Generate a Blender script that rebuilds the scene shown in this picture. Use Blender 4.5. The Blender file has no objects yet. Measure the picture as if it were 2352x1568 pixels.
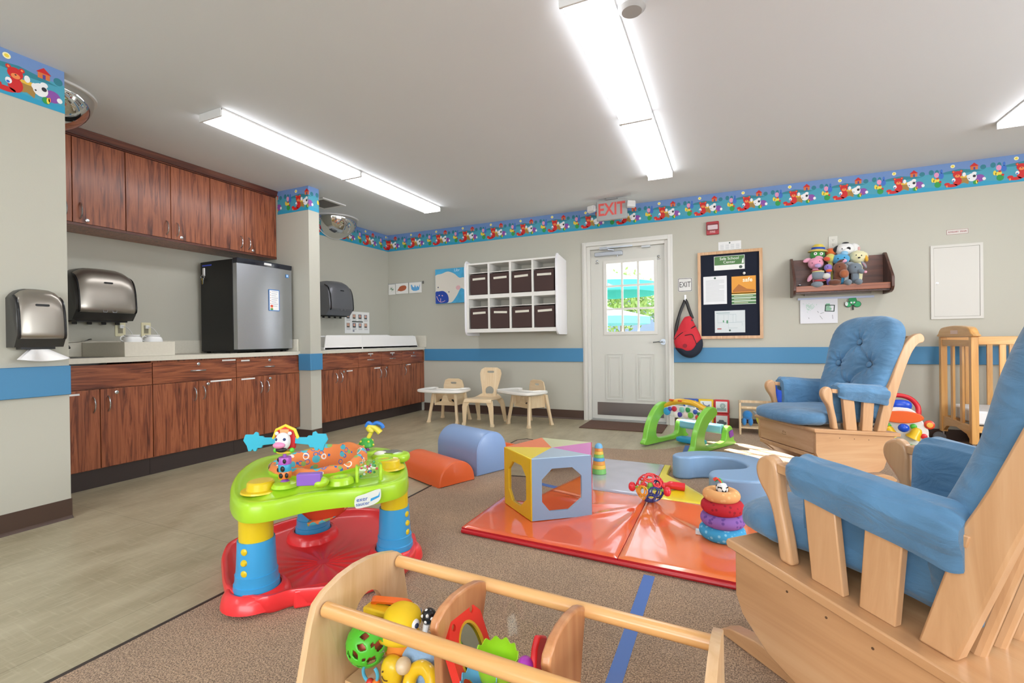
import bpy, math, random
from mathutils import Vector, Matrix, noise
random.seed(7)
SC = bpy.context.scene
COL = SC.collection
PI = math.pi

# ---------------- camera, world, sun, exposure ----------------
YAW, PITCH, ROLL, CAMH = 0.4285, 0.0034, -0.0131, 0.9622
def make_camera():
    cy, sy = math.cos(YAW), math.sin(YAW)
    f = Vector((-sy * math.cos(PITCH), cy * math.cos(PITCH), -math.sin(PITCH)))
    r = Vector((cy, sy, 0)); u = r.cross(f)
    r2 = math.cos(ROLL) * r + math.sin(ROLL) * u
    u2 = -math.sin(ROLL) * r + math.cos(ROLL) * u
    m = Matrix(((r2.x, u2.x, -f.x, 0), (r2.y, u2.y, -f.y, 0), (r2.z, u2.z, -f.z, CAMH), (0, 0, 0, 1)))
    cam = bpy.data.cameras.new('camera')
    cam.sensor_width = 36; cam.sensor_fit = 'HORIZONTAL'
    cam.lens = 36 * 1089.68 / 2352
    cam.clip_start = 0.02; cam.clip_end = 200
    o = bpy.data.objects.new('camera', cam); COL.objects.link(o)
    o.matrix_world = m
    SC.camera = o
make_camera()
VS = SC.view_settings
VS.view_transform = 'Standard'; VS.look = 'None'; VS.gamma = 1; VS.use_curve_mapping = False
VS.exposure = 0.72
TUBE = 6.3          # ceiling lamp diffuser radiance
w = bpy.data.worlds.new('sky'); SC.world = w; w.use_nodes = True
bg = w.node_tree.nodes['Background']
sky = w.node_tree.nodes.new('ShaderNodeTexSky'); sky.sky_type = 'HOSEK_WILKIE'
sky.sun_direction = (-0.55, 0.51, 0.66); sky.turbidity = 3.5
wm = w.node_tree.nodes.new('ShaderNodeMix'); wm.data_type = 'RGBA'; wm.inputs[0].default_value = .55; wm.inputs[7].default_value = (.62, .66, .72, 1)   # thin bright haze over the blue
w.node_tree.links.new(sky.outputs[0], wm.inputs[6]); w.node_tree.links.new(wm.outputs[2], bg.inputs[0]); bg.inputs[1].default_value = 3.8
sun = bpy.data.lights.new('sun', 'SUN'); sun.energy = 26; sun.angle = 0.02; sun.color = (1, .97, .92)
so = bpy.data.objects.new('sun', sun); COL.objects.link(so)
so.location = (-4, 9, 5)
so.rotation_euler = Vector((0.85, -0.79, -1.0)).to_track_quat('-Z', 'Y').to_euler()

# added area lamps along two unseen walls, brightening ceiling and walls like daylight
def fill_light(name, loc, rot, sx, sy, power):
    a = bpy.data.lights.new(name, 'AREA'); a.shape = 'RECTANGLE'; a.size = sx; a.size_y = sy; a.energy = power; a.color = (.90, .95, 1)
    o = bpy.data.objects.new(name, a); COL.objects.link(o); o.location = loc; o.rotation_euler = rot
fill_light('fill_right', (3.93, 1.6, 1.45), (math.pi / 2, 0, math.pi / 2), 3.2, 1.5, 95)
fill_light('fill_front', (.2, -3.53, 1.45), (math.pi / 2, 0, 0), 4.4, 1.5, 110)
# ---------------- materials ----------------
def lin(c):
    if isinstance(c, str):
        c = c.lstrip('#'); c = [int(c[i:i+2], 16) / 255 for i in (0, 2, 4)]
    elif max(c) > 1: c = [x / 255 for x in c]
    return tuple((x / 12.92 if x <= .04045 else ((x + .055) / 1.055) ** 2.4) for x in c) + (1,)
MATS = {}
def nmat(name):
    m = bpy.data.materials.new(name); m.use_nodes = True
    return m, m.node_tree, m.node_tree.nodes['Principled BSDF']
def M(color, rough=.5, metal=0, bump=0, bscale=200, coat=0, emit=0, var=0, vscale=6, spec=.5, sheen=0, trans=0, alpha=1):
    key = (str(color), rough, metal, bump, bscale, coat, emit, var, vscale, spec, sheen, trans, alpha)
    if key in MATS: return MATS[key]
    m, nt, b = nmat('mat_%d' % len(MATS)); MATS[key] = m
    c = lin(color)
    b.inputs['Base Color'].default_value = c
    b.inputs['Roughness'].default_value = rough
    b.inputs['Metallic'].default_value = metal
    b.inputs['Specular IOR Level'].default_value = spec
    b.inputs['Coat Weight'].default_value = coat
    b.inputs['Coat Roughness'].default_value = .08
    b.inputs['Sheen Weight'].default_value = sheen
    b.inputs['Transmission Weight'].default_value = trans
    b.inputs['Alpha'].default_value = alpha
    if emit:
        b.inputs['Emission Color'].default_value = c; b.inputs['Emission Strength'].default_value = emit
    tc = nt.nodes.new('ShaderNodeTexCoord')
    if bump:
        n = nt.nodes.new('ShaderNodeTexNoise'); n.inputs['Scale'].default_value = bscale; n.inputs['Detail'].default_value = 3
        nt.links.new(tc.outputs['Object'], n.inputs['Vector'])
        bp = nt.nodes.new('ShaderNodeBump'); bp.inputs['Strength'].default_value = bump; bp.inputs['Distance'].default_value = .01
        nt.links.new(n.outputs['Fac'], bp.inputs['Height']); nt.links.new(bp.outputs['Normal'], b.inputs['Normal'])
    if var:
        n = nt.nodes.new('ShaderNodeTexNoise'); n.inputs['Scale'].default_value = vscale; n.inputs['Detail'].default_value = 4
        nt.links.new(tc.outputs['Object'], n.inputs['Vector'])
        r = nt.nodes.new('ShaderNodeValToRGB'); r.color_ramp.elements[0].position = .3; r.color_ramp.elements[1].position = .7
        r.color_ramp.elements[0].color = tuple(x * (1 - var) for x in c[:3]) + (1,)
        r.color_ramp.elements[1].color = tuple(min(1, x * (1 + var)) for x in c[:3]) + (1,)
        nt.links.new(n.outputs['Fac'], r.inputs[0]); nt.links.new(r.outputs[0], b.inputs['Base Color'])
    return m
def wood(cols, axis='z', scale=14, stretch=14, rough=.35, coat=.15, dist=1.2):
    key = ('wood', str(cols), axis, scale, stretch, rough)
    if key in MATS: return MATS[key]
    m, nt, b = nmat('wood_%d' % len(MATS)); MATS[key] = m
    tc = nt.nodes.new('ShaderNodeTexCoord'); mp = nt.nodes.new('ShaderNodeMapping')
    s = [scale] * 3; s['xyz'.index(axis)] = scale / stretch
    mp.inputs['Scale'].default_value = s
    nt.links.new(tc.outputs['Object'], mp.inputs[0])
    n = nt.nodes.new('ShaderNodeTexNoise'); n.inputs['Scale'].default_value = 1; n.inputs['Detail'].default_value = 5
    n.inputs['Roughness'].default_value = .62; n.inputs['Distortion'].default_value = dist
    nt.links.new(mp.outputs[0], n.inputs['Vector'])
    r = nt.nodes.new('ShaderNodeValToRGB'); cr = r.color_ramp
    k = len(cols)
    for i, c in enumerate(cols):
        p = .3 + .42 * i / (k - 1)
        e = cr.elements[i] if i < 2 else cr.elements.new(p)
        e.position = p; e.color = lin(c)
    nt.links.new(n.outputs['Fac'], r.inputs[0]); nt.links.new(r.outputs[0], b.inputs['Base Color'])
    b.inputs['Roughness'].default_value = rough
    b.inputs['Coat Weight'].default_value = coat; b.inputs['Coat Roughness'].default_value = .2
    return m
def thin_glass(tint=(1, 1, 1), refl=.08, name='glass'):
    key = ('glass', tint, refl)
    if key in MATS: return MATS[key]
    m = bpy.data.materials.new(name); m.use_nodes = True; MATS[key] = m
    nt = m.node_tree; nt.nodes.clear()
    o = nt.nodes.new('ShaderNodeOutputMaterial'); t = nt.nodes.new('ShaderNodeBsdfTransparent'); g = nt.nodes.new('ShaderNodeBsdfGlossy')
    t.inputs[0].default_value = tuple(tint) + (1,); g.inputs['Roughness'].default_value = .0
    mx = nt.nodes.new('ShaderNodeMixShader')
    mx.inputs[0].default_value = refl * .7; nt.links.new(t.outputs[0], mx.inputs[1]); nt.links.new(g.outputs[0], mx.inputs[2])
    nt.links.new(mx.outputs[0], o.inputs[0])
    return m

# ---------------- mesh builder ----------------
def rotm(rx=0, ry=0, rz=0): return (Matrix.Rotation(rz, 4, 'Z') @ Matrix.Rotation(ry, 4, 'Y') @ Matrix.Rotation(rx, 4, 'X'))
def TR(x=0, y=0, z=0, rx=0, ry=0, rz=0, s=1):
    return Matrix.Translation((x, y, z)) @ rotm(rx, ry, rz) @ Matrix.Scale(s, 4)
def rrect(x0, y0, x1, y1, r, n=5):
    P = []
    for cx, cy, a in ((x1 - r, y1 - r, 0), (x0 + r, y1 - r, 90), (x0 + r, y0 + r, 180), (x1 - r, y0 + r, 270)):
        for i in range(n + 1):
            t = math.radians(a + 90 * i / n); P.append((cx + r * math.cos(t), cy + r * math.sin(t)))
    return P
def ell(cx, cy, rx, ry, n=24, rot=0, a0=0, a1=360):
    P = []
    full = (a1 - a0) >= 360
    for i in range(n if full else n + 1):
        t = math.radians(a0 + (a1 - a0) * i / n); x, y = rx * math.cos(t), ry * math.sin(t)
        P.append((cx + x * math.cos(rot) - y * math.sin(rot), cy + x * math.sin(rot) + y * math.cos(rot)))
    return P
def smoothpoly(P, k=6):
    """closed Catmull-Rom through P"""
    out = []; n = len(P)
    for i in range(n):
        p0, p1, p2, p3 = [Vector(P[(i + j - 1) % n]) for j in range(4)]
        for s in range(k):
            t = s / k
            out.append(tuple(.5 * ((2 * p1) + (p2 - p0) * t + (2 * p0 - 5 * p1 + 4 * p2 - p3) * t * t + (3 * p1 - p0 - 3 * p2 + p3) * t ** 3)))
    return out
def spath(P, k=6):
    out = []; n = len(P)
    P = [Vector(p) for p in P]
    for i in range(n - 1):
        p0 = P[max(i - 1, 0)]; p1 = P[i]; p2 = P[i + 1]; p3 = P[min(i + 2, n - 1)]
        for s in range(k):
            t = s / k
            out.append(.5 * ((2 * p1) + (p2 - p0) * t + (2 * p0 - 5 * p1 + 4 * p2 - p3) * t * t + (3 * p1 - p0 - 3 * p2 + p3) * t ** 3))
    out.append(P[-1])
    return out
class MB:
    def __init__(self): self.v = []; self.f = []; self.m = []; self.T = Matrix.Identity(4)
    def at(self, T): self.T = T; return self
    def add(self, V, F, mat=0):
        o = len(self.v)
        self.v += [tuple(self.T @ Vector(p)) for p in V]
        self.f += [tuple(i + o for i in f) for f in F]
        self.m += ([mat] * len(F) if isinstance(mat, int) else mat)
        return self
    def box(self, a, b, mat=0):
        x0, y0, z0 = a; x1, y1, z1 = b
        V = [(x0, y0, z0), (x1, y0, z0), (x1, y1, z0), (x0, y1, z0), (x0, y0, z1), (x1, y0, z1), (x1, y1, z1), (x0, y1, z1)]
        return self.add(V, [(0, 3, 2, 1), (4, 5, 6, 7), (0, 1, 5, 4), (1, 2, 6, 5), (2, 3, 7, 6), (3, 0, 4, 7)], mat)
    def bar(self, p, q, wd, th, mat=0, up=(0, 0, 1), rnd=0):
        """rectangular bar from p to q: wd along side, th along up"""
        p = Vector(p); q = Vector(q); d = (q - p).normalized(); s = d.cross(Vector(up)).normalized(); u = s.cross(d)
        V = []
        for e in (p, q):
            for a, b in ((-1, -1), (1, -1), (1, 1), (-1, 1)): V.append(e + s * a * wd / 2 + u * b * th / 2)
        return self.add(V, [(0, 3, 2, 1), (4, 5, 6, 7), (0, 1, 5, 4), (1, 2, 6, 5), (2, 3, 7, 6), (3, 0, 4, 7)], mat)
    def prism(self, P, lo, hi, plane='xy', mat=0, side=None):
        def mk(a, b, h): return {'xy': (a, b, h), 'xz': (a, h, b), 'yz': (h, a, b)}[plane]
        n = len(P); V = [mk(a, b, lo) for a, b in P] + [mk(a, b, hi) for a, b in P]
        F = [tuple(range(n - 1, -1, -1)), tuple(range(n, 2 * n))] + [(i, (i + 1) % n, (i + 1) % n + n, i + n) for i in range(n)]
        side = mat if side is None else side
        return self.add(V, F, [mat, mat] + [side] * n)
    def panel(self, outer, holes, lo, hi, plane='xy', mat=0):
        """flat sheet with holes cut through, thickness lo..hi"""
        cu = bpy.data.curves.new('t', 'CURVE'); cu.dimensions = '2D'; cu.fill_mode = 'BOTH'; cu.extrude = (hi - lo) / 2
        for P in [outer] + list(holes):
            s = cu.splines.new('POLY'); s.points.add(len(P) - 1); s.use_cyclic_u = True
            for i, (a, b) in enumerate(P): s.points[i].co = (a, b, 0, 1)
        o = bpy.data.objects.new('t', cu)
        me = bpy.data.meshes.new_from_object(o)
        c = (lo + hi) / 2
        def mk(p):
            return {'xy': (p[0], p[1], p[2] + c), 'xz': (p[0], p[2] + c, p[1]), 'yz': (p[2] + c, p[0], p[1])}[plane]
        self.add([mk(v.co) for v in me.vertices], [tuple(p.vertices) for p in me.polygons], mat)
        bpy.data.objects.remove(o); bpy.data.curves.remove(cu); bpy.data.meshes.remove(me)
        return self
    def text(self, s, size, T, mat=0, depth=.0006, align='CENTER', bold=0):
        cu = bpy.data.curves.new('t', 'FONT'); cu.body = s; cu.size = size; cu.extrude = depth; cu.align_x = align; cu.align_y = 'CENTER'
        cu.offset = bold; cu.resolution_u = 3
        o = bpy.data.objects.new('t', cu); me = bpy.data.meshes.new_from_object(o)
        old = self.T; self.T = old @ T
        self.add([tuple(v.co) for v in me.vertices], [tuple(p.vertices) for p in me.polygons], mat)
        self.T = old
        bpy.data.objects.remove(o); bpy.data.curves.remove(cu); bpy.data.meshes.remove(me)
        return self
    def loft(self, R, mat=0, closed=False, caps=True, mats=None):
        n = len(R[0]); k = len(R); V = [p for r in R for p in r]; F = []; mm = []
        for j in range(k if closed else k - 1):
            j2 = (j + 1) % k
            for i in range(n):
                F.append((j * n + i, j * n + (i + 1) % n, j2 * n + (i + 1) % n, j2 * n + i)); mm.append(mats[j] if mats else mat)
        if caps and not closed:
            F.append(tuple(range(n - 1, -1, -1))); F.append(tuple((k - 1) * n + i for i in range(n)))
            mm += [mats[0] if mats else mat, mats[-1] if mats else mat]
        return self.add(V, F, mm)
    def tube(self, P, r, n=12, mat=0, closed=False, flat=1.0, up=None):
        P = [Vector(p) for p in P]; k = len(P)
        rr = r if isinstance(r, (list, tuple)) else [r] * k
        R = []; prev = None
        for i in range(k):
            if closed: d = P[(i + 1) % k] - P[i - 1]
            else: d = P[min(i + 1, k - 1)] - P[max(i - 1, 0)]
            d.normalize()
            if prev is None:
                a = Vector(up) if up else (Vector((0, 0, 1)) if abs(d.z) < .9 else Vector((1, 0, 0)))
                s = d.cross(a).normalized()
            else:
                s = (prev - d * prev.dot(d)).normalized()
            prev = s; u = s.cross(d)
            R.append([tuple(P[i] + s * rr[i] * math.cos(2 * PI * j / n) + u * rr[i] * flat * math.sin(2 * PI * j / n)) for j in range(n)])
        return self.loft(R, mat, closed=closed)
    def cyl(self, p, q, r0, r1=None, n=20, mat=0):
        return self.tube([p, q], [r0, r0 if r1 is None else r1], n, mat)
    def lathe(self, prof, n=28, mat=0, mats=None, caps=True):
        """profile (r, z) around local z"""
        return self.loft([[(r * math.cos(2 * PI * i / n), r * math.sin(2 * PI * i / n), z) for i in range(n)] for r, z in prof], mat, caps=caps, mats=mats)
    def sup(self, c, s, e1=1, e2=1, nu=24, nv=16, mat=0, R=None, wob=0, wsc=8, seed=0):
        """superellipsoid; e<1 boxy"""
        def pw(x, e): return math.copysign(abs(x) ** e, x)
        V = []; F = []
        R = R or Matrix.Identity(4)
        for j in range(nv + 1):
            v = -PI / 2 + PI * j / nv
            for i in range(nu):
                u = 2 * PI * i / nu
                p = Vector((s[0] * pw(math.cos(v), e1) * pw(math.cos(u), e2), s[1] * pw(math.cos(v), e1) * pw(math.sin(u), e2), s[2] * pw(math.sin(v), e1)))
                if wob: p *= 1 + wob * noise.noise(p * wsc + Vector((seed, seed * 2, 0)))
                V.append(tuple((R @ p) + Vector(c)))
        for j in range(nv):
            for i in range(nu): F.append((j * nu + i, j * nu + (i + 1) % nu, (j + 1) * nu + (i + 1) % nu, (j + 1) * nu + i))
        return self.add(V, F, mat)
    def ball(self, c, r, mat=0, nu=20, nv=12, R=None):
        return self.sup(c, r if isinstance(r, (tuple, list)) else (r, r, r), 1, 1, nu, nv, mat, R)
    def torus(self, c, R0, r, n=32, k=12, mat=0, R=None, flat=1):
        R = R or Matrix.Identity(4)
        rings = []
        for i in range(n):
            t = 2 * PI * i / n; ring = []
            for j in range(k):
                s = 2 * PI * j / k; q = R0 + r * math.cos(s)
                ring.append(tuple((R @ Vector((q * math.cos(t), q * math.sin(t), r * flat * math.sin(s)))) + Vector(c)))
            rings.append(ring)
        return self.loft(rings, mat, closed=True)
    def grid(self, fn, nu, nv, mat=0, back=None):
        V = [fn(i / nu, j / nv) for j in range(nv + 1) for i in range(nu + 1)]
        F = [(j * (nu + 1) + i, j * (nu + 1) + i + 1, (j + 1) * (nu + 1) + i + 1, (j + 1) * (nu + 1) + i) for j in range(nv) for i in range(nu)]
        return self.add(V, F, mat)
    def build(self, name, mats, parent=None, loc=None, rz=0, bevel=0, seg=2, ang=35, sub=0, flat=False, T=None):
        me = bpy.data.meshes.new(name)
        me.from_pydata(self.v, [], self.f)
        me.validate(); 
        if not isinstance(mats, (list, tuple)): mats = [mats]
        for x in mats: me.materials.append(x)
        if len(mats) > 1 and len(me.polygons) == len(self.m):
            me.polygons.foreach_set('material_index', self.m)
        import bmesh
        bm = bmesh.new(); bm.from_mesh(me); bmesh.ops.recalc_face_normals(bm, faces=bm.faces); bm.to_mesh(me); bm.free()
        if not flat:
            me.polygons.foreach_set('use_smooth', [True] * len(me.polygons))
            me.set_sharp_from_angle(angle=math.radians(ang))
        me.update()
        o = bpy.data.objects.new(name, me); COL.objects.link(o)
        if parent: o.parent = parent
        if loc: o.location = loc
        if rz: o.rotation_euler.z = rz
        if T is not None: o.matrix_basis = T
        if bevel:
            b = o.modifiers.new('bevel', 'BEVEL'); b.width = bevel; b.segments = seg; b.limit_method = 'ANGLE'; b.angle_limit = math.radians(40)
        if sub:
            s = o.modifiers.new('sub', 'SUBSURF'); s.levels = sub; s.render_levels = sub
        return o
def tag(o, label=None, cat=None, group=None, kind=None):
    if label: o['label'] = label
    if cat: o['category'] = cat
    if group: o['group'] = group
    if kind: o['kind'] = kind
    return o
def thing(name, label=None, cat=None, loc=(0, 0, 0), rz=0, group=None, kind=None, T=None):
    o = bpy.data.objects.new(name, None); COL.objects.link(o); o.empty_display_size = .05
    o.location = loc; o.rotation_euler = (0, 0, rz)
    if T is not None: o.matrix_basis = T
    return tag(o, label, cat, group, kind)
def dup(root, label=None, T=None, loc=None, rz=None):
    kids = {}
    for c in bpy.data.objects:
        if c.parent: kids.setdefault(c.parent, []).append(c)
    def cp(o, par):
        c = o.copy(); COL.objects.link(c)
        if par: c.parent = par
        for k in kids.get(o, []): cp(k, c)
        return c
    r = cp(root, None)
    if label: r['label'] = label
    if T is not None: r.matrix_basis = T
    if loc: r.location = loc
    if rz is not None: r.rotation_euler.z = rz
    return r
# ================= THE ROOM =================
YB = 5.4925; XA = -4.459; XN = -3.358; YN = 1.383; ZC = 2.489; XR = 4.0; YR = -3.6
XP = -3.707; YP0, YP1 = 3.387, 3.518
c_wall = '#bcbaad'
m_wall = M(c_wall, .75, bump=.04, bscale=120)
m_ceil = M('#dde1e4', .9, bump=.03, bscale=60)
m_base = M('#4d3a31', .35)
m_rail = M('#4384b0', .45)
m_white = M('#e9e8e4', .4)
m_trimw = M('#d9d7d0', .35)

def vinyl():
    m, nt, b = nmat('vinyl_tile')
    N = nt.nodes.new; L = nt.links.new
    tc = N('ShaderNodeTexCoord')
    mp = N('ShaderNodeMapping'); mp.inputs['Scale'].default_value = (3.0, 1.1, 1); L(tc.outputs['Object'], mp.inputs[0])
    n1 = N('ShaderNodeTexNoise'); n1.inputs['Scale'].default_value = 2.2; n1.inputs['Detail'].default_value = 8; n1.inputs['Roughness'].default_value = .65
    L(mp.outputs[0], n1.inputs['Vector'])
    r = N('ShaderNodeValToRGB'); r.color_ramp.elements[0].position = .35; r.color_ramp.elements[1].position = .68
    r.color_ramp.elements[0].color = lin('#9d9276'); r.color_ramp.elements[1].color = lin('#b9af93')
    L(n1.outputs['Fac'], r.inputs[0])
    mp2 = N('ShaderNodeMapping'); mp2.inputs['Scale'].default_value = (8, 90, 1); L(tc.outputs['Object'], mp2.inputs[0])
    n2 = N('ShaderNodeTexNoise'); n2.inputs['Scale'].default_value = 1; n2.inputs['Detail'].default_value = 3; L(mp2.outputs[0], n2.inputs['Vector'])
    mp3 = N('ShaderNodeMapping'); mp3.inputs['Scale'].default_value = (90, 8, 1); L(tc.outputs['Object'], mp3.inputs[0])
    n3 = N('ShaderNodeTexNoise'); n3.inputs['Scale'].default_value = 1; n3.inputs['Detail'].default_value = 3; L(mp3.outputs[0], n3.inputs['Vector'])
    ad = N('ShaderNodeMath'); ad.operation = 'MAXIMUM'; L(n2.outputs['Fac'], ad.inputs[0]); L(n3.outputs['Fac'], ad.inputs[1])
    r2 = N('ShaderNodeValToRGB'); r2.color_ramp.elements[0].position = .55; r2.color_ramp.elements[1].position = .8
    r2.color_ramp.elements[0].color = (0, 0, 0, 1); r2.color_ramp.elements[1].color = (.55, .55, .55, 1)
    L(ad.outputs[0], r2.inputs[0])
    mx = N('ShaderNodeMix'); mx.data_type = 'RGBA'; mx.inputs[7].default_value = lin('#c9c2a6')
    L(r2.outputs[0], mx.inputs[0]); L(r.outputs[0], mx.inputs[6])
    br = N('ShaderNodeTexBrick'); br.inputs['Scale'].default_value = 1; br.offset = 0
    br.inputs['Brick Width'].default_value = .92; br.inputs['Row Height'].default_value = .92
    br.inputs['Mortar Size'].default_value = .0014; br.inputs['Mortar Smooth'].default_value = .3
    br.inputs['Color1'].default_value = br.inputs['Color2'].default_value = (1, 1, 1, 1); br.inputs['Mortar'].default_value = (.55, .55, .52, 1)
    mp4 = N('ShaderNodeMapping'); mp4.inputs['Location'].default_value = (.12, .33, 0); L(tc.outputs['Object'], mp4.inputs[0]); L(mp4.outputs[0], br.inputs[0])
    mu = N('ShaderNodeMix'); mu.data_type = 'RGBA'; mu.blend_type = 'MULTIPLY'; mu.inputs[0].default_value = 1
    L(mx.outputs[2], mu.inputs[6]); L(br.outputs[0], mu.inputs[7]); L(mu.outputs[2], b.inputs['Base Color'])
    b.inputs['Roughness'].default_value = .34; b.inputs['Specular IOR Level'].default_value = .45
    return m
def carpet_mat():
    m, nt, b = nmat('carpet')
    N = nt.nodes.new; L = nt.links.new
    tc = N('ShaderNodeTexCoord')
    n1 = N('ShaderNodeTexNoise'); n1.inputs['Scale'].default_value = 230; n1.inputs['Detail'].default_value = 5; L(tc.outputs['Object'], n1.inputs['Vector'])
    r = N('ShaderNodeValToRGB'); r.color_ramp.elements[0].position = .36; r.color_ramp.elements[1].position = .64
    r.color_ramp.elements[0].color = lin('#755d49'); r.color_ramp.elements[1].color = lin('#d0b190')
    L(n1.outputs['Fac'], r.inputs[0])
    n2 = N('ShaderNodeTexNoise'); n2.inputs['Scale'].default_value = 3; n2.inputs['Detail'].default_value = 4; L(tc.outputs['Object'], n2.inputs['Vector'])
    r2 = N('ShaderNodeValToRGB'); r2.color_ramp.elements[0].position = .3; r2.color_ramp.elements[1].position = .7
    r2.color_ramp.elements[0].color = (.86, .86, .88, 1); r2.color_ramp.elements[1].color = (1.06, 1.03, 1, 1); L(n2.outputs['Fac'], r2.inputs[0])
    mu = N('ShaderNodeMix'); mu.data_type = 'RGBA'; mu.blend_type = 'MULTIPLY'; mu.inputs[0].default_value = 1
    L(r.outputs[0], mu.inputs[6]); L(r2.outputs[0], mu.inputs[7]); L(mu.outputs[2], b.inputs['Base Color'])
    bp = N('ShaderNodeBump'); bp.inputs['Strength'].default_value = .7; bp.inputs['Distance'].default_value = .01
    L(n1.outputs['Fac'], bp.inputs['Height']); L(bp.outputs[0], b.inputs['Normal'])
    b.inputs['Roughness'].default_value = .95; b.inputs['Specular IOR Level'].default_value = .1; b.inputs['Sheen Weight'].default_value = .2
    return m

def struct(mb, name, mats, **k):
    o = mb.build(name, mats, **k); o['kind'] = 'structure'; return o
struct(MB().box((XA - .1, YR - .1, -.1), (XR + .1, YB + .4, 0)), 'floor', vinyl())
# carpet laid over the vinyl, its edge rounding off before the exit door
cp = [(-1.745, YR + .003), (XR - .003, YR + .003), (XR - .003, YB - .003), (-.30, YB - .003), (-.31, 4.9), (-.36, 4.45), (-.5, 4.25), (-.75, 4.12), (-1.1, 4.09), (-1.45, 4.12), (-1.66, 4.17), (-1.77, 4.2), (-1.84, 4.12), (-1.83, 3.6), (-1.79, 2.6), (-1.765, 1.2)]
o = MB().prism(cp, 0.0, .008).build('carpet', carpet_mat()); tag(o, 'brown low pile carpet covering the play area of the floor', 'carpet', kind='structure')
e = [(-1.745, YR + .01), (-1.765, 1.2), (-1.79, 2.6), (-1.83, 3.6), (-1.84, 4.12), (-1.77, 4.2), (-1.66, 4.17)]
o = MB().tube([(x - .004, y, .006) for x, y in e], .007, 6).build('trim_1', M('#3b322c', .6)); o['kind'] = 'structure'

struct(MB().box((XA - .1, YR - .1, ZC), (XR + .1, YB + .15, ZC + .1)), 'ceiling', m_ceil)
DX0, DX1, DZ = -1.5741, -.5489, 2.10          # outside of door casing
OX0, OX1, OZ = DX0 + .05, DX1 - .05, DZ - .05   # rough opening
mb = MB(); mb.box((XA - .1, YB, 0), (OX0, YB + .12, ZC)); mb.box((OX1, YB, 0), (XR + .1, YB + .12, ZC)); mb.box((OX0, YB, OZ), (OX1, YB + .12, ZC))
struct(mb, 'wall_back', m_wall)
struct(MB().box((XA - .1, YN, 0), (XA, YB, ZC)), 'wall_alcove', m_wall)
struct(MB().box((XA - .1, YR, 0), (XN, YN, ZC)), 'wall_left', m_wall)
struct(MB().box((XA, YP0, 0), (XP, YP1, ZC)), 'wall_pillar', m_wall)
struct(MB().box((XR, YR, 0), (XR + .1, YB, ZC)), 'wall_right', m_wall)
struct(MB().box((XA - .1, YR - .1, 0), (XR + .1, YR, ZC)), 'wall_front', m_wall)

# baseboards (coved vinyl base) ------------------------------------------------
def cove(a, b, out, name, h=.109):
    """a->b along the wall foot, out = direction into the room"""
    a = Vector(a + (0,)); b = Vector(b + (0,)); o = Vector(out + (0,))
    pr = [(0, 0), (.016, 0), (.014, .006), (.005, .016), (.004, h), (0, h)]
    mb = MB(); mb.loft([[tuple(p + o * d + Vector((0, 0, z))) for d, z in pr] for p in (a, b)])
    return struct(mb, name, m_base)
cove((-3.86, YB), (DX0, YB), (0, -1), 'baseboard_back')
cove((DX1, YB), (XR, YB), (0, -1), 'baseboard_back_right')
cove((XN, YR), (XN, YN + .004), (1, 0), 'baseboard_left')
cove((XP, YP0 - .004), (XP, YP1), (1, 0), 'baseboard_pillar')
cove((-3.9, YP0), (XP + .012, YP0), (0, -1), 'baseboard_pillar_side')
cove((XR, YR), (XR, YB), (-1, 0), 'baseboard_right')

# blue bumper rail -------------------------------------------------------------
ZS0, ZS1 = .6913, .8523
n = 2
def rail(a, b, lab=None):
    global n
    x0, x1 = sorted((a[0], b[0])); y0, y1 = sorted((a[1], b[1]))
    struct(MB().box((x0, y0, ZS0), (x1, y1, ZS1)), 'trim_%d' % n, m_rail, bevel=.003); n += 1
rail((-3.835, YB - .02), (DX0, YB)); rail((DX1, YB - .02), (XR - .001, YB))
rail((XN, YR + .001), (XN + .022, YN)); 
rail((-3.845, YP0 - .022), (XP + .022, YP0)); rail((XP, YP0), (XP + .022, YP1))

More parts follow.
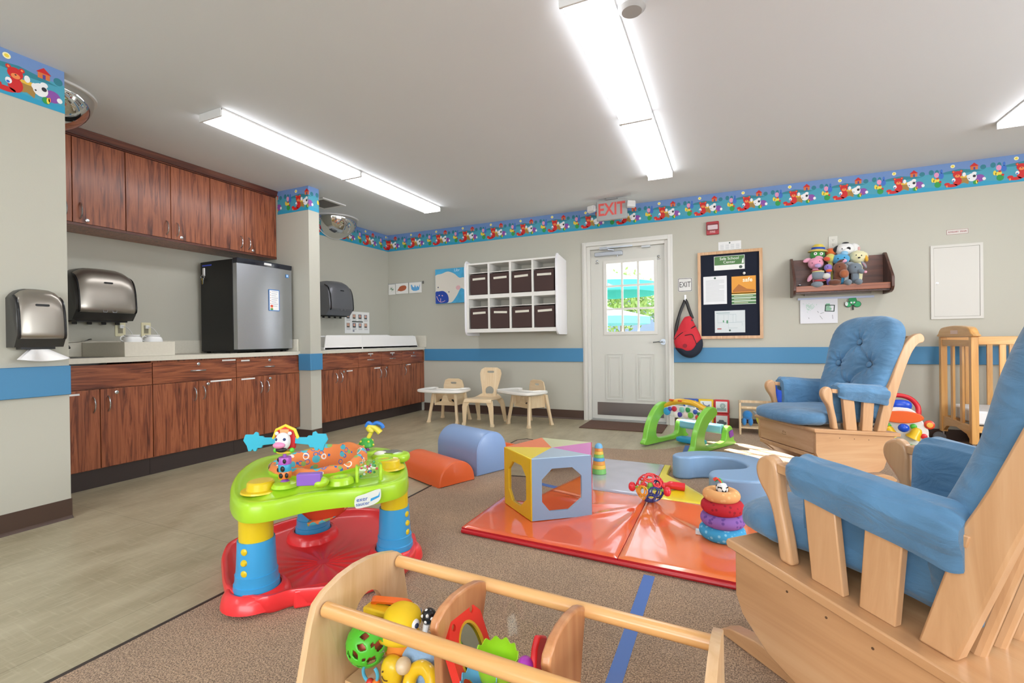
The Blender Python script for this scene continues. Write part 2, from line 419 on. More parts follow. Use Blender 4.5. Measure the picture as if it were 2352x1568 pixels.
# wallpaper border: repeating picture of a bear, a dog and friends on a blue meadow
BP = ['#6f90c4', '#2f8494', '#48a0b8', '#2a9cc2', '#cf2222', '#f08a4c', '#efefef', '#2b2b33', '#8a4fa6', '#a5813f', '#e6b83f', '#2e9a4a', '#f0d84a', '#e79ac0', '#d9773f', '#5a3f8f', '#3f73c9', '#fbf3bf', '#2f7f8f']
BM = [M(c, .55) for c in BP]
ZB0, ZB1 = 2.2548, ZC - .0005
def border(P0, dirv, length, nrm, phase, name):
    """strip starting at P0 running along dirv; phase = s of the first bear"""
    H = ZB1 - ZB0; per = .42
    d = Vector(dirv); nn = Vector(nrm); P0 = Vector(P0)
    mb = MB()
    def emit(P, k, lay):
        # clip to the strip in s
        Q = []
        m = len(P)
        def clip(P, s, keep_gt):
            out = []
            for i in range(len(P)):
                a, b = P[i], P[(i + 1) % len(P)]
                ia = (a[0] >= s) if keep_gt else (a[0] <= s); ib = (b[0] >= s) if keep_gt else (b[0] <= s)
                if ia: out.append(a)
                if ia != ib:
                    t = (s - a[0]) / (b[0] - a[0]); out.append((s, a[1] + t * (b[1] - a[1])))
            return out
        P = clip(P, 0, True)
        if len(P) > 2: P = clip(P, length, False)
        if len(P) < 3: return
        V = [tuple(P0 + d * s + nn * (.0008 + .00035 * lay) + Vector((0, 0, ZB0 + min(max(z, 0), 1) * H))) for s, z in P]
        mb.add(V, [tuple(range(len(V)))], k)
    k0 = -2 - int(abs(phase) / per)
    R = int(length / per) + 4 + int(abs(phase) / per)
    L = length
    emit([(0, 0), (L, 0), (L, 1), (0, 1)], 0, 0)
    emit([(0, 0), (L, 0), (L, .66), (0, .66)], 2, 1)
    for k in range(k0, k0 + R + 2):
        s = phase + per * k
        E = lambda cx, cz, rx, rz, col, lay, rot=0: emit([(s + x, z) for x, z in ell(cx, cz, rx, rz, 14, rot)], col, lay)
        emit([(s - .21, 0), (s + .21, 0), (s + .21, .17), (s + .12, .12), (s + .02, .16), (s - .08, .1), (s - .21, .17)], 3, 2)
        emit([(s - .12, .6), (s - .05, .68), (s + .04, .73), (s + .13, .66), (s + .2, .58), (s + .1, .56)], 1, 2)      # hill
        E(-.155, .72, .018, .1, 18, 2); E(-.115, .7, .014, .1, 18, 2); E(.2, .7, .02, .09, 18, 2)
        E(-.005, .86, .016, .068, 17, 2); E(-.005, .86, .0095, .04, 12, 3)       # moon
        emit([(s + .055, .4), (s + .02, .2), (s + .045, .16), (s + .07, .2), (s + .1, .12), (s + .11, .4)], 9, 3)                          # stump
        E(.075, .42, .035, .045, 10, 4); E(.072, .5, .012, .08, 6, 5)
        # bear
        E(.026, .28, .03, .17, 4, 5); E(-.012, .13, .04, .06, 4, 5); E(-.045, .2, .02, .06, 4, 6)
        E(.0, .64, .011, .05, 4, 5); E(.052, .64, .011, .05, 4, 5); E(.026, .53, .031, .13, 4, 6); E(.0, .64, .005, .025, 5, 6); E(.052, .64, .005, .025, 5, 6); E(.027, .47, .018, .06, 5, 7); E(.027, .5, .004, .015, 7, 8)
        E(-.0, .33, .013, .07, 6, 8); E(-.002, .3, .007, .03, 16, 9); E(-.048, .12, .007, .045, 5, 9)
        # school house
        emit([(s + .115, .64), (s + .165, .64), (s + .165, .78), (s + .115, .78)], 14, 4)
        emit([(s + .108, .77), (s + .14, .9), (s + .172, .77)], 4, 5); emit([(s + .135, .64), (s + .147, .64), (s + .147, .74), (s + .135, .74)], 15, 6)
        # dog with ball
        E(.175, .3, .035, .14, 8, 5); E(.205, .26, .012, .06, 6, 7)
        E(.125, .36, .032, .15, 6, 6); E(.1, .4, .012, .07, 6, 7); E(.14, .5, .016, .06, 6, 7); E(.14, .4, .011, .05, 7, 8); E(.105, .32, .004, .02, 7, 8)
        E(.148, .16, .017, .08, 11, 8); E(.156, .17, .007, .07, 12, 9); E(.162, .2, .005, .06, 5, 9)
        # duck, doll, elephant on the left
        E(-.125, .38, .016, .07, 12, 5); E(-.145, .42, .011, .09, 12, 5); E(-.118, .6, .018, .1, 13, 5); E(-.085, .55, .018, .12, 16, 5); E(-.083, .72, .008, .08, 16, 5)
        E(-.11, .23, .024, .12, 11, 6); E(-.11, .39, .012, .06, 12, 7); E(-.112, .46, .011, .03, 4, 8); E(-.093, .32, .009, .04, 4, 8)
    return struct(mb, name, BM, flat=True)
border((XA, YB, 0), (1, 0, 0), XR - XA, (0, -1, 0), -4.043 - XA, 'trim_20')
border((XA, YP1, 0), (0, 1, 0), YB - YP1, (1, 0, 0), 5.457 - YP1, 'trim_21')
border((XN, YR, 0), (0, 1, 0), YN - YR, (1, 0, 0), 1.155 - YR, 'trim_22')
border((-4.13, YP0, 0), (1, 0, 0), XP + 4.13, (0, -1, 0), .265, 'trim_23')
border((XP, YP0, 0), (0, 1, 0), YP1 - YP0, (1, 0, 0), -.158, 'trim_24')

for nm, x0, x1, y0_, y1_ in (('fill_frame_1', XR - .05, XR - .001, -.05, 3.25), ('fill_frame_2', -2.05, 2.45, YR + .001, YR + .05)):  # made-up window frames around the added fill lamps, on solid unseen walls
    mb = MB()
    if nm == 'fill_frame_1':
        mb.panel([(y0_, .65), (y1_, .65), (y1_, 2.25), (y0_, 2.25)], [[(y0_ + .05, .7), (y1_ - .05, .7), (y1_ - .05, 2.2), (y0_ + .05, 2.2)]], x0, x1, 'yz')
    else:
        mb.panel([(x0, .65), (x1, .65), (x1, 2.25), (x0, 2.25)], [[(x0 + .05, .7), (x1 - .05, .7), (x1 - .05, 2.2), (x0 + .05, 2.2)]], y0_, y1_, 'xz')
    struct(mb, nm, m_trimw)
# ================= EXIT DOOR =================
m_door = M('#cfcec6', .35); m_chrome = M('#c9cdd2', .18, metal=1); m_steel = M('#8f8d8c', .38, metal=.85); m_alu = M('#b9bfc8', .35, metal=.8)
m_black = M('#151515', .4); m_glass = thin_glass()
dr = thing('door_1', loc=(DX0, YB, 0), kind='structure')
W0 = DX1 - DX0
# casing + jambs
mb = MB()
for x0, x1 in ((0, .052), (W0 - .052, W0)): mb.box((x0, -.018, 0), (x1, 0, DZ)); mb.box((x0 + (.02 if x0 == 0 else 0), -.03, 0), (x1 - (0 if x0 == 0 else .02), -.018, DZ - .02))
mb.box((.0521, -.018, DZ - .052), (W0 - .0521, 0, DZ)); mb.box((.0521, -.03, DZ - .05), (W0 - .0521, -.018, DZ - .022))
mb.box((.051, 0.001, 0), (.09, .119, DZ - .0505)); mb.box((W0 - .09, 0.001, 0), (W0 - .051, .119, DZ - .0505)); mb.box((.0901, .001, DZ - .09), (W0 - .0901, .119, DZ - .0505))
mb.build('door_casing', m_trimw, dr, bevel=.002)
sx0, sx1, sz0, sz1 = .0915, W0 - .0915, .022, DZ - .092
gx0, gx1, gz0, gz1 = -1.30 - DX0, -.752 - DX0, 1.036, 1.842
y0 = .035
mb = MB().panel([(sx0, sz0), (sx1, sz0), (sx1, sz1), (sx0, sz1)], [[(gx0, gz0), (gx1, gz0), (gx1, gz1), (gx0, gz1)]], y0, y0 + .044, 'xz')
for px0, px1 in ((-1.317 - DX0, -1.107 - DX0), (-.965 - DX0, -.759 - DX0)):   # raised moulding of the two lower panels
    for a, b, d in ((0, .012, .008), (.035, .05, .009)):
        mb.panel([(px0 + a, .249 + a), (px1 - a, .249 + a), (px1 - a, .79 - a), (px0 + a, .79 - a)], [[(px0 + b, .249 + b), (px1 - b, .249 + b), (px1 - b, .79 - b), (px0 + b, .79 - b)]], y0 - d, y0 + .001, 'xz')
    mb.box((px0 + .05, y0 - .003, .249 + .05), (px1 - .05, y0 + .001, .79 - .05))
slab = mb.build('door_slab', m_door, dr, bevel=.0015)
mb = MB().panel([(gx0 - .03, gz0 - .03), (gx1 + .03, gz0 - .03), (gx1 + .03, gz1 + .03), (gx0 - .03, gz1 + .03)], [[(gx0 + .006, gz0 + .006), (gx1 - .006, gz0 + .006), (gx1 - .006, gz1 - .006), (gx0 + .006, gz1 - .006)]], y0 - .012, y0 + .0, 'xz')
mb.build('glazing_frame', m_trimw, dr, bevel=.003)
mb = MB()
for i in (1, 2):
    x = gx0 + (gx1 - gx0) * i / 3; mb.box((x - .011, y0 + .004, gz0), (x + .011, y0 + .016, gz1))
    z = gz0 + (gz1 - gz0) * i / 3; mb.box((gx0, y0 + .003, z - .011), (gx1, y0 + .017, z + .011))
mb.build('muntin', m_trimw, dr)
MB().box((gx0, y0 + .02, gz0), (gx1, y0 + .024, gz1)).build('glass_pane', m_glass, dr)
MB().box((-1.42 - DX0, y0 - .003, .066), (-.668 - DX0, y0 + .0, .216)).build('kick_plate', M('#86807d', .3, metal=.9), dr)
MB().box((.09, -.03, 0), (W0 - .09, .12, .018)).build('threshold', M('#a9a9a6', .35, metal=.7), dr, bevel=.004)
lx, lz = -.664 - DX0, .918
mb = MB().cyl((lx, y0 - .012, lz), (lx, y0, lz), .033, n=24); mb.cyl((lx, y0 - .05, lz), (lx, y0 - .01, lz), .011)
mb.tube(spath([(lx, y0 - .05, lz), (lx - .04, y0 - .054, lz + .002), (lx - .105, y0 - .05, lz - .004)]), [.012] * 7 + [.009] * 6, 10, flat=.7)
mb.build('door_lever', M('#8f949a', .28, metal=1), dr)
cl = MB().box((-1.425 - DX0, y0 - .05, 1.925), (-1.10 - DX0, y0, 1.972)).build('door_closer', m_alu, dr, bevel=.006)
MB().bar((-1.2 - DX0, y0 - .03, 1.985), (-1.30 - DX0, -.05, 2.0), .02, .01).bar((-1.34 - DX0, -.055, 2.008), (-.98 - DX0, -.03, 2.012), .024, .014).box((-1.35 - DX0, -.07, 1.99), (-1.26 - DX0, -.035, 2.018)).cyl((-1.16 - DX0, y0 - .025, 1.91), (-1.16 - DX0, y0 - .025, 1.925), .008).build('closer_arm', m_alu, dr)
MB().box((-.885 - DX0, -.012, 1.985), (-.79 - DX0, y0, 2.005)).build('alarm_contact', M('#c7ccd0', .4), dr)
for hx in (-1.405, -.705):
    MB().lathe([(.001, 0), (.012, .0), (.014, .012), (.006, .02), (.001, .022)]).build('door_stop_knob', m_chrome, dr, T=TR(hx - DX0, y0, 1.875, rx=PI / 2))
    MB().box((hx - DX0 - .02, y0 - .006, 1.845), (hx - DX0 + .02, y0, 1.853)).build('latch_plate', m_steel, dr)
# ================= OUTSIDE =================
struct(MB().box((-30, YB + .45, -.25), (30, 40, -.15)), 'floor_outdoors', M('#8f8b82', .9))
def umb(x, y, r, z, h, col, lab):
    t = thing('patio_umbrella', lab, 'umbrella', (x, y, -.15), group=None)
    mb = MB(); n = 8
    ring = lambda rr, zz, sag=0: [(rr * math.cos(2 * PI * i / 16) * (1 if i % 2 == 0 else .955), rr * math.sin(2 * PI * i / 16) * (1 if i % 2 == 0 else .955), zz) for i in range(16)]
    mb.loft([ring(.02, z + h), ring(r * .5, z + h * .52), ring(r, z), ring(r, z - .18), ring(r - .01, z - .18), ring(r - .01, z - .01), ring(r * .5, z + h * .5), ring(.015, z + h - .03)])
    mb.build('canopy', M(col, .8), t, flat=True)
    MB().cyl((0, 0, 0), (0, 0, z + h), .03).build('pole', m_white, t)
    MB().lathe([(.3, 0), (.3, .05), (.06, .1), (.05, .3)]).build('base', m_steel, t)
umb(-2.25, 9.35, 1.1, 2.16, .3, '#35a8a2', 'large teal patio umbrella outside, across the upper panes of the exit door')
umb(-3.3, 12.4, 1.5, 1.66, .38, '#74b9c0', 'pale aqua patio umbrella outside, low behind the lower panes of the door')
def tree(x, y, hgt, r, col, lab):
    t = thing('leafy_tree', lab, 'tree', (x, y, -.15))
    MB().tube([(0, 0, 0), (.05, .02, hgt * .5), (0, 0, hgt)], [.12, .09, .05]).build('trunk', M('#7a6a58', .9), t)
    rnd = random.Random(int(x * 10)); mb = MB(); V = []; F = []
    for i in range(2600):
        a = rnd.uniform(0, 2 * PI); c = rnd.uniform(-1, 1); q = r * rnd.uniform(.55, 1) * (1 + .2 * math.sin(a * 5) * math.cos(c * 6))
        s = math.sqrt(1 - c * c); p = Vector((q * s * math.cos(a), q * s * math.sin(a), hgt + q * c * .85))
        u = Vector((rnd.gauss(0, 1), rnd.gauss(0, 1), rnd.gauss(0, 1))).normalized() * .09; v = u.orthogonal().normalized() * .05
        o = len(V); V += [p - u, p + v, p + u, p - v]; F.append((o, o + 1, o + 2, o + 3))
    mb.add(V, F); mb.build('foliage', M(col, .7), t, flat=True)
tree(-3.6, 17.6, 2.5, 1.25, '#8fae58', 'light green leafy tree outside, seen through the middle panes of the door')
tree(-2.0, 19.8, 2.4, 1.0, '#86a87c', 'bluish green leafy tree outside, behind the right-hand panes of the door')
t = thing('neighbour_building', 'pale building with a low grey roof outside beyond the trees', 'building', (-4, 24, -.15))
MB().box((-14, 0, 0), (14, 6, 3.0)).build('wall', M('#8fa3bd', .9), t)
MB().prism([(-.5, 3.0), (3, 4.6), (6.5, 3.0)], -14.5, 14.5, 'yz').build('roof', M('#a9b3bd', .9), t)

# ================= CEILING =================
def emis():
    m, nt, b = nmat('lamp_diffuser')
    N = nt.nodes.new; L = nt.links.new
    tc = N('ShaderNodeTexCoord'); sp = N('ShaderNodeSeparateXYZ'); L(tc.outputs['Object'], sp.inputs[0])
    # two fluorescent tubes behind the acrylic
    def tube(c):
        a = N('ShaderNodeMath'); a.operation = 'SUBTRACT'; L(sp.outputs[0], a.inputs[0]); a.inputs[1].default_value = c
        p = N('ShaderNodeMath'); p.operation = 'MULTIPLY'; L(a.outputs[0], p.inputs[0]); L(a.outputs[0], p.inputs[1])
        q = N('ShaderNodeMath'); q.operation = 'MULTIPLY'; L(p.outputs[0], q.inputs[0]); q.inputs[1].default_value = -1100
        e = N('ShaderNodeMath'); e.operation = 'EXPONENT'; L(q.outputs[0], e.inputs[0]); return e
    e1, e2 = tube(.06), tube(.16)
    s = N('ShaderNodeMath'); s.operation = 'ADD'; L(e1.outputs[0], s.inputs[0]); L(e2.outputs[0], s.inputs[1])
    k = N('ShaderNodeMath'); k.operation = 'MULTIPLY_ADD'; L(s.outputs[0], k.inputs[0]); k.inputs[1].default_value = TUBE * .3; k.inputs[2].default_value = TUBE * .8
    b.inputs['Base Color'].default_value = (.9, .9, .9, 1); b.inputs['Roughness'].default_value = .3
    b.inputs['Emission Color'].default_value = lin('#fbfbff'); L(k.outputs[0], b.inputs['Emission Strength'])
    return m
m_emis = emis(); m_lampw = M('#dededd', .4)
FWd = .2196; FL = 1.286
def fixture(x, y, lab):
    t = thing('ceiling_light', lab, 'ceiling light', (x, y, ZC), group='fluorescent ceiling lights')
    MB().box((.0, 0.004, -.012), (FWd, FL - .004, -.0008)).build('housing', m_lampw, t)
    P = [(.004, -.012), (.006, -.034), (.022, -.053), (FWd - .022, -.053), (FWd - .006, -.034), (FWd - .004, -.012)]
    mb = MB(); mb.loft([[(a, yy, b) for a, b in P] for yy in (.012, FL - .012)]); mb.build('diffuser', m_emis, t, ang=20)
    for yy in (0, FL - .012): MB().box((0, yy, -.055), (FWd, yy + .012, -.0008)).build('end_cap', m_lampw, t, bevel=.002)
cols = [(-3.1886, 'over the cabinets'), (-.672, 'in the middle of the ceiling'), (1.776, 'at the right of the ceiling')]
F2 = {0: ('the nearer of two end-to-end fluorescent lights at the left, ending in a grey cap', 'the farther of two end-to-end fluorescent lights at the left, near the dome mirror'),
      1: ('long fluorescent light at top centre, its near end cut by the frame', 'shorter looking fluorescent light ending above the exit sign'),
      2: ('fluorescent light out of frame at the upper right', 'fluorescent light whose far end shows at the right edge of the photo')}
for i, (x, w_) in enumerate(cols):
    fixture(x, 2.0174, F2[i][0]); fixture(x, 2.0174 + FL + .002, F2[i][1])
    for y in (-2.6, -1.31): fixture(x, y, 'fluorescent ceiling light behind the camera, ' + w_ + (', near row' if y > -2 else ', far row'))
def dome(x, y, r, lab):
    t = thing('dome_mirror', lab, 'dome mirror', (x, y, ZC))
    mb = MB(); mb.lathe([(r + .012, 0), (r + .012, -.012), (r, -.016), (r, 0)][::-1]); mb.build('rim', m_lampw, t)
    pr = [(r * math.sin(a), -.012 - r * .8 * math.cos(a)) for a in [PI / 2 * i / 20 for i in range(20, -1, -1)]]
    MB().lathe([(max(q, .0005), z) for q, z in pr], n=56).build('mirror_dome', M('#d5d5d3', .04, metal=1), t)
def qdome(x, y, r, lab, a0, a1):
    """quarter / half dome with its flat sides against walls, arc a0..a1 (deg)"""
    t = thing('dome_mirror', lab, 'dome mirror', (x, y, ZC))
    n = 24; mb = MB(); R = []
    for j in range(15):
        b = PI / 2 * j / 14; q = max(r * math.sin(b), .001); z = -.012 - r * .8 * math.cos(b)
        R.append([(q * math.cos(math.radians(a0 + (a1 - a0) * i / n)), q * math.sin(math.radians(a0 + (a1 - a0) * i / n)), z) for i in range(n + 1)])
    V = [p for rr in R for p in rr]; F = [(j * (n + 1) + i, j * (n + 1) + i + 1, (j + 1) * (n + 1) + i + 1, (j + 1) * (n + 1) + i) for j in range(14) for i in range(n)]
    mb.add(V, F); mb.build('mirror_dome', M('#d5d5d3', .04, metal=1), t, ang=80)
    arc = [((r + .014) * math.cos(math.radians(a0 + (a1 - a0) * i / n)), (r + .014) * math.sin(math.radians(a0 + (a1 - a0) * i / n))) for i in range(n + 1)]
    arc2 = [(a * r / (r + .014), b * r / (r + .014)) for a, b in arc][::-1]
    mb = MB(); mb.prism(arc + arc2, -.014, -.001)
    # flange against the wall
    wl = []
    mb.build('rim', m_lampw, t)
    Q = [tuple(R[j][0]) for j in range(15)]; Q2 = [tuple(R[j][n]) for j in range(14, -1, -1)]
    MB().tube(spath(Q + Q2[1:], 2), .006, 6).build('wall_flange', m_lampw, t)
qdome(XA + .012, 4.44, .29, 'half dome convex mirror high in the corner over the changing counter', -90, 90)
qdome(-3.72, YN + .012, .265, 'half dome convex mirror peeking out from behind the near left wall corner', 0, 180)
t = thing('ceiling_vent', 'white ceiling vent with grey grille beside the pillar', 'ceiling vent', (-4.03, 3.89, ZC))
MB().panel([(-.165, -.165), (.165, -.165), (.165, .165), (-.165, .165)], [[(-.13, -.13), (.13, -.13), (.13, .13), (-.13, .13)]], -.012, -.0008).build('vent_frame', m_lampw, t, bevel=.002)
mb = MB().box((-.13, -.13, -.003), (.13, .13, -.0008))
for i in range(17): mb.box((-.13, -.126 + .0155 * i, -.009), (.13, -.121 + .0155 * i, -.003))
for i in range(17): mb.box((-.126 + .0155 * i, -.13, -.0085), (-.121 + .0155 * i, .13, -.003))
mb.build('vent_grille', M('#7f7d7b', .6), t)
t = MB().lathe([(.001, -.001), (.06, -.001), (.062, -.03), (.045, -.045), (.001, -.047)]).build('smoke_detector', M('#a9a8a6', .5), loc=(-.385, 2.20, ZC)); tag(t, 'round grey smoke detector on the ceiling beside the middle light', 'smoke detector')
# exit sign with emergency lamps
ex = thing('exit_sign', 'grey hanging exit sign with red letters and two emergency lamps', 'exit sign', (-1.142, 5.16, ZC))
MB().box((-.06, -.03, -.02), (.06, .03, -.0005)).build('ceiling_mount', M('#8f8f8f', .5), ex, bevel=.004)
mb = MB(); mb.prism(rrect(-.165, -.235, .165, -.02, .015), -.022, .022, 'xz'); mb.build('sign_body', M('#a5a7a6', .45), ex, bevel=.006)
MB().text('EXIT', .185, TR(0, -.0228, -.127, rx=PI / 2) @ Matrix.Diagonal((.78, 1, 1, 1)), bold=.004).build('exit_lettering', M('#dd5a55', .5), ex)
for s in (-1, 1):
    hd = MB(); hd.prism(rrect(-.045, -.035, .045, .035, .012), -.02, .02, 'xz'); h = hd.build('emergency_lamp', M('#c9c9c9', .4), ex, T=TR(s * .215, -.045, -.105, rx=-.15, rz=s * .35, ry=.08 * s), bevel=.004)
    g = MB()
    for i in range(5): g.box((-.036, -.0235, -.026 + i * .0125), (.036, -.0205, -.020 + i * .0125))
    for i in range(5): g.box((-.036 + i * .0165, -.024, -.027), (-.031 + i * .0165, -.0205, .031))
    g.build('lamp_grid', m_white, h)
    MB().cyl((s * .165, 0, -.105), (s * .2, -.03, -.105), .012).build('lamp_arm', M('#b5b5b5', .4), ex)
# ================= CABINETS AND COUNTERS =================
CH = ['#4a2417', '#713a26', '#935335', '#a4603f', '#7d422c']
w_v = wood(CH, 'z', 34, 16, .33); w_h = wood(CH, 'y', 34, 16, .33); w_crown = wood(['#3a1c14', '#5b2c1e', '#74402b'], 'y', 30, 18, .35)
m_gap = M('#1b0f0b', .8); m_toe = M('#3a302e', .4)
m_lab = M('#e8e8e6', .5)
def pull(parent, x, y, z, vertical=True, h=.105):
    mb = MB()
    if vertical: P = [(x, y, z + h / 2), (x + .02, y, z + h * .34), (x + .028, y, z), (x + .02, y, z - h * .34), (x, y, z - h / 2)]
    else: P = [(x, y - h / 2, z), (x + .02, y - h * .34, z), (x + .028, y, z), (x + .02, y + h * .34, z), (x, y + h / 2, z)]
    mb.tube(spath(P, 4), [.0045] * 17, 8, flat=1.3); mb.build('pull_handle', m_chrome, parent)
def lock(parent, x, y, z):
    mb = MB(); mb.at(TR(x, y, z, ry=PI / 2)); mb.lathe([(.0125, 0), (.0125, .004), (.008, .006), (.0005, .006)], n=20)
    mb.box((-.004, -.001, .006), (.004, .001, .0068)); mb.build('lock_cylinder', m_chrome, parent)
def lbl(parent, x, y0, y1, z, h=.012):
    MB().box((x, y0, z - h / 2), (x + .0008, y1, z + h / 2)).build('label_strip', m_lab, parent)
def front(cab, kind, x, y0, y1, z0, z1, mat):
    g = .0025
    return MB().box((x - .018, y0 + g, z0 + g), (x, y1 - g, z1 - g)).build(kind, mat, cab, bevel=.0012)
def carcass(cab, xb, xf, y0, y1, z0, z1, mat=None):
    MB().box((xb, y0 + .0005, z0), (xf - .0185, y1 - .0005, z1)).build('cabinet_body', mat or w_v, cab)
XF = -3.855
def base_cab(y0, y1, name_lab, zt=.8425):
    t = thing('base_cabinet', name_lab, 'cabinet', (XF, y0, 0), group='cherry base cabinets')
    carcass(t, XA + .002 - XF, 0, 0, y1 - y0, .13, zt)
    MB().box((XA + .004 - XF, .0005, 0), (-.05, y1 - y0 - .0005, .1295)).build('toe_kick', m_toe, t)
    return t
g = lambda y: y
# run in the first alcove: 1.384 .. 3.386
A = base_cab(1.385, 2.072, 'cherry sink base cabinet at the left end of the long counter, beside the wall corner', zt=.72)
o = 1.385
front(A, 'drawer_front', 0, 0.01, 2.072 - o, .668, .832, w_h)
d = front(A, 'cabinet_door', 0, .01, 1.751 - o, .134, .668, w_v); pull(d, 0, 1.712 - o, .565); lbl(d, 0, 1.50 - o, 1.64 - o, .642)
d = front(A, 'cabinet_door', 0, 1.751 - o, 2.072 - o, .134, .668, w_v); pull(d, 0, 1.795 - o, .565); lock(d, 0, 1.845 - o, .637)
B = base_cab(2.0725, 2.726, 'cherry base cabinet in the middle of the long counter run'); o = 2.0725
d = front(B, 'drawer_front', 0, 0, 2.726 - o, .668, .832, w_h); pull(d, 0, 2.405 - o, .752, False, .12); lock(d, 0, 2.405 - o, .803); lbl(d, 0, 2.60 - o, 2.72 - o, .822)
d = front(B, 'cabinet_door', 0, 0, 2.406 - o, .134, .668, w_v); pull(d, 0, 2.37 - o, .565)
d = front(B, 'cabinet_door', 0, 2.406 - o, 2.726 - o, .134, .668, w_v); pull(d, 0, 2.44 - o, .57); lock(d, 0, 2.48 - o, .637); lbl(d, 0, 2.50 - o, 2.68 - o, .655)
C_ = base_cab(2.7265, 3.383, 'cherry base cabinet under the small fridge, against the pillar'); o = 2.7265
d = front(C_, 'drawer_front', 0, 0, 3.383 - o, .668, .832, w_h); pull(d, 0, 3.05 - o, .748, False, .1); lock(d, 0, 3.05 - o, .805); lbl(d, 0, 2.77 - o, 2.85 - o, .812)
d = front(C_, 'cabinet_door', 0, 0, 2.984 - o, .134, .668, w_v); pull(d, 0, 2.95 - o, .565); lbl(d, 0, 2.77 - o, 2.90 - o, .65)
d = front(C_, 'cabinet_door', 0, 2.984 - o, 3.383 - o, .134, .668, w_v); pull(d, 0, 3.02 - o, .565); lock(d, 0, 3.055 - o, .637)
# second alcove 3.519 .. 5.49
D_ = base_cab(3.5195, 4.206, 'cherry base cabinet right of the pillar under the changing pad'); o = 3.5195
front(D_, 'drawer_front', 0, 0, 4.206 - o, .668, .832, w_h)
d = front(D_, 'cabinet_door', 0, 0, 3.891 - o, .12, .668, w_v); pull(d, 0, 3.855 - o, .575)
d = front(D_, 'cabinet_door', 0, 3.891 - o, 4.206 - o, .12, .668, w_v); pull(d, 0, 3.93 - o, .575); lock(d, 0, 3.975 - o, .637); lbl(d, 0, 4.02 - o, 4.11 - o, .64)
E_ = base_cab(4.2065, 5.006, 'cherry base cabinet with two drawers in the middle of the changing counter'); o = 4.2065
for y0, y1 in ((4.2065, 4.606), (4.606, 5.006)):
    d = front(E_, 'drawer_front', 0, y0 - o, y1 - o, .668, .832, w_h); c = (y0 + y1) / 2 - o; pull(d, 0, c, .75, False, .1); lock(d, 0, c, .80); lbl(d, 0, c - .04, c + .045, .819)
d = front(E_, 'cabinet_door', 0, 0, 4.606 - o, .12, .668, w_v); pull(d, 0, 4.565 - o, .575); lbl(d, 0, 4.47 - o, 4.575 - o, .645)
d = front(E_, 'cabinet_door', 0, 4.606 - o, 5.006 - o, .12, .668, w_v); pull(d, 0, 4.655 - o, .575); lock(d, 0, 4.69 - o, .64)
F_ = base_cab(5.0065, 5.489, 'cherry base cabinet at the far end of the changing counter, against the back wall'); o = 5.0065
d = front(F_, 'drawer_front', 0, 0, 5.489 - o, .668, .832, w_h); pull(d, 0, 5.24 - o, .765, False, .09); lock(d, 0, 5.25 - o, .808)
d = front(F_, 'cabinet_door', 0, 0, 5.489 - o, .12, .668, w_v); pull(d, 0, 5.05 - o, .575); lock(d, 0, 5.085 - o, .65); lbl(d, 0, 5.11 - o, 5.18 - o, .655)
# wall cabinets
XU = -4.15
def wall_cab(y0, y1, lab, seam, pulls, locks):
    t = thing('wall_cabinet', lab, 'cabinet', (XU, y0, 1.807), group='cherry wall cabinets')
    MB().box((XA + .002 - XU, .0005, 0), (-.0185, y1 - y0 - .0005, ZC - 1.807 - .001)).build('cabinet_body', w_v, t)
    MB().box((-.018, .0005, 0), (.0, y1 - y0 - .0005, .018)).build('bottom_rail', w_crown, t)
    MB().box((-.018, .0005, ZC - 1.807 - .06), (.0, y1 - y0 - .0005, ZC - 1.807 - .001)).build('top_rail', w_crown, t)
    ys = [y0] + seam + [y1]
    for i in range(len(ys) - 1):
        if ys[i + 1] - ys[i] < .02: continue
        d = front(t, 'cabinet_door', .0, ys[i] - y0, ys[i + 1] - y0, .018, ZC - 1.807 - .062, w_v)
        for p in pulls:
            if ys[i] < p < ys[i + 1]: pull(d, 0, p - y0, .105, True, .11)
        for p in locks:
            if ys[i] < p < ys[i + 1]: lock(d, 0, p - y0, .045)
    return t
wall_cab(1.385, 2.065, 'cherry wall cabinet at the left, one wide door beside the wall corner', [1.742], [1.70, 1.784], [1.825])
wall_cab(2.0655, 2.713, 'cherry wall cabinet in the middle of the upper row', [2.386], [2.35, 2.43], [2.466])
wall_cab(2.7135, 3.384, 'cherry wall cabinet over the fridge, next to the pillar', [3.035], [2.995, 3.075], [3.12])
t = MB().loft([[(XU + a, y, ZC + b) for a, b in ((.0005, -.05), (.012, -.05), (.03, -.0015), (.0005, -.0015))] for y in (1.385, 3.384)]).build('crown_moulding', w_crown)
tag(t, 'dark cherry crown moulding along the ceiling above the wall cabinets', 'moulding')

# counters
m_ctr = M('#d6d1c2', .35, var=.03, vscale=60)
CT = .878
t = thing('worktop', 'long cream laminate worktop under the paper towel dispenser and fridge', 'worktop', (XF + .015, 1.385, CT))
y1 = 3.386 - 1.385; xb = XA - XF - .015 + .001
mb = MB().panel([(xb, 0.001), (0, 0.001), (0, y1), (xb, y1)], [rrect(xb + .09, .04, -.09, .44, .05)], -.035, 0)
mb.build('counter_slab', m_ctr, t, bevel=.004)
MB().box((xb, 0.001, .0005), (xb + .018, y1, .118)).build('backsplash', m_ctr, t, bevel=.003)
MB().box((xb + .019, y1 - .02, .0005), (-.02, y1 - .001, .118)).build('side_splash', m_ctr, t, bevel=.003)
sk = MB(); Rr = []
for q, z in ((0, .001), (.004, .002), (.01, -.004), (.02, -.12), (.12, -.15)): Rr.append([(a, b, z) for a, b in rrect(xb + .085 + q, .035 + q, -.085 - q, .445 - q, .05 if q < .1 else .03)])
sk.loft(Rr, caps=False); sk.add(Rr[-1], [tuple(range(len(Rr[-1])))]); sk.build('sink_basin', m_steel, t)
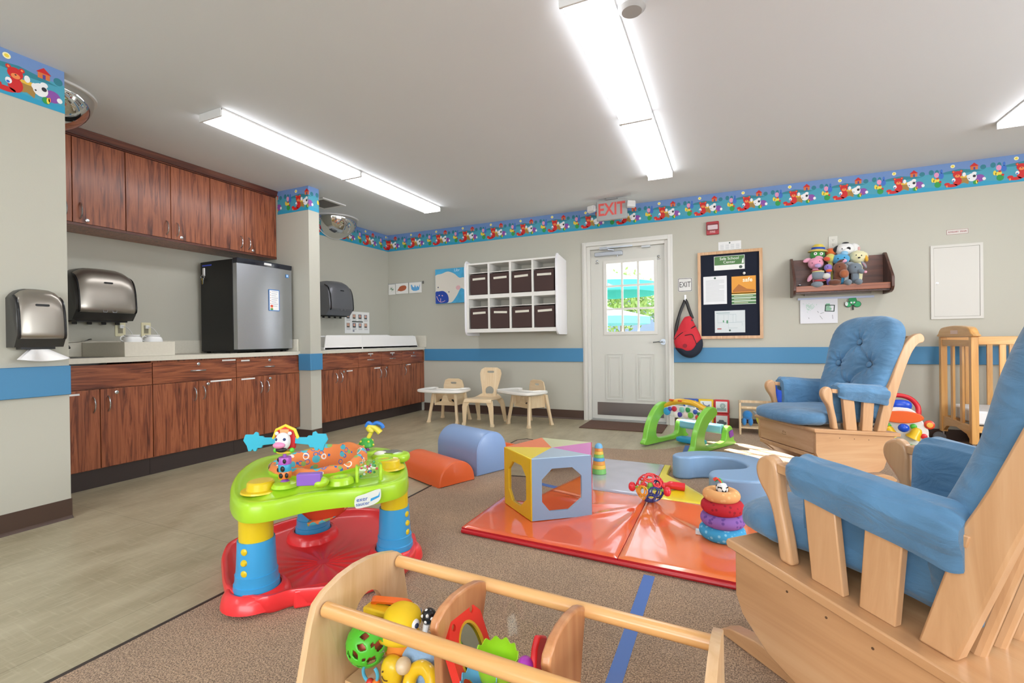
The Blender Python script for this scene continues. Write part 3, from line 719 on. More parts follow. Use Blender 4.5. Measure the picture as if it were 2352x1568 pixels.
fa = thing('faucet', 'chrome sink faucet with one long lever, half hidden by the wall corner', 'faucet', (XA + .075, 1.75, CT + .001))
MB().lathe([(.028, 0), (.026, .012), (.018, .03), (.016, .07), (.019, .09), (.012, .1), (.001, .102)]).build('faucet_body', m_chrome, fa)
MB().tube(spath([(0, 0, .06), (.05, 0, .085), (.12, 0, .08), (.14, 0, .065)]), .009).build('spout', m_chrome, fa)
MB().tube(spath([(0, 0, .1), (.01, .05, .105), (.02, .13, .112), (.022, .165, .125), (.024, .185, .128)]), [.006] * 12 + [.005, .006, .009, .014, .017, .019, .02, .021, .021, .02, .017, .01, .004][:13], 10, flat=.35).build('faucet_lever', m_chrome, fa)
t = thing('worktop', 'shorter cream laminate worktop right of the pillar holding the changing pad', 'worktop', (XF + .015, 3.5195, CT))
y1 = YB - .001 - 3.5195
MB().box((xb, 0, -.035), (0, y1, 0)).build('counter_slab', m_ctr, t, bevel=.004)
MB().box((xb, 0, .0005), (xb + .018, y1 - .02, .135)).build('backsplash', m_ctr, t, bevel=.003)
MB().box((xb, y1 - .019, .0005), (.03, y1, .16)).build('side_splash', m_ctr, t, bevel=.003)
# laminate splash box around bottle warmers
t = thing('counter_enclosure', 'cream laminate box on the worktop hiding the base of two bottle warmers', 'box', (-3.87, 1.905, CT))
mb = MB().box((-.56, 0, .0005), (-.02, .016, .105)).box((-.02, 0, .0005), (0, .335, .105)).box((-.56, .32, .0005), (-.02, .335, .105))
mb.build('enclosure_panels', m_ctr, t, bevel=.002)
m_plas = M('#eeeeec', .25)
def warmer(y, lab):
    t = thing('bottle_warmer', lab, 'bottle warmer', (-3.985, y, CT + .001), group='white bottle warmers')
    MB().sup((0, 0, .0755), (.056, .058, .075), .5, .7).build('warmer_body', m_plas, t)
    MB().lathe([(.045, .148), (.047, .157), (.03, .157), (.026, .12)]).build('well_ring', m_plas, t)
    MB().torus((-.0, -.056, .13), .018, .003, R=rotm(rx=0, ry=PI / 2)).build('carry_loop', m_plas, t)
    MB().ball((.058, .0, .05), .01).build('control_dial', m_plas, t)
warmer(2.01, 'white bottle warmer left of its twin, below the paper towel dispenser')
warmer(2.148, 'white bottle warmer right of its twin, nearer to the fridge')
for yy, lab, py in ((2.165, 'cream wall outlet with a white plug, left of the other one over the worktop', 0), (2.351, 'cream wall outlet with a white plug, nearer to the fridge', 0)):
    t = thing('wall_outlet', lab, 'wall outlet', (XA, yy, 1.09), group='cream wall outlets')
    MB().prism(rrect(-.036, -.058, .036, .058, .005), 0.0005, .006, 'yz').build('cover_plate', M('#e3dcb8', .4), t, bevel=.0015)
    mb = MB()
    for zz in (-.02, .02):
        mb.box((.006, -.008, zz - .002), (.0065, -.005, zz + .006)); mb.box((.006, .005, zz - .002), (.0065, .008, zz + .006))
    mb.box((.006, -.017, -.034), (.0062, .017, .034)); mb.build('sockets', M('#8f8a74', .5), t)
    pl = MB().prism(rrect(-.014, .006, .014, .034, .004), .007, .03, 'yz').build('plug', m_plas, t, bevel=.002)
    MB().tube(spath([(.03, 0, .02), (.06, .02, .01), (.12, .03, -.05), (.16, 0.01, -.09)]), .003, 6).build('power_cord', m_plas, pl)

# fridge
fr = thing('mini_fridge', 'black compact fridge with a brushed steel door, standing on the worktop', 'fridge', (-4.40, 2.775, CT + .001))
fx, fy = .50, .575
MB().box((0, 0, .012), (fx - .06, fy, .83)).build('cabinet', M('#0d0d0e', .45), fr, bevel=.006)
P = []
for i in range(13):
    y = .002 + (fy - .004) * i / 12; P.append((fx - .055 + .05 + .018 * math.sin(PI * i / 12), y))
mb = MB(); mb.prism([(fx - .055, .002)] + P + [(fx - .055, fy - .002)], .03, .79); mb.build('door', M('#b9bcc2', .27, metal=.9), fr, ang=50)
P2 = [(x + .002, y) for x, y in P]
Rr = [[(x, y, z) for x, y in [(fx - .055, .001)] + [(a + .004 if z > .8 else a, b) for a, b in P2] + [(fx - .055, fy - .001)]] for z in (.7915, .82, .835)]
MB().loft(Rr).build('door_trim', M('#141a28', .15, coat=.6), fr, ang=50)
MB().prism([(fx + .0165, .255), (fx + .0205, .255), (fx + .0205, .33), (fx + .0165, .33)], .803, .823).build('name_plate', m_lampw, fr)
for a_, b_ in ((.02, .01), (.02, fy - .05), (.38, .01), (.38, fy - .05)): MB().box((a_, b_, 0), (a_ + .04, b_ + .04, .012)).build('foot', m_black, fr)
st = MB().box((fx + .0045, .5, .715), (fx + .0055, .53, .745)); st.build('sticker', M('#3f8fd8', .4), fr); MB().box((fx + .0056, .507, .722), (fx + .006, .523, .74)).build('sticker_mark', M('#cfe4f8', .4), fr)
sh = thing('instruction_sheet', 'white list with a blue border and a cartoon child, stuck on the fridge door', 'notice', (-4.40 + fx + .0155, 2.775 + .30, CT + .385))
MB().box((0, 0, 0), (.0012, .115, .2)).build('sheet_border', M('#4a7fc0', .5), sh, T=TR(0, 0, 0, rz=.0))
mb = MB().box((.0013, .008, .008), (.0018, .107, .192)); mb.build('sheet_page', M('#f2f2f2', .5), sh)
mb = MB()
for i in range(8): mb.box((.0019, .028 if i else .03, .178 - i * .019), (.0021, .098 - (i % 3) * .01, .181 - i * .019))
for i in range(5): mb.box((.0019, .014, .170 - i * .026), (.0021, .022, .176 - i * .026), 1)
mb.prism(ell(.03, .035, .014, .016), .0019, .0022, 'yz', 2); mb.prism(ell(.03, .046, .015, .01), .0022, .0024, 'yz', 3); mb.prism(ell(.03, .016, .016, .008), .0019, .0022, 'yz', 4)
mb.build('printed_lines', [M('#7a86a8', .6), M('#c98f6a', .6), M('#f0c09a', .6), M('#d8482a', .6), M('#4fae4a', .6)], sh)
kk = thing('key_ring', 'magnetic white hook with keys on the black side of the fridge', 'keys', (-4.34, 2.7749, CT + .70))
MB().box((-.014, -.012, 0), (.014, 0, .075)).build('magnet_hook', M('#e6e6e6', .3), kk, bevel=.005)
MB().torus((.0, -.018, -.01), .022, .002, R=rotm(rx=PI / 2)).build('ring', m_chrome, kk)
MB().box((-.008, -.02, -.075), (.0, -.017, -.03)).cyl((-.004, -.0205, -.03), (-.004, -.0165, -.03), .011).build('brass_key', M('#b59a4a', .3, metal=.9), kk)
MB().box((.006, -.02, -.07), (.012, -.017, -.03)).cyl((.009, -.0205, -.028), (.009, -.0165, -.028), .011).build('steel_key', m_chrome, kk)
t = MB().box((0, 0, 0), (.13, .002, .012)).build('marker_pen', M('#3f55d8', .3), bevel=.001, loc=(-4.37, 2.7725, CT + .79)); tag(t, 'short blue and white marker stuck near the top of the fridge side', 'marker')

# paper towel dispensers
m_dsp = M('#9b958c', .28, metal=.75); m_dspd = M('#17171a', .22)
def dispenser(loc, w_, h_, d_, lab, T=None, towel=False, grey=False):
    t = thing('towel_dispenser', lab, 'towel dispenser', loc, group='wall paper towel dispensers')
    def outline(k, d0=0):
        # side profile (x out, z)
        P = [(0, 0), (d_ * .72, 0), (d_ * .93, h_ * .14), (d_, h_ * .2), (d_ * .985, h_ * .45), (d_ * .92, h_ * .72), (d_ * .78, h_ * .9), (d_ * .52, h_ * .985), (d_ * .3, h_), (0, h_)]
        return P
    P = outline(1); Q = [P[0]] + [tuple(v) for v in [(a, b) for a, b in P[1:-1]]] + [P[-1]]
    nn = len(Q)
    ts = [-1, -.96, -.86, -.7, -.45, 0, .45, .7, .86, .96, 1]
    sh = lambda t: 1 - .17 * abs(t) ** 4
    MB().loft([[(a * (1 - .06 * abs(t) ** 8), t * w_ / 2, b * (sh(t) if b > h_ * .3 else 1)) for a, b in Q] for t in ts]).build('housing', M('#3b3a39', .3, metal=.3) if not grey else M('#6f7075', .35, metal=.4), t, ang=50)
    # front cover (steel shell) standing slightly proud
    fp = [(d_ * .93, h_ * .145), (d_ * 1.0, h_ * .2), (d_ * .985, h_ * .45), (d_ * .92, h_ * .72), (d_ * .78, h_ * .9), (d_ * .55, h_ * .985)]
    fp = [(v.x, v.y) for v in [Vector((a, b, 0)) for a, b in fp]]
    fp = [(p.x, p.y) for p in spath([(a, b, 0) for a, b in fp], 4)]
    Rr = []
    for q_ in (-.9, -.84, -.7, -.45, 0, .45, .7, .84, .9):
        y = q_ * w_ / 2; s = 1.045 - .045 * abs(q_ / .9) ** 6; k = lambda b: b * (sh(q_) if b > h_ * .3 else 1)
        Rr.append([(a * s, y, k(b)) for a, b in fp] + [(a * s - .012, y, k(b) - .003) for a, b in fp[::-1]])
    MB().loft(Rr).build('front_cover', m_dsp if not grey else M('#77787d', .35, metal=.5), t, ang=50)
    for s in (-1, 1):
        mb = MB(); mb.tube([(a * 1.0, s * (w_ / 2 * .93), b * (sh(.93) if b > h_ * .3 else 1)) for a, b in fp], .006, 8); mb.build('edge_trim', m_dspd, t)
    MB().prism(rrect(-.028, h_ * .69, .028, h_ * .69 + .012, .005), d_ * .96, d_ * .985, 'yz').build('badge', m_dspd, t)
    MB().box((.02, -w_ / 2 + .03, -.012), (d_ * .6, w_ / 2 - .03, .001)).build('outlet_slot', m_dspd, t)
    if towel:
        mb = MB()
        mb.grid(lambda u, v: (d_ * .35 + .02 * math.sin(u * 9) * v + .03 * v, -.03 - .055 * v + (u) * (.07 + .13 * v), -.012 - .05 * v - .012 * math.sin(u * PI) * v), 24, 6)
        mb.grid(lambda u, v: (d_ * .35 + .02 * math.sin(u * 9) * v + .0315 + .03 * v, -.03 - .055 * v + (u) * (.07 + .13 * v), -.012 - .05 * v - .012 * math.sin(u * PI) * v), 24, 6)
        mb.build('paper_towel', M('#eeeceb', .8), t)
    else:
        for y in (-.12, -.04, .04, .12): MB().prism(rrect(y * w_ / .34 - .014, -.03, y * w_ / .34 + .014, -.011, .005), .05, .062, 'yz').build('guard_tab', m_dspd, t)
        for y in (-.03, .03): MB().panel(rrect(y - .014, h_ * .14, y + .014, h_ * .25, .006), [rrect(y - .011, h_ * .155, y + .011, h_ * .24, .004)], d_ * 1.037, d_ * 1.041, 'yz').build('hand_symbol', M('#7c7c80', .4), t)
    return t
dispenser((XN, 1.228, .957), .195, .305, .128, 'brushed steel folded towel dispenser on the near left wall, paper hanging out', towel=True)
dispenser((XA, 1.985, 1.15), .385, .395, .235, 'larger steel towel dispenser on the alcove wall over the sink')
dispenser((XA, 4.36, 1.285), .385, .42, .23, 'dark grey towel dispenser over the changing counter, half behind the pillar', grey=True)

# changing pad tray
m_chg = M('#f1f0ee', .3)
t = thing('changing_tray', 'white moulded baby changing tray on the worktop right of the pillar', 'changing tray', (-3.87, 3.72, CT + .0008))
def wallp(P, th, h, lean): pass
mb = MB()
Lh = 1.65
out = [[(-.50, 0, 0), (0, 0, 0), (0, Lh, 0), (-.50, Lh, 0)]]
def ringr(d, z): return [(-.52 - d, -d, z), (d, -d, z), (d, Lh + d, z), (-.52 - d, Lh + d, z)]
mb.box((-.52, .0, 0), (0, Lh, .03))
# front board, higher at the left two fifths with a scoop further on
fpz = [(.0, .0), (.025, .15), (.04, .158), (.54, .162), (.60, .162), (1.02, .166), (1.09, .155), (Lh - .1, .158), (Lh - .05, .15), (Lh, 0)]
mb.prism(fpz, -.02, 0, 'yz'); mb.prism(fpz, -.56, -.535, 'yz')
mb.box((-.535, .03, 0), (-.02, .05, .145)); mb.box((-.535, Lh - .08, 0), (-.02, Lh - .06, .145))
mb.build('tray_shell', m_chg, t, bevel=.006)
MB().sup((-.28, Lh / 2, .055), (.22, Lh / 2 - .09, .024), .3, .3).build('pad', M('#dfe6ea', .5), t)
MB().box((.0008, .56, .002), (.004, .575, .16)).build('panel_seam', m_chg, t)
t = thing('poster', 'white chart of eight diaper changing photos on the wall over the tray', 'poster', (XA, 4.625, 1.075))
MB().box((0.0005, 0, 0), (.002, .455, .285)).build('sheet', M('#efefec', .5), t)
mb = MB(); rnd = random.Random(3)
for r_ in range(2):
    for c in range(4):
        y = .03 + c * .108; z = .19 - r_ * .115
        mb.box((.002, y, z), (.0022, y + .06, z + .06), 1 + (c + r_) % 3); mb.prism(ell(y + .03, z + .035, .018, .02, 12), .0022, .0025, 'yz', 4); mb.box((.0022, y + .008, z + .002), (.0024, y + .05, z + .018), 0)
        for k in range(3): mb.box((.002, y, z - .012 - k * .008), (.0022, y + .07, z - .009 - k * .008), 5)
mb.box((.002, .13, .115 + .03), (.0024, .33, .13 + .03), 0)
mb.box((.002, .14, .02), (.0022, .17, .045), 1)
mb.build('printed_pictures', [M('#3d4642', .6), M('#8c8f9c', .6), M('#b9a59a', .6), M('#6f6a78', .6), M('#d9a58c', .6), M('#a9a9a9', .6)], t)
# ================= ON THE BACK WALL =================
YW = YB - .0006
def onwall(name, lab, cat, x, z, group=None, y=YW): return thing(name, lab, cat, (x, y, z), group=group)
# cubby with fabric bins
m_cub = M('#e6e4de', .4); m_cubin = M('#cfcabd', .6)
cb = onwall('cubby_unit', 'white wall-mounted cubby unit of eight compartments holding brown fabric bins', 'cubby', -2.37, 1.02)
yf = 5.155 - YW
sp = [(0, .0), (yf + .05, .0), (yf + .02, .012), (yf - .005, .05), (yf - .012, .1), (yf - .012, .84), (yf, .9), (yf + .03, .935), (yf + .06, .925), (0, .89)]
for x in (-2.996 + 2.37, -1.7975 + 2.37): MB().prism(sp, x, x + .024, 'yz').build('side_panel', M('#eeedf0', .35), cb, bevel=.003)
xl, xr_ = -2.971 + 2.37, -1.798 + 2.37
MB().box((xl, -.012, .04), (xr_, 0, .89)).build('back_panel', m_cubin, cb)
for z0, z1 in ((.038, .083), (.455, .502), (.875, .895)): MB().box((xl, yf, z0), (xr_, -.0125, z1)).build('shelf_board', m_cub, cb)
dv = [-2.94, -2.66, -2.371, -2.082, -1.80]
for x in [-2.9555] + dv[1:-1]:
    w2 = .012 if x != -2.9555 else .015
    for z0, z1 in ((.0835, .4545), (.5025, .8745)): MB().box((x + 2.37 - w2, yf + .001, z0), (x + 2.37 + w2, -.0125, z1)).build('divider', m_cub, cb)
m_bin = M('#473431', .9, bump=.2, bscale=400); m_bl = M('#dedacb', .5)
rows = [(.5025, .77 - .0), (.0835, .355)]
rowname = ['top', 'bottom']; colname = ['leftmost', 'second from left', 'third from left', 'rightmost']
for r_, (z0, zs) in enumerate(rows):
    for c in range(4):
        x0 = dv[c] + 2.37 + .014; x1 = dv[c + 1] + 2.37 - .014
        MB().box((x0 - .002, yf + .004, z0 + .265), (x1 + .002, -.0125, z0 + .273)).build('thin_shelf', m_cub, cb)
        t = thing('fabric_bin', 'dark brown fabric bin, %s in the %s row of the white cubby' % (colname[c], rowname[r_]), 'bin', (dv[c] + .016, 5.155 + .006, 1.02 + z0 + .001), group='brown fabric bins in the cubby')
        wd = dv[c + 1] - dv[c] - .032; rnd = random.Random(r_ * 4 + c)
        dx = rnd.uniform(-.004, .004); mb = MB()
        sg = .006 * rnd.random()
        P = [(.004, .002), (wd - .004, .002 + sg), (wd - .001 + dx, .252), (wd * .5, .2505), (.002 + dx, .252)]
        mb.prism(P, 0, .012, 'xz'); mb.box((.003, .0125, .003), (.012, .30, .245)); mb.box((wd - .012, .0125, .003), (wd - .003, .30, .245)); mb.box((.003, .29, .003), (wd - .003, .30, .245)); mb.box((.012, .0125, .003), (wd - .012, .29, .012))
        mb.build('bin_body', m_bin, t, bevel=.004)
        cx = wd * (.52 + rnd.uniform(-.03, .03)); a = rnd.uniform(-.05, .04)
        mb = MB().box((-.088, -.0015, -.013), (.088, 0, .013)); mb.build('name_tape', m_bl, t, T=TR(cx, -.0002, .195, ry=a))
# canvas painting
t = onwall('canvas_painting', 'blue canvas painting of a white animal head with dark blue muzzle beside the cubby', 'painting', -3.63, 1.468)
MB().box((0, -.035, 0), (.62, 0, .465)).build('canvas', M('#4fb0dd', .6, var=.12, vscale=14), t)
mb = MB()
def cl_(P, x0=.002, x1=.618, z0=.002, z1=.463): return [(min(max(a, x0), x1), min(max(b, z0), z1)) for a, b in P]
hd = smoothpoly([(.002, .002 + .26), (.004, .38), (.1, .4), (.2, .425), (.3, .39), (.38, .33), (.45, .33), (.52, .25), (.47, .17), (.4, .19), (.34, .1), (.27, .02), (.2, .004), (.004, .004)], 4)
mb.prism(cl_(hd), -.036, -.035, 'xz', 0)
mb.prism(cl_(smoothpoly([(.002, .15), (.05, .165), (.13, .165), (.19, .12), (.21, .05), (.18, .004), (.004, .004)], 4)), -.0365, -.036, 'xz', 1)
mb.prism(ell(.045, .22, .009, .009, 12), -.0368, -.036, 'xz', 2); mb.prism(ell(.215, .15, .008, .008, 12), -.0368, -.036, 'xz', 2)
mb.prism(ell(.36, .2, .035, .03, 14), -.0368, -.036, 'xz', 3)
mb.tube(spath([(.02, -.037, .1), (.045, -.037, .05), (.08, -.037, .02), (.13, -.037, .025), (.155, -.037, .04)]), .004, 6, mat=3)
mb.tube([(.08, -.037, .02), (.085, -.037, .07)], .004, 6, mat=3)
mb.prism(ell(.06, .11, .012, .007, 10, .5), -.037, -.0365, 'xz', 3); mb.prism(ell(.11, .105, .012, .007, 10, -.5), -.037, -.0365, 'xz', 3)
mb.build('painted_head', [M('#e6e0d4', .6), M('#2347a8', .6), M('#22305a', .6), M('#e9b9bd', .6)], t)
MB().text('Libr', .055, TR(.30, -.0356, .435, rx=PI / 2), align='LEFT').build('painted_name', M('#cfe8f4', .6), t)
# rail of drawings
t = onwall('display_rail', 'thin grey strip on the wall near the corner holding three drawings', 'display rail', -4.452, 1.777)
MB().box((0, -.008, 0), (.60, 0, .012)).build('strip', m_alu, t, bevel=.001); MB().box((.595, -.014, -.018), (.61, 0, .02)).build('end_clip', m_steel, t)
def drawing(x, z0, w_, h_, lab, fn, tilt=0):
    t = thing('childs_drawing', lab, 'drawing', (x, YW - .009, z0)); t.rotation_euler.y = tilt
    MB().box((0, -.001, 0), (w_, 0, h_)).build('paper', M('#ecebe6', .7), t)
    mb = MB(); cols = fn(mb); mb.build('crayon_marks', cols, t)
def d1(mb):
    rnd = random.Random(5)
    for i in range(9): a = rnd.uniform(0, PI); mb.bar((.06 - .035 * math.cos(a), -.0015, .08 - .03 * math.sin(a)), (.06 + .035 * math.cos(a), -.0015, .08 + .03 * math.sin(a)), .0006, .003, up=(0, 0, 1))
    return M('#4f8f68', .7)
def d2(mb): mb.prism(smoothpoly([(.03, .05), (.06, .04), (.1, .035), (.16, .05), (.185, .08), (.17, .11), (.12, .115), (.07, .1), (.05, .075)], 4), -.0016, -.001, 'xz'); mb.tube(spath([(.03, -.0015, .05), (.02, -.0015, .035), (.045, -.0015, .03)]), .0012, 5); return M('#b3603f', .7)
def d3(mb):
    P = [(.03, .11), (.04, .05), (.07, .03), (.12, .028), (.17, .04), (.185, .12), (.16, .075), (.14, .1), (.12, .07), (.1, .115), (.085, .075), (.06, .09), (.045, .12)]
    mb.prism(P, -.0016, -.001, 'xz'); return M('#62a8dc', .7)
drawing(-4.448, 1.632, .122, .147, 'small white paper with a green crayon scribble, left of three on the rail', d1)
drawing(-4.318, 1.638, .216, .147, 'white paper with a rust brown crayon blob, middle of three on the rail', d2)
drawing(-4.086, 1.638, .212, .147, 'white paper with a sky blue crayon scribble, right of three on the rail', d3)
# small exit sign, hook, backpack
t = onwall('exit_plate', 'small white plate reading EXIT in black beside the door', 'sign', -.4275, 1.537)
MB().prism(rrect(-.073, -.074, .073, .074, .01), -.004, 0, 'xz').build('plate', M('#d9d8d4', .4), t)
mb = MB().panel(rrect(-.069, -.07, .069, .07, .009), [rrect(-.064, -.065, .064, .065, .007)], -.0048, -.004, 'xz'); mb.text('EXIT', .085, TR(0, -.0046, 0, rx=PI / 2) @ Matrix.Diagonal((.68, 1, 1, 1)))
mb.build('exit_lettering', M('#3a3436', .5), t)
t = onwall('wall_hook', 'small metal hook under the EXIT plate', 'hook', -.425, 1.385)
MB().box((-.008, -.003, -.03), (.008, 0, .04)).tube(spath([(0, -.003, -.015), (0, -.03, -.03), (0, -.035, -.005)]), .004).build('hook_body', m_chrome, t)
t = thing('sling_backpack', 'red and navy sling backpack with black straps hanging from the wall hook', 'backpack', (-.405, YW - .022, .745))
def bagR(k, d):
    P = smoothpoly([(-.135, .21), (-.10, .30), (-.04, .42), (-.005, .445), (.04, .44), (.075, .36), (.13, .24), (.15, .13), (.12, .05), (.04, .004), (-.05, .03), (-.12, .11)], 4)
    c = Vector((.01, .2)); return [((Vector(p) - c) * k + c) for p in P]
mb = MB(); mb.loft([[(p.x, y, p.y) for p in bagR(k, 0)] for k, y in ((.85, 0), (1, -.025), (.98, -.065), (.82, -.085), (.5, -.098), (.1, -.1))])
bag = mb.build('main_body', M('#cf2b38', .8, bump=.15, bscale=300), t, ang=60)
nv = smoothpoly([(-.118, .105), (-.05, .028), (.04, .003), (.12, .05), (.152, .13), (.142, .2), (.11, .14), (.05, .08), (-.03, .07), (-.09, .1)], 4)
c = Vector((.03, .09)); mb = MB(); mb.loft([[(p.x, y, p.y) for p in [((Vector(q) - c) * k + c) for q in nv]] for k, y in ((1.02, -.02), (1.03, -.068), (.93, -.088), (.6, -.1))]); mb.build('base_panel', M('#1c2233', .8), t, ang=60)
mb = MB(); mb.tube(spath([(-.125, -.075, .2), (-.06, -.09, .26), (.02, -.092, .30), (.085, -.08, .34)]), .006, 8)
mb.tube(spath([(-.02, -.1, .24), (.05, -.102, .25), (.075, -.1, .2), (.1, -.09, .13)]), .004, 8); mb.build('zipper', m_black, t)
for P in ([(-.125, -.03, .2), (-.11, -.02, .35), (-.07, -.012, .5), (-.03, -.006, .60), (-.025, -.01, .625)], [(.055, -.03, .42), (.02, -.02, .52), (-.005, -.012, .6), (-.025, -.01, .63)]):
    MB().tube(spath(P), .016, 8, flat=.25, up=(0, 1, 0)).build('strap', m_black, t)
MB().prism(ell(-.02, .13, .022, .022, 16), -.1015, -.098, 'xz').build('badge', M('#8f2230', .8), t); MB().prism(ell(.05, .40, .009, .009), -.078, -.07, 'xz').build('stud', m_black, t)
# bulletin board
m_oak = wood(['#b98a5c', '#c99c6e', '#d8b084'], 'z', 40, 12)
bb = onwall('bulletin_board', 'oak framed bulletin board with a navy felt face', 'bulletin board', -.295, .945)
Wb, Hb = .617, .922
MB().panel([(0, 0), (Wb, 0), (Wb, Hb), (0, Hb)], [[(.03, .03), (Wb - .03, .03), (Wb - .03, Hb - .03), (.03, Hb - .03)]], -.03, 0, 'xz').build('frame', m_oak, bb, bevel=.003)
MB().box((.03, -.012, .03), (Wb - .03, 0, Hb - .03)).build('felt_panel', M('#141a2b', .95, bump=.2, bscale=500), bb)
YBb = YW - .0125
def sheet(name, lab, x0, x1, z0, z1, col, draw, cat='notice', yy=YBb):
    t = thing(name, lab, cat, (x0, yy, z0)); w_, h_ = x1 - x0, z1 - z0
    MB().box((0, -.001, 0), (w_, 0, h_)).build('sheet', M(col, .55), t)
    mb = MB(); ms = draw(mb, w_, h_)
    if mb.v: mb.build('print', ms, t)
    return t
R_ = lambda mb, x0, z0, x1, z1, m=0, l=0: mb.box((x0, -.0014 - l * .0004, z0), (x1, -.001 - l * .0004, z1), m)
def s1(mb, w_, h_):
    R_(mb, .004, h_ * .36, w_ - .004, h_ - .004, 0); mb.text('Safe School', .04, TR(w_ * .5, -.0018, h_ * .80, rx=PI / 2), 1); mb.text('Center', .04, TR(w_ * .5, -.0018, h_ * .55, rx=PI / 2), 1)
    mb.prism(ell(w_ * .87, h_ * .16, .016, .016, 16), -.0018, -.001, 'xz', 2); mb.prism([(w_ * .9, h_ * .42), (w_ * .97, h_ * .42), (w_ * .96, h_ * .8), (w_ * .93, h_ * .7)], -.0018, -.0014, 'xz', 1)
    return [M('#4b7a3f', .5), M('#eef0ea', .5), M('#4a5a52', .5)]
sheet('sign_sheet', 'white and green sheet reading Safe School Center at the top of the board', -.133, .159, 1.668, 1.815, '#eceeea', s1)
def s2(mb, w_, h_):
    mb.prism(ell(w_ * .5, h_ * .93, .011, .011, 14), -.0015, -.001, 'xz', 0)
    rnd = random.Random(2)
    for i in range(17): R_(mb, .025, h_ * .84 - i * .0135, w_ - .025 - (rnd.random() * .05 if i % 4 == 3 else 0), h_ * .84 - i * .0135 + .004, 1)
    return [M('#3f5a4f', .5), M('#b9bcbe', .5)]
sheet('letter', 'typed white letter pinned at the left of the bulletin board', -.241, -.012, 1.312, 1.608, '#e6e8ea', s2)
def s3(mb, w_, h_):
    R_(mb, 0, h_ * .38, w_, h_, 0); R_(mb, 0, h_ * .36, w_, h_ * .41, 1)
    mb.text('safe', .06, TR(w_ * .66, -.0018, h_ * .86, rx=PI / 2), 2, bold=.001)
    mb.prism([(w_ * .05, h_ * .5), (w_ * .3, h_ * .72), (w_ * .62, h_ * .55), (w_ * .95, h_ * .5), (w_ * .95, h_ * .44), (w_ * .05, h_ * .44)], -.0018, -.0014, 'xz', 3)
    for k in range(3): R_(mb, 0, h_ * (.25 - k * .115), w_, h_ * (.33 - k * .115), 4, 0); R_(mb, w_ * .1, h_ * (.285 - k * .115), w_ * (.88 - .1 * k), h_ * (.3 - k * .115), 2, 1)
    return [M('#e29a2b', .5), M('#f3c24a', .5), M('#fbf4d8', .5), M('#b06a1d', .5), M('#4f7f4a', .5)]
sheet('flyer', 'orange and green flyer with the word safe, at the right of the board', .033, .260, 1.301, 1.593, '#d5dfd0', s3)
def s4(mb, w_, h_):
    for x0, z0, x1, z1 in ((.1, .45, .9, .46), (.1, .45, .105, .82), (.3, .45, .305, .82), (.45, .2, .455, .82), (.1, .82, .7, .83), (.7, .45, .705, .83), (.9, .3, .905, .46), (.45, .2, .75, .21), (.72, .5, .98, .505), (.6, .45, .605, .82)): R_(mb, x0 * w_, z0 * h_, x1 * w_, z1 * h_, 0)
    R_(mb, .27 * w_, .47 * h_, .31 * w_, .56 * h_, 1); R_(mb, .39 * w_, .42 * h_, .44 * w_, .56 * h_, 1); R_(mb, .08 * w_, .15 * h_, .22 * w_, .2 * h_, 2); R_(mb, .05 * w_, .88 * h_, .5 * w_, .91 * h_, 0)
    mb.prism(ell(w_ * .5, h_ * .1, .01, .01, 12), -.0015, -.001, 'xz', 3)
    return [M('#8fa7ad', .5), M('#4f9a6a', .5), M('#b34f4f', .5), M('#3f5a4f', .5)]
sheet('evacuation_map', 'white floor plan sheet at the bottom of the bulletin board', -.132, .157, 1.009, 1.24, '#d3dadc', s4)
t = thing('push_pin', 'white round push pin above the orange flyer', 'push pin', (.152, YBb, 1.62)); MB().cyl((0, -.012, 0), (0, 0, 0), .003).lathe([(.001, 0), (.001, 0)]).build('pin_shaft', m_chrome, t)
MB().ball((0, -.018, 0), .014).build('pin_head', M('#e9e9e6', .4), t)
def s5(mb, w_, h_):
    mb.prism(ell(w_ * .5, h_ * .82, .008, .008, 12), -.0015, -.001, 'xz', 0)
    for i in range(6):
        for k in range(4): R_(mb, w_ * (.08 + k * .23), h_ * (.1 + .1 * i), w_ * (.24 + k * .23), h_ * (.13 + .1 * i), 1)
    return [M('#3f5a4f', .5), M('#b3b7b9', .5)]
sheet('schedule_sheet', 'small white table of text taped above the bulletin board', -.089, .128, 1.88, 1.967, '#e4e5e4', s5, yy=YW)
# fire alarm
t = onwall('fire_alarm', 'red wall fire alarm strobe with the word FIRE', 'fire alarm', -.143, 2.12)
MB().prism(rrect(-.062, -.07, .062, .068, .01), -.03, 0, 'xz').build('alarm_body', M('#a81f2b', .35), t, bevel=.004)
MB().prism(rrect(-.05, -.02, .05, .03, .008), -.045, -.03, 'xz').build('strobe_lens', M('#d9c4c8', .15), t, bevel=.006)
MB().text('FIRE', .03, TR(0, -.0306, -.043, rx=PI / 2)).build('fire_lettering', M('#f0d9d9', .5), t)
MB().panel(rrect(-.056, -.03, .056, .045, .008), [rrect(-.05, -.022, .05, .034, .006)], -.034, -.03, 'xz').build('lens_bezel', M('#7f1420', .35), t)
# outlet above shelf
t = onwall('wall_outlet', 'white wall outlet just above the plush toys on the shelf', 'wall outlet', .93, 1.868)
MB().prism(rrect(-.037, -.058, .037, .058, .005), -.005, 0, 'xz').build('cover_plate', M('#cfcdc2', .4), t, bevel=.0015)
mb = MB()
for z in (-.022, .022): mb.box((-.008, -.0056, z), (-.005, -.005, z + .008)); mb.box((.005, -.0056, z), (.008, -.005, z + .008)); mb.cyl((0, -.0056, z - .008), (0, -.005, z - .008), .003)
mb.build('sockets', M('#5f5f5a', .5), t)
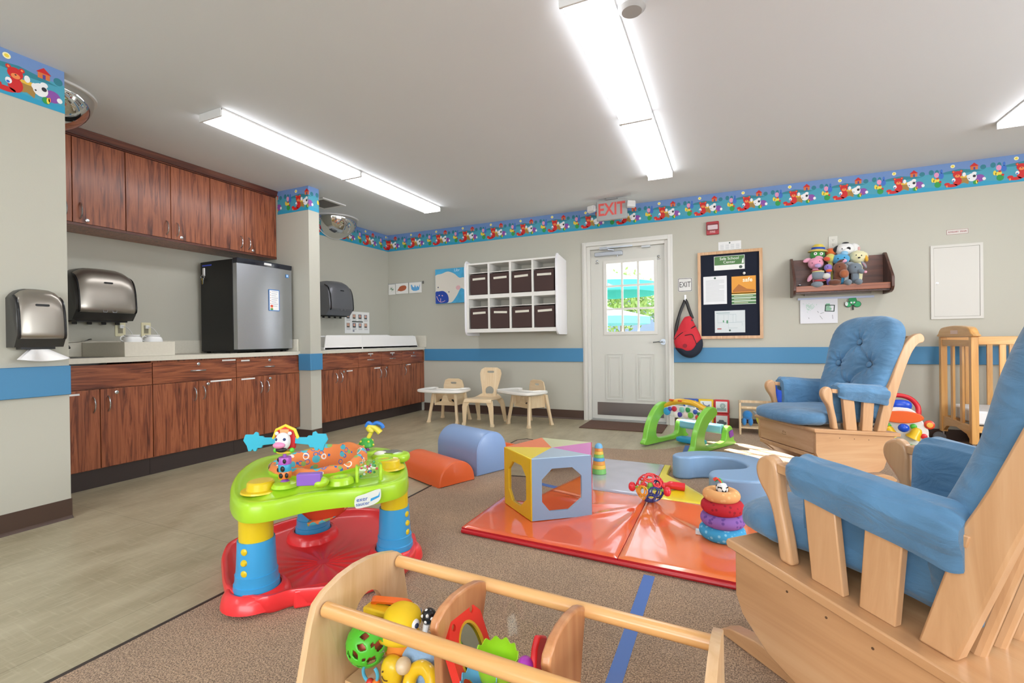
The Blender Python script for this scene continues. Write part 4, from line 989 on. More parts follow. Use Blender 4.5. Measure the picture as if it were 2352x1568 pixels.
# wall shelf
w_sh = wood(['#4a2a20', '#6a3c2c', '#7d4a37'], 'x', 26, 14, .4); w_shz = wood(['#3d2620', '#54352b', '#64443a'], 'z', 26, 14, .4)
t = onwall('wall_shelf', 'cherry wall shelf with solid sides and a front lip, loaded with plush toys', 'shelf', .565, 1.345)
pf = [(0, 0.0), (-.2, .003), (-.25, .02), (-.275, .05), (-.278, .13), (-.262, .155), (-.06, .375), (-.04, .385), (0, .385)]
for x in (0, .752): MB().prism(pf, x, x + .022, 'yz').build('side_panel', w_shz, t, bevel=.003)
MB().box((.0222, -.018, .055), (.7518, 0, .37)).build('back_board', w_sh, t)
MB().box((.0222, -.235, .05), (.7518, -.0182, .068)).build('shelf_board', w_sh, t)
MB().box((.0222, -.253, .035), (.7518, -.2352, .09)).build('front_lip', wood(['#7a4430', '#94573d', '#a5674a'], 'x', 26, 14, .35), t, bevel=.004)
MB().box((.12, -.03, .012), (.66, 0, .05)).build('wall_cleat', M('#8f8b85', .5), t)
MB().box((.0222, -.225, .02), (.7518, -.21, .0495)).build('under_rail', w_shz, t)
for x, z in ((.60, .27), (.60, .1)): MB().cyl((x, -.021, z), (x, -.018, z), .006).build('screw_cap', M('#b9a9a0', .5), t)
t = onwall('display_rail', 'thin grey strip on the wall under the cherry shelf', 'display rail', .63, 1.318); MB().box((0, -.010, 0), (.62, 0, .02)).build('strip', M('#9aa0b4', .4, metal=.4), t)
def d4(mb, w_=.31, h_=.235):
    rnd = random.Random(9)
    for i in range(46):
        a = rnd.uniform(0, 6.28); q = rnd.gauss(0, .012); x = .08 + q * 1.4 + rnd.gauss(0, .012); z = .16 + rnd.gauss(0, .02); mb.bar((x, -.0015, z), (x + .012 * math.cos(a), -.0015, z + .012 * math.sin(a)), .0006, .002, mat=1)
    for i in range(9): mb.box((.21 + rnd.random() * .01, -.0017, .125 + i * .0075), (.245 + rnd.random() * .02, -.001, .13 + i * .0075), 0)
    mb.panel([(.205, .115), (.285, .11), (.29, .175), (.21, .18)], [[(.213, .122), (.278, .118), (.282, .168), (.218, .172)]], -.0018, -.001, 'xz', 2)
    for x0, z0, x1, z1 in ((.165, .075, .187, .04), (.268, .08, .272, .04), (.17, .095, .2, .105), (.07, .06, .075, .045), (.145, .12, .155, .105)): mb.bar((x0, -.0015, z0), (x1, -.0015, z1), .0006, .0025, mat=3)
    return [M('#2fa05f', .7), M('#7fcaa0', .7), M('#1d3a2d', .7), M('#3d4a46', .7)]
t = thing('childs_drawing', 'white paper with green marker scribbles hanging under the cherry shelf', 'drawing', (.649, YW - .011, 1.085)); MB().box((0, -.001, 0), (.312, 0, .236)).build('paper', M('#dfe0e6', .7), t)
mb = MB(); mm = d4(mb); mb.build('marker_marks', mm, t)
t = thing('shamrock_cutout', 'green paper shamrock with a hat and eyes hanging under the shelf', 'paper decoration', (1.082, YW - .011, 1.26))
mb = MB()
for cx, cz, r_, m in ((-.035, 0, .028, 0), (.035, 0, .03, 0), (0, .02, .028, 0)): mb.prism(ell(cx, cz, r_ * 1.05, r_, 18), -.0015 - .0003 * (cx > 0), 0, 'xz', 1)
for cx, cz, r_ in ((-.033, 0, .024), (.036, 0, .026), (0, .02, .024)): mb.prism(ell(cx, cz, r_ * 1.05, r_, 18), -.0024, -.0019, 'xz', 0)
mb.prism([(-.006, -.055), (.008, -.055), (.004, 0), (-.004, 0)], -.002, 0, 'xz', 1); mb.prism([(-.035, .032), (.035, .03), (.026, .062), (-.03, .06)], -.0028, -.0024, 'xz', 2)
mb.prism(ell(-.012, .016, .008, .009), -.0028, -.0024, 'xz', 3); mb.prism(ell(.012, .016, .008, .009), -.0028, -.0024, 'xz', 3)
mb.prism(ell(-.05, .005, .012, .02), -.003, -.0024, 'xz', 3)
mb.build('cutout', [M('#2fa765', .6), M('#14281e', .6), M('#1f8f52', .6), M('#dfe8e4', .6)], t, flat=True)
# access panel + sign
t = onwall('access_panel', 'white painted metal access panel with a small lock on the right part of the wall', 'access panel', 1.668, 1.098)
MB().panel([(0, 0), (.36, 0), (.36, .663), (0, .663)], [[(.022, .022), (.338, .022), (.338, .641), (.022, .641)]], -.012, 0, 'xz').build('panel_frame', M('#cfccc4', .45), t, bevel=.002)
MB().box((.0235, -.009, .0235), (.3365, 0, .6395)).build('panel_door', M('#cdcac2', .45), t, bevel=.001)
MB().at(TR(.045, -.009, .325, rx=PI / 2)).lathe([(.009, 0), (.009, .002), (.004, .003), (.0005, .003)], n=16).build('panel_lock', m_chrome, t)
t = onwall('drain_sign', 'small sign reading AUXILIARY DRAIN in red above the access panel', 'sign', 1.8585, 1.872)
MB().box((-.0735, -.002, -.021), (.0735, 0, .021)).build('plate', M('#cfc9c2', .5), t)
mb = MB().panel([(-.0735, -.021), (.0735, -.021), (.0735, .021), (-.0735, .021)], [[(-.072, -.0195), (.072, -.0195), (.072, .0195), (-.072, .0195)]], -.0026, -.002, 'xz'); mb.text('AUXILIARY  DRAIN', .0175, TR(0, -.0025, 0, rx=PI / 2) @ Matrix.Diagonal((.86, 1, 1, 1)), bold=.0002)
mb.build('red_lettering', M('#a5525a', .5), t)

# ---- plush toys on the shelf
YT = 5.30
def plush(lab, x, z, name='plush_toy'): return thing(name, lab, 'plush toy', (x, YT, z), group='plush toys on the wall shelf')
FUZ = dict(bump=.5, bscale=260)
def fz(c): return M(c, .95, sheen=.4, **FUZ)
ebl = M('#17171c', .25)
def eyes(t, pts, r=.006, big=None):
    for p in pts:
        if big: MB().ball(p, (big, .004, big)).build('eye_white', M('#f2f2f2', .5), t)
        MB().ball((p[0], p[1] - (.004 if big else 0), p[2]), r).build('eye', ebl, t)
ZSH = 1.345 + .0685
# body lumps keep each toy standing on the shelf
def body(t, z0, c, w_=.05, d_=.05, x=0, y=0):
    h = z0 - ZSH; w_ *= .62; d_ *= .55
    MB().sup((x, y, -h / 2 - .005), (w_, d_, h / 2), .8, .9, wob=.08).build('body', fz(c), t)
t = plush('green plush frog with white eyes and yellow sun hat, upper left of the pile', .79, 1.745); t.location.y = 5.42
MB().sup((0, 0, 0), (.062, .05, .05), .9, .9).build('head', fz('#3f9a45'), t); body(t, 1.72, '#3f9a45', .06)
eyes(t, [(-.022, -.047, .008), (.026, -.047, .003)], .005, .015)
MB().lathe([(.085, .0), (.08, .008), (.055, .02), (.052, .05), (.035, .072), (.001, .078)], n=24).build('hat', fz('#e8cf4f'), t, T=TR(.005, 0, .028, ry=.08))
MB().lathe([(.0565, .022), (.0555, .042)], n=24, caps=False).build('hat_band', M('#2a4fb0', .8), t, T=TR(.005, 0, .028, ry=.08))
t = plush('white plush dog with one black ear and a black eye patch, top of the pile', 1.01, 1.775); t.location.y = 5.415
MB().sup((0, 0, 0), (.075, .06, .062), .9, .9, wob=.05).build('head', fz('#eeeeec'), t); body(t, 1.75, '#eeeeec', .055)
MB().sup((-.072, -.005, .01), (.022, .02, .042), .9, .9, R=rotm(ry=.7)).build('ear', fz('#1b1b1f'), t); MB().sup((.005, -.005, .06), (.028, .03, .012), .9, .9).build('head_spot', fz('#1b1b1f'), t)
MB().sup((.02, -.057, .0), (.017, .01, .017)).build('eye_patch', fz('#1b1b1f'), t); eyes(t, [(-.03, -.055, .003), (.02, -.067, .0)], .005); MB().sup((-.0, -.058, -.018), (.03, .02, .02)).build('muzzle', fz('#f4f4f2'), t)
t = plush('white plush rabbit behind the white dog, only a pink inner ear showing', 1.085, 1.775); t.location.y = 5.44
MB().sup((0, 0, 0), (.05, .04, .06), wob=.06).build('head', fz('#ecebe8'), t); body(t, 1.75, '#ecebe8', .04, .03); MB().sup((.035, -.03, .0), (.012, .01, .02)).build('ear', fz('#e8b6b0'), t)
t = plush('orange plush toy wedged behind the hat and the yellow plush', .90, 1.76); t.location.y = 5.43
MB().sup((0, 0, 0), (.045, .04, .045), wob=.06).build('head', fz('#dd6a2a'), t); body(t, 1.73, '#dd6a2a', .035, .03)
t = plush('pale yellow plush duck with an orange beak behind the pink pig', .885, 1.695); t.location.y = 5.355
MB().sup((0, 0, 0), (.042, .04, .045), wob=.05).build('head', fz('#d8cf6a'), t); body(t, 1.66, '#d8cf6a', .035, .035); MB().sup((-.035, -.045, -.01), (.026, .03, .02), .8, .8, R=rotm(ry=.3)).build('beak', fz('#e2572c'), t)
t = plush('cream fluffy plush dog with a golden yellow ear, right side of the pile', 1.105, 1.69); t.location.y = 5.355
MB().sup((0, 0, 0), (.07, .055, .058), .9, .9, wob=.14, wsc=40).build('head', fz('#ece6b8'), t); body(t, 1.66, '#ece6b8', .05, .045); MB().sup((.052, -.03, -.022), (.016, .018, .032), R=rotm(ry=-.2)).build('ear', fz('#e0ab2f'), t)
eyes(t, [(-.028, -.055, .012), (.012, -.056, .006)], .005); MB().ball((-.008, -.062, -.015), (.011, .008, .007)).build('nose', ebl, t)
t = plush('blue plush bear with a pink muzzle in the middle of the pile', .965, 1.68); t.location.y = 5.345
MB().sup((0, 0, 0), (.07, .055, .05), .9, .9, wob=.04).build('head', fz('#4fa8d8'), t); body(t, 1.65, '#4fa8d8', .05, .04)
for x, z, c in ((-.058, .02, '#6ab5dc'), (.03, .052, '#8fc4e4')): MB().sup((x, 0, z), (.03, .02, .024)).build('ear', fz(c), t)
MB().sup((.015, -.055, -.025), (.024, .018, .018)).build('muzzle', fz('#e8a9c4'), t); eyes(t, [(-.03, -.053, .0), (.02, -.055, .006)], .005); MB().ball((.005, -.074, -.015), (.01, .006, .006)).build('nose', ebl, t)
t = plush('pink plush pig leaning at the left of the pile', .765, 1.655); t.location.y = 5.345
MB().sup((0, 0, 0), (.064, .055, .055), .9, .9).build('head', fz('#e79ab5'), t); body(t, 1.62, '#e79ab5', .05, .04)
for x, z in ((-.07, .035), (.03, .05)): MB().sup((x, 0, z), (.035, .012, .02), R=rotm(ry=-.3 if x < 0 else .3)).build('ear', fz('#eaa5bd'), t)
MB().sup((.01, -.06, -.03), (.028, .016, .02)).build('snout', fz('#b9a0cf'), t); eyes(t, [(-.035, -.053, .0), (.025, -.052, .012)], .004)
t = plush('purple plush dinosaur with an orange beak behind the brown horse', .856, 1.60); t.location.y = 5.285
MB().sup((0, 0, 0), (.034, .03, .034)).build('head', fz('#8f78c8'), t); body(t, 1.575, '#8f78c8', .03, .03); MB().sup((-.0, -.03, -.032), (.026, .02, .014)).build('beak', fz('#e2572c'), t); eyes(t, [(-.008, -.03, .004)], .004)
t = plush('brown plush horse with a tan muzzle, front centre of the pile', .945, 1.585); t.location.y = 5.27
MB().sup((0, 0, 0), (.052, .045, .058), .9, .9, R=rotm(ry=-.2)).build('head', fz('#7a4630'), t); MB().sup((.025, -.035, -.055), (.036, .036, .038), .9, .9).build('muzzle', fz('#a8603a'), t)
MB().sup((.0, 0, .062), (.03, .018, .014), R=rotm(ry=-.6)).build('forelock', fz('#5a3222'), t); body(t, 1.55, '#6a3c28', .05, .045, -.02); MB().sup((-.05, -.02, -.13), (.05, .04, .03), wob=.2).build('leg', fz('#6a3c28'), t); eyes(t, [(-.01, -.044, .01)], .005)
t = plush('grey plush mouse with pink ears and a pink nose, front right of the pile', 1.06, 1.575); t.location.y = 5.275
MB().sup((0, 0, 0), (.055, .05, .052), .9, .9).build('head', fz('#75818c'), t); MB().sup((.04, -.035, -.03), (.03, .03, .022), R=rotm(ry=.5)).build('snout', fz('#75818c'), t); MB().ball((.068, -.055, -.042), .0125).build('nose', M('#eaa9bb', .7), t)
MB().sup((-.03, 0, .045), (.034, .012, .02), R=rotm(ry=.3)).build('ear', fz('#8a949c'), t); e_ = MB().sup((.068, -.005, .03), (.014, .014, .036), R=rotm(ry=-.5)).build('ear', fz('#8a949c'), t); MB().sup((.066, -.018, .027), (.007, .006, .024), R=rotm(ry=-.5)).build('inner_ear', fz('#b98a98'), e_)
body(t, 1.54, '#75818c', .05, .045); 
for x in (-.06, .02): MB().sup((x, -.03, -.125), (.03, .045, .028), wob=.15).build('paw', fz('#75818c'), t)
eyes(t, [(-.005, -.049, .008)], .005)
t = plush('grey plush donkey with white muzzle and yellow ruff, front left of the pile', .77, 1.53); t.location.y = 5.26
MB().sup((0, 0, 0), (.058, .045, .042), .9, .9).build('head', fz('#7b8792'), t); MB().sup((.062, -.02, -.012), (.034, .03, .028)).build('muzzle', fz('#d5d3cc'), t)
MB().sup((-.0, 0, .035), (.05, .035, .012), wob=.1).build('ruff', fz('#e0d890'), t); MB().sup((-.01, -.004, .046), (.046, .036, .006), wob=.15, wsc=30).build('ruff_trim', fz('#c32f2f'), t); MB().ball((.01, -.032, .06), (.014, .01, .01)).build('button', ebl, t)
MB().sup((-.065, -.01, -.02), (.018, .014, .04), R=rotm(ry=.5)).build('ear', fz('#d89ab0'), t); MB().sup((.01, -.01, -.05), (.05, .035, .012), wob=.1).build('collar', fz('#b92b30'), t)
MB().sup((-.01, -.0, -.085), (.05, .05, .032), wob=.1).build('body', fz('#7b8792'), t)
t = plush('small black and white toy alone at the left end of the shelf', .625, ZSH + .022); MB().sup((0, 0, -.002), (.018, .018, .019), .6, .8).build('body', M('#17171a', .5), t); MB().ball((0, 0, .017), (.012, .012, .006)).build('cap', M('#dcdcdc', .4), t)
# ================= FLOOR: CHAIRS, MATS, TOYS NEAR THE DOOR =================
CZ = .0085      # carpet top
m_birch = wood(['#d9bd93', '#e2c9a3', '#ead6b4'], 'z', 22, 10, .35, .3)
m_birchx = wood(['#d9bd93', '#e2c9a3', '#ead6b4'], 'x', 22, 10, .35, .3)
m_foot = M('#dccbaa', .5)
m_strap = M('#1d1d1f', .6)
def feeding_chair(x, y, rz, lab, pose):
    t = thing('feeding_chair', lab, 'chair', (x, y, 0), rz, group='toddler feeding chairs with trays')
    # legs splay outwards; local -y is the front
    for sx in (-1, 1):
        for sy, yb in ((-1, -.17), (1, .16)):
            mb = MB(); top = Vector((sx * .145, yb * .72, .34)); bot = Vector((sx * .19, yb, 0))
            mb.loft([[tuple(c + Vector((a * w_, b * w_, 0))) for a, b in ((-1, -1), (1, -1), (1, 1), (-1, 1))] for c, w_ in ((top, .017), (top.lerp(bot, .5), .015), (top.lerp(bot, .88), .015), (bot, .021))])
            mb.build('leg', m_birch, t, bevel=.004)
    # bucket back with grip hole
    P = [(-.13, .19), (-.14, .3), (-.135, .42), (-.115, .48), (-.07, .5), (.07, .5), (.115, .48), (.135, .42), (.14, .3), (.13, .19)]
    MB().panel(P, [rrect(-.04, .435, .04, .46, .0125)], .105, .117, 'xz').build('backrest', m_birchx, t, bevel=.003)
    MB().box((-.13, -.1, .2), (.13, .104, .212)).build('seat', m_birchx, t, bevel=.004)
    for sx in (-1, 1): MB().prism([(-.12, .2), (.104, .2), (.104, .36), (-.12, .34)], sx * .133 - .006, sx * .133 + .006, 'yz').build('side_panel', m_birch, t, bevel=.003)
    MB().prism([(-.127, .2), (.127, .2), (.127, .23), (.05, .25), (.02, .33), (-.02, .33), (-.05, .25), (-.127, .23)], -.112, -.1, 'xz').build('crotch_guard', m_birchx, t, bevel=.003)
    for sx in (-1, 1): MB().tube(spath([(sx * .1, .09, .25), (sx * .085, .0, .225), (sx * .06, -.04, .25), (sx * .08, -.06, .26), (sx * .1, -.04, .235)]), .011, 8, flat=.5).build('strap', m_strap, t)
    # tray
    out = smoothpoly([(-.30, -.2), (-.25, -.28), (0, -.315), (.25, -.28), (.30, -.2), (.285, -.02), (.24, .06), (.17, .03), (.145, -.06), (0, -.095), (-.145, -.06), (-.17, .03), (-.24, .06), (-.285, -.02)], 4)
    c = Vector((0, -.14))
    sc = lambda k: [tuple((Vector(p) - c) * k + c) for p in out]
    mb = MB(); mb.loft([[(a, b, z) for a, b in sc(k)] for k, z in ((.93, .362), (1, .372), (1, .392), (.97, .398), (.93, .392), (.9, .386))])
    mb.build('tray', M('#ebe8e0', .3), t)
    for sx in (-1, 1): MB().box((sx * .158 - .012, -.12, .34), (sx * .158 + .012, .05, .362)).build('tray_bracket', M('#e2e0d8', .4), t, bevel=.003)
    return t
feeding_chair(-3.06, 4.87, .06, 'wooden feeding chair with a white tray nearest the corner cabinets', 0)
feeding_chair(-2.065, 4.985, -.50, 'wooden feeding chair with a white tray, turned sideways right of the tall chair', 1)
# plain bent plywood chair
t = thing('wooden_chair', 'bent plywood child chair with a tall back, between the two feeding chairs', 'chair', (-2.575, 4.86, 0), .03)
prof = [(-.195, .262), (-.19, .285), (-.17, .297), (-.1, .296), (.0, .289), (.08, .288), (.115, .298), (.14, .33), (.155, .39), (.168, .47), (.18, .56), (.19, .645)]
pr = spath([(0, a, b) for a, b in prof], 3)
def backw(z, y):
    if z < .31 and y < .1: return .17
    u = (z - .29) / .355
    return max(.05, .1 + .045 * math.sin(min(max((u - .2) / .8, 0), 1) * PI * .55) + (.07 * (1 - u / .12) if u < .12 else 0)) * (1 if u < .93 else math.sqrt(max(.05, 1 - ((u - .93) / .075) ** 2)) * .35 + .65 if u < 1 else .7)
mb = MB(); Rr = []
for i, p in enumerate(pr):
    w_ = backw(p.z, p.y); d = (pr[min(i + 1, len(pr) - 1)] - pr[max(i - 1, 0)]).normalized(); nn = Vector((0, -d.z, d.y)) * .006
    Rr.append([(-w_, p.y + nn.y, p.z + nn.z), (w_, p.y + nn.y, p.z + nn.z), (w_, p.y - nn.y, p.z - nn.z), (-w_, p.y - nn.y, p.z - nn.z)])
mb.loft(Rr[:22]); mb.build('seat', m_birchx, t, bevel=.003)
# backrest as a flat sheet with oval and slot, leaning
P = [(-.095, 0), (-.09, .04), (-.1, .1), (-.125, .2), (-.138, .28), (-.125, .325), (-.08, .35), (.08, .35), (.125, .325), (.138, .28), (.125, .2), (.1, .1), (.09, .04), (.095, 0)]
mb = MB().panel(P, [ell(0, .075, .055, .052, 24), rrect(-.045, .285, .045, .31, .012)], -.006, .006, 'xz')
mb.build('backrest', m_birch, t, T=TR(0, .118, .292, rx=-.18), bevel=.003)
for sx in (-1, 1):
    for sy, yt, yb in ((-1, -.175, -.185), (1, .1, .19)):
        mb = MB(); top = Vector((sx * .135, yt, .285)); bot = Vector((sx * .178, yb, .0))
        mid = top.lerp(bot, .25) + Vector((sx * .018, sy * .01, 0))
        mb.loft([[tuple(c + Vector((a * w_, b * .009, 0))) for a, b in ((-1, -1), (1, -1), (1, 1), (-1, 1))] for c, w_ in ((top, .045), (mid, .03), (top.lerp(bot, .85), .019), (bot, .02))])
        l_ = mb.build('leg', m_birch, t, bevel=.003); MB().box((bot.x - .021, bot.y - .013, .0), (bot.x + .021, bot.y + .013, .03)).build('foot_cap', m_foot, l_, bevel=.003)

# foam shapes
m_fb = M('#88a4cf', .38, bump=.06, bscale=40, coat=.1); m_fo = M('#ec6a34', .36, bump=.06, bscale=40, coat=.15)
m_fb2 = M('#82a3c6', .38, bump=.06, bscale=40, coat=.1)
ax = Vector((-.92, .39, 0)).normalized(); sd = Vector((.39, .92, 0)).normalized()
def arch(w_, h_, r_top=1, n=18, flat=0):
    P = [(-w_ / 2, 0)]
    if flat: P.append((-w_ / 2, h_ - w_ / 2)); hh = w_ / 2; z0 = h_ - w_ / 2
    else: hh = h_; z0 = 0
    for i in range(n + 1):
        a = PI - PI * i / n; P.append((w_ / 2 * math.cos(a), z0 + hh * math.sin(a) ** (.85 if not flat else 1)))
    P.append((w_ / 2, 0)); return P
def hump(o, w_, h_, L_, mat, lab, flat, zf=0):
    t = thing('foam_bolster', lab, 'foam shape', (o.x, o.y, zf), math.atan2(sd.y, sd.x))
    P = arch(w_, h_, flat=flat)
    mb = MB(); c = Vector((0, h_ * .45))
    Rr = []
    for y, k in ((0, .93), (.004, .975), (.016, 1), (L_ * .3, 1.005), (L_ * .6, 1.0), (L_ - .016, 1), (L_ - .004, .975), (L_, .93)):
        Rr.append([(c.x + (a - c.x) * k, y, max(0.0, c.y + (b - c.y) * k)) for a, b in P])
    mb.loft(Rr); mb.build('foam_body', mat, t, ang=50)
    sp_ = [(c.x + (a - c.x) * .985, .006, c.y + (b - c.y) * .985) for a, b in P]
    MB().tube(sp_, .0035, 6).build('seam_piping', mat, t)
    return t
A0 = Vector((-1.706, 2.583, 0)); A1 = Vector((-1.591, 2.854, 0)); B0 = Vector((-1.604, 2.904, 0)); B1 = Vector((-1.511, 3.155, 0))
hump((A0 + A1) / 2 - sd * .004, .29, .15, .52, m_fo, 'low orange vinyl foam hump lying beside the tall blue one', 0, .0085)
hump((B0 + B1) / 2 + sd * .006, .272, .295, .5, m_fb, 'tall light blue vinyl foam arch block beside the orange hump', 1, .0085)
t = thing('foam_wedge', 'flat orange vinyl foam wedge mostly hidden behind the blue arch block', 'foam shape', (-1.86, 3.50, CZ), math.atan2(sd.y, sd.x))
MB().prism([(0, 0), (.4, 0), (.4, .015), (0, .13)], .0, .4, 'xz').build('foam_body', m_fo, t, bevel=.008)

# play mat of four coloured panels
m_mo = M('#ea6030', .2, coat=1, bump=.05, bscale=12); m_mo2 = M('#ee7636', .2, coat=1, bump=.05, bscale=12); m_mr = M('#c3202a', .35)
m_ms = M('#a9a8b8', .22, coat=1, bump=.05, bscale=12); m_my = M('#e3cf1e', .28, coat=.4)
t = thing('play_mat', 'large vinyl floor mat with orange, silver and yellow panels under the pentagon cube', 'mat', (0, 0, CZ), 0)
def folds(x, y):
    # wrinkles radiating from the ball in the middle
    dx, dy = x + .42, y - 2.72; r_ = math.hypot(dx, dy); a = math.atan2(dy, dx)
    s_ = max(0, 1 - abs(r_ - .32) / .34)
    z = 0
    for a0, k in ((-1.75, 1), (-2.25, .8), (-1.25, .8), (-2.7, .45), (-.8, .5), (1.75, .7), (1.2, .5)):
        da = (a - a0 + PI) % (2 * PI) - PI
        z += k * math.exp(-(da * r_ / .028) ** 2)
    return .011 * s_ * z + .0012 * noise.noise(Vector((x * 9, y * 9, 0)))
def matpanel(nm, x0, x1, y0, y1, mat, clip=None):
    Hm = .034; nx, ny = max(6, int((x1 - x0) / .013)), max(6, int((y1 - y0) / .013))
    def top(u, v):
        p = top_(u, v); return (p[0], p[1] - .048 * (p[0] + 1.215), p[2])
    def top_(u, v):
        x = x0 + (x1 - x0) * u; y = y0 + (y1 - y0) * v
        if clip: x = x0 + (clip(y) - x0) * u
        e = min(u * (x1 - x0), (1 - u) * (x1 - x0), v * (y1 - y0), (1 - v) * (y1 - y0))
        q = min(1, e / .025)
        return (x, y, Hm - .006 * (1 - q) ** 2 + folds(x, y) * q)
    mb = MB(); mb.grid(top, nx, ny)
    # sides and bottom
    def edge(u, v): p = top(u, v); return (p[0], p[1])
    n_ = 12
    loop = [edge(i / n_, 0) for i in range(n_)] + [edge(1, i / n_) for i in range(n_)] + [edge(1 - i / n_, 1) for i in range(n_)] + [edge(0, 1 - i / n_) for i in range(n_)]
    mb.loft([[(a, b, .0) for a, b in loop], [(a, b, .026) for a, b in loop], [(a, b, .029) for a, b in loop]], mat=1, caps=False); mb.add([(a, b, 0) for a, b in loop], [tuple(range(len(loop)))], 1)
    return mb.build(nm, [mat, m_mr if mat in (m_mo, m_mo2) else mat], t, ang=60)
matpanel('orange_panel', -1.215, -.436, 2.030, 2.868, m_mo); matpanel('orange_panel', -.434, .38, 2.030, 2.868, m_mo2)
matpanel('silver_panel', -1.2, -.436, 2.870, 3.64, m_ms)
matpanel('yellow_panel', -.434, -.12, 2.870, 3.64, m_my, clip=lambda y: -.12 - .27 * min(1, max(0, (y - 3.0) / .38)) ** 1.1)
MB().tube([(-1.213, 2.028, .012), (.38, 2.028 - .048 * 1.595, .012)], .009, 8).build('red_edge_piping', m_mr, t)
t2 = thing('floor_mat', 'red and pale blue mat on the floor under the far glider', 'mat', (.62, 3.30, CZ))
MB().prism(rrect(0, 0, .5, .24, .03), 0, .03).build('blue_section', M('#b9cbe0', .35), t2, bevel=.006)
MB().prism(rrect(0, .242, .5, .30, .02), 0, .034).build('red_section', M('#dd3a35', .4), t2, bevel=.006)
# blue tape line
o = MB().box((-.322, 1.2, CZ - .0004), (-.278, 1.955, CZ + .0004)).build('floor_tape', M('#4f74b8', .6)); tag(o, 'blue tape strip stuck on the carpet in front of the play mat', 'tape')
o = MB().box((-.36, 3.66, CZ - .0004), (-.325, 4.45, CZ + .0004)).build('floor_tape', M('#4f6fa8', .6)); tag(o, 'short blue tape strip on the carpet under the green baby gym', 'tape')

# pentagon mirror cube
V5 = [(-1.155, 2.411), (-.915, 2.215), (-.660, 2.408), (-.735, 2.700), (-1.050, 2.722)]
cx5 = sum(v[0] for v in V5) / 5; cy5 = sum(v[1] for v in V5) / 5
zc0 = CZ + .037; H5 = .311
t = thing('pentagon_play_cube', 'five-sided vinyl play cube with coloured triangles on top and octagonal mirrors', 'play cube', (cx5, cy5, zc0))
colv = ['#d4a80f', '#7f95ae', '#c3252c', '#b9bf90', '#e8683a']        # sides: yellow, blue, red, sage, orange
colt = ['#e8cf3f', '#a5b9c8', '#cf6fb9', '#c9cba0', '#ee8458']
names5 = ['yellow', 'blue', 'red', 'sage', 'orange']
mirror = M('#dddddd', .03, metal=1)
for i in range(5):
    a = Vector((V5[i][0] - cx5, V5[i][1] - cy5, 0)); b = Vector((V5[(i + 1) % 5][0] - cx5, V5[(i + 1) % 5][1] - cy5, 0)); L5 = (b - a).length
    T5 = Matrix.Translation(a) @ Matrix.Rotation(math.atan2((b - a).y, (b - a).x), 4, 'Z')
    k = L5
    oct_ = [(.30, .13), (.62, .13), (.84, .30), (.84, .68), (.68, .83), (.34, .83), (.17, .66), (.17, .30)]
    mb = MB(); mb.panel([(.002, 0), (k - .002, 0), (k - .002, H5), (.002, H5)], [[(u * k, v * H5) for u, v in oct_]], -.004, .004, 'xz')
    sp = mb.build('side_panel', M(colv[i], .33, coat=.2, bump=.08, bscale=25), t, T=T5, bevel=.002); sp['label'] = names5[i] + ' vinyl side panel with an octagonal window'
    MB().panel([(.14 * k, .1 * H5), (.88 * k, .1 * H5), (.88 * k, .87 * H5), (.14 * k, .87 * H5)], [], .0045, .006, 'xz').build('mirror', mirror, sp)
    MB().prism([(0, 0), (a.x * 1.0, a.y * 1.0), (b.x, b.y)], H5 - .006, H5 + .004).build('top_triangle', M(colt[i], .3, coat=.3), t, bevel=.002)['label'] = names5[i] + ' triangle of the top'
    MB().tube([(a.x, a.y, 0), (a.x, a.y, H5 + .002)], .004, 8).build('corner_piping', M(colv[(i + 4) % 5], .4), t)
# stacking cups
t = thing('stacking_cups', 'small tower of upside-down stacking cups in orange, yellow, green and blue', 'stacking cups', (-.817, 3.195, CZ + .036))
z = 0; cc = ['#7fc06a', '#e8bf4f', '#e39a4a', '#5f9fd0', '#86c46a', '#e8c24f', '#e8964a']; hh = [.034, .026, .026, .022, .022, .022, .02]
for i, (c, h_) in enumerate(zip(cc, hh)):
    r0 = .049 - i * .0036; MB().lathe([(r0 - .006, 0), (r0, 0), (r0, .004), (r0 - .003, h_ - .001), (r0 - .006, h_ - .001)]).build('cup', M(c, .4), t, T=TR(0, 0, z)); z += h_
MB().lathe([(.027, 0), (.026, .012), (.02, .024), (.01, .031), (.001, .033)]).build('cup', M('#6fb0d8', .4), t, T=TR(0, 0, z))
# ring stacker
t = thing('plush_ring_stack', 'stack of four soft rings, blue, purple, red and peach, on the play mat', 'ring stacker', (-.035, 2.375, CZ + .034))
z = .0
for R0, r_, c, c2 in ((.064, .036, '#3f9fd0', '#86c8e4'), (.062, .034, '#8b62b0', '#6a4796'), (.059, .034, '#b8202f', '#8f1626'), (.053, .028, '#e0a468', '#e8b980')):
    m_, nt, b_ = nmat('plush_ring'); tc = nt.nodes.new('ShaderNodeTexCoord'); vo = nt.nodes.new('ShaderNodeTexVoronoi'); vo.inputs['Scale'].default_value = 45
    nt.links.new(tc.outputs['Object'], vo.inputs[0]); rp = nt.nodes.new('ShaderNodeValToRGB'); rp.color_ramp.elements[0].position = .25; rp.color_ramp.elements[1].position = .35
    rp.color_ramp.elements[0].color = lin(c2); rp.color_ramp.elements[1].color = lin(c); nt.links.new(vo.outputs['Distance'], rp.inputs[0]); nt.links.new(rp.outputs[0], b_.inputs['Base Color']); b_.inputs['Roughness'].default_value = .9
    MB().torus((random.uniform(-.004, .004), random.uniform(-.004, .004), z + r_ * .88), R0, r_, n=40, k=16, flat=.92).build('soft_ring', m_, t); z += r_ * 1.66
MB().lathe([(.012, 0), (.014, z - .02), (.024, z - .005), (.026, z + .01), (.018, z + .028), (.001, z + .033)]).build('centre_post', M('#e9e9e6', .7), t)
mb = MB()
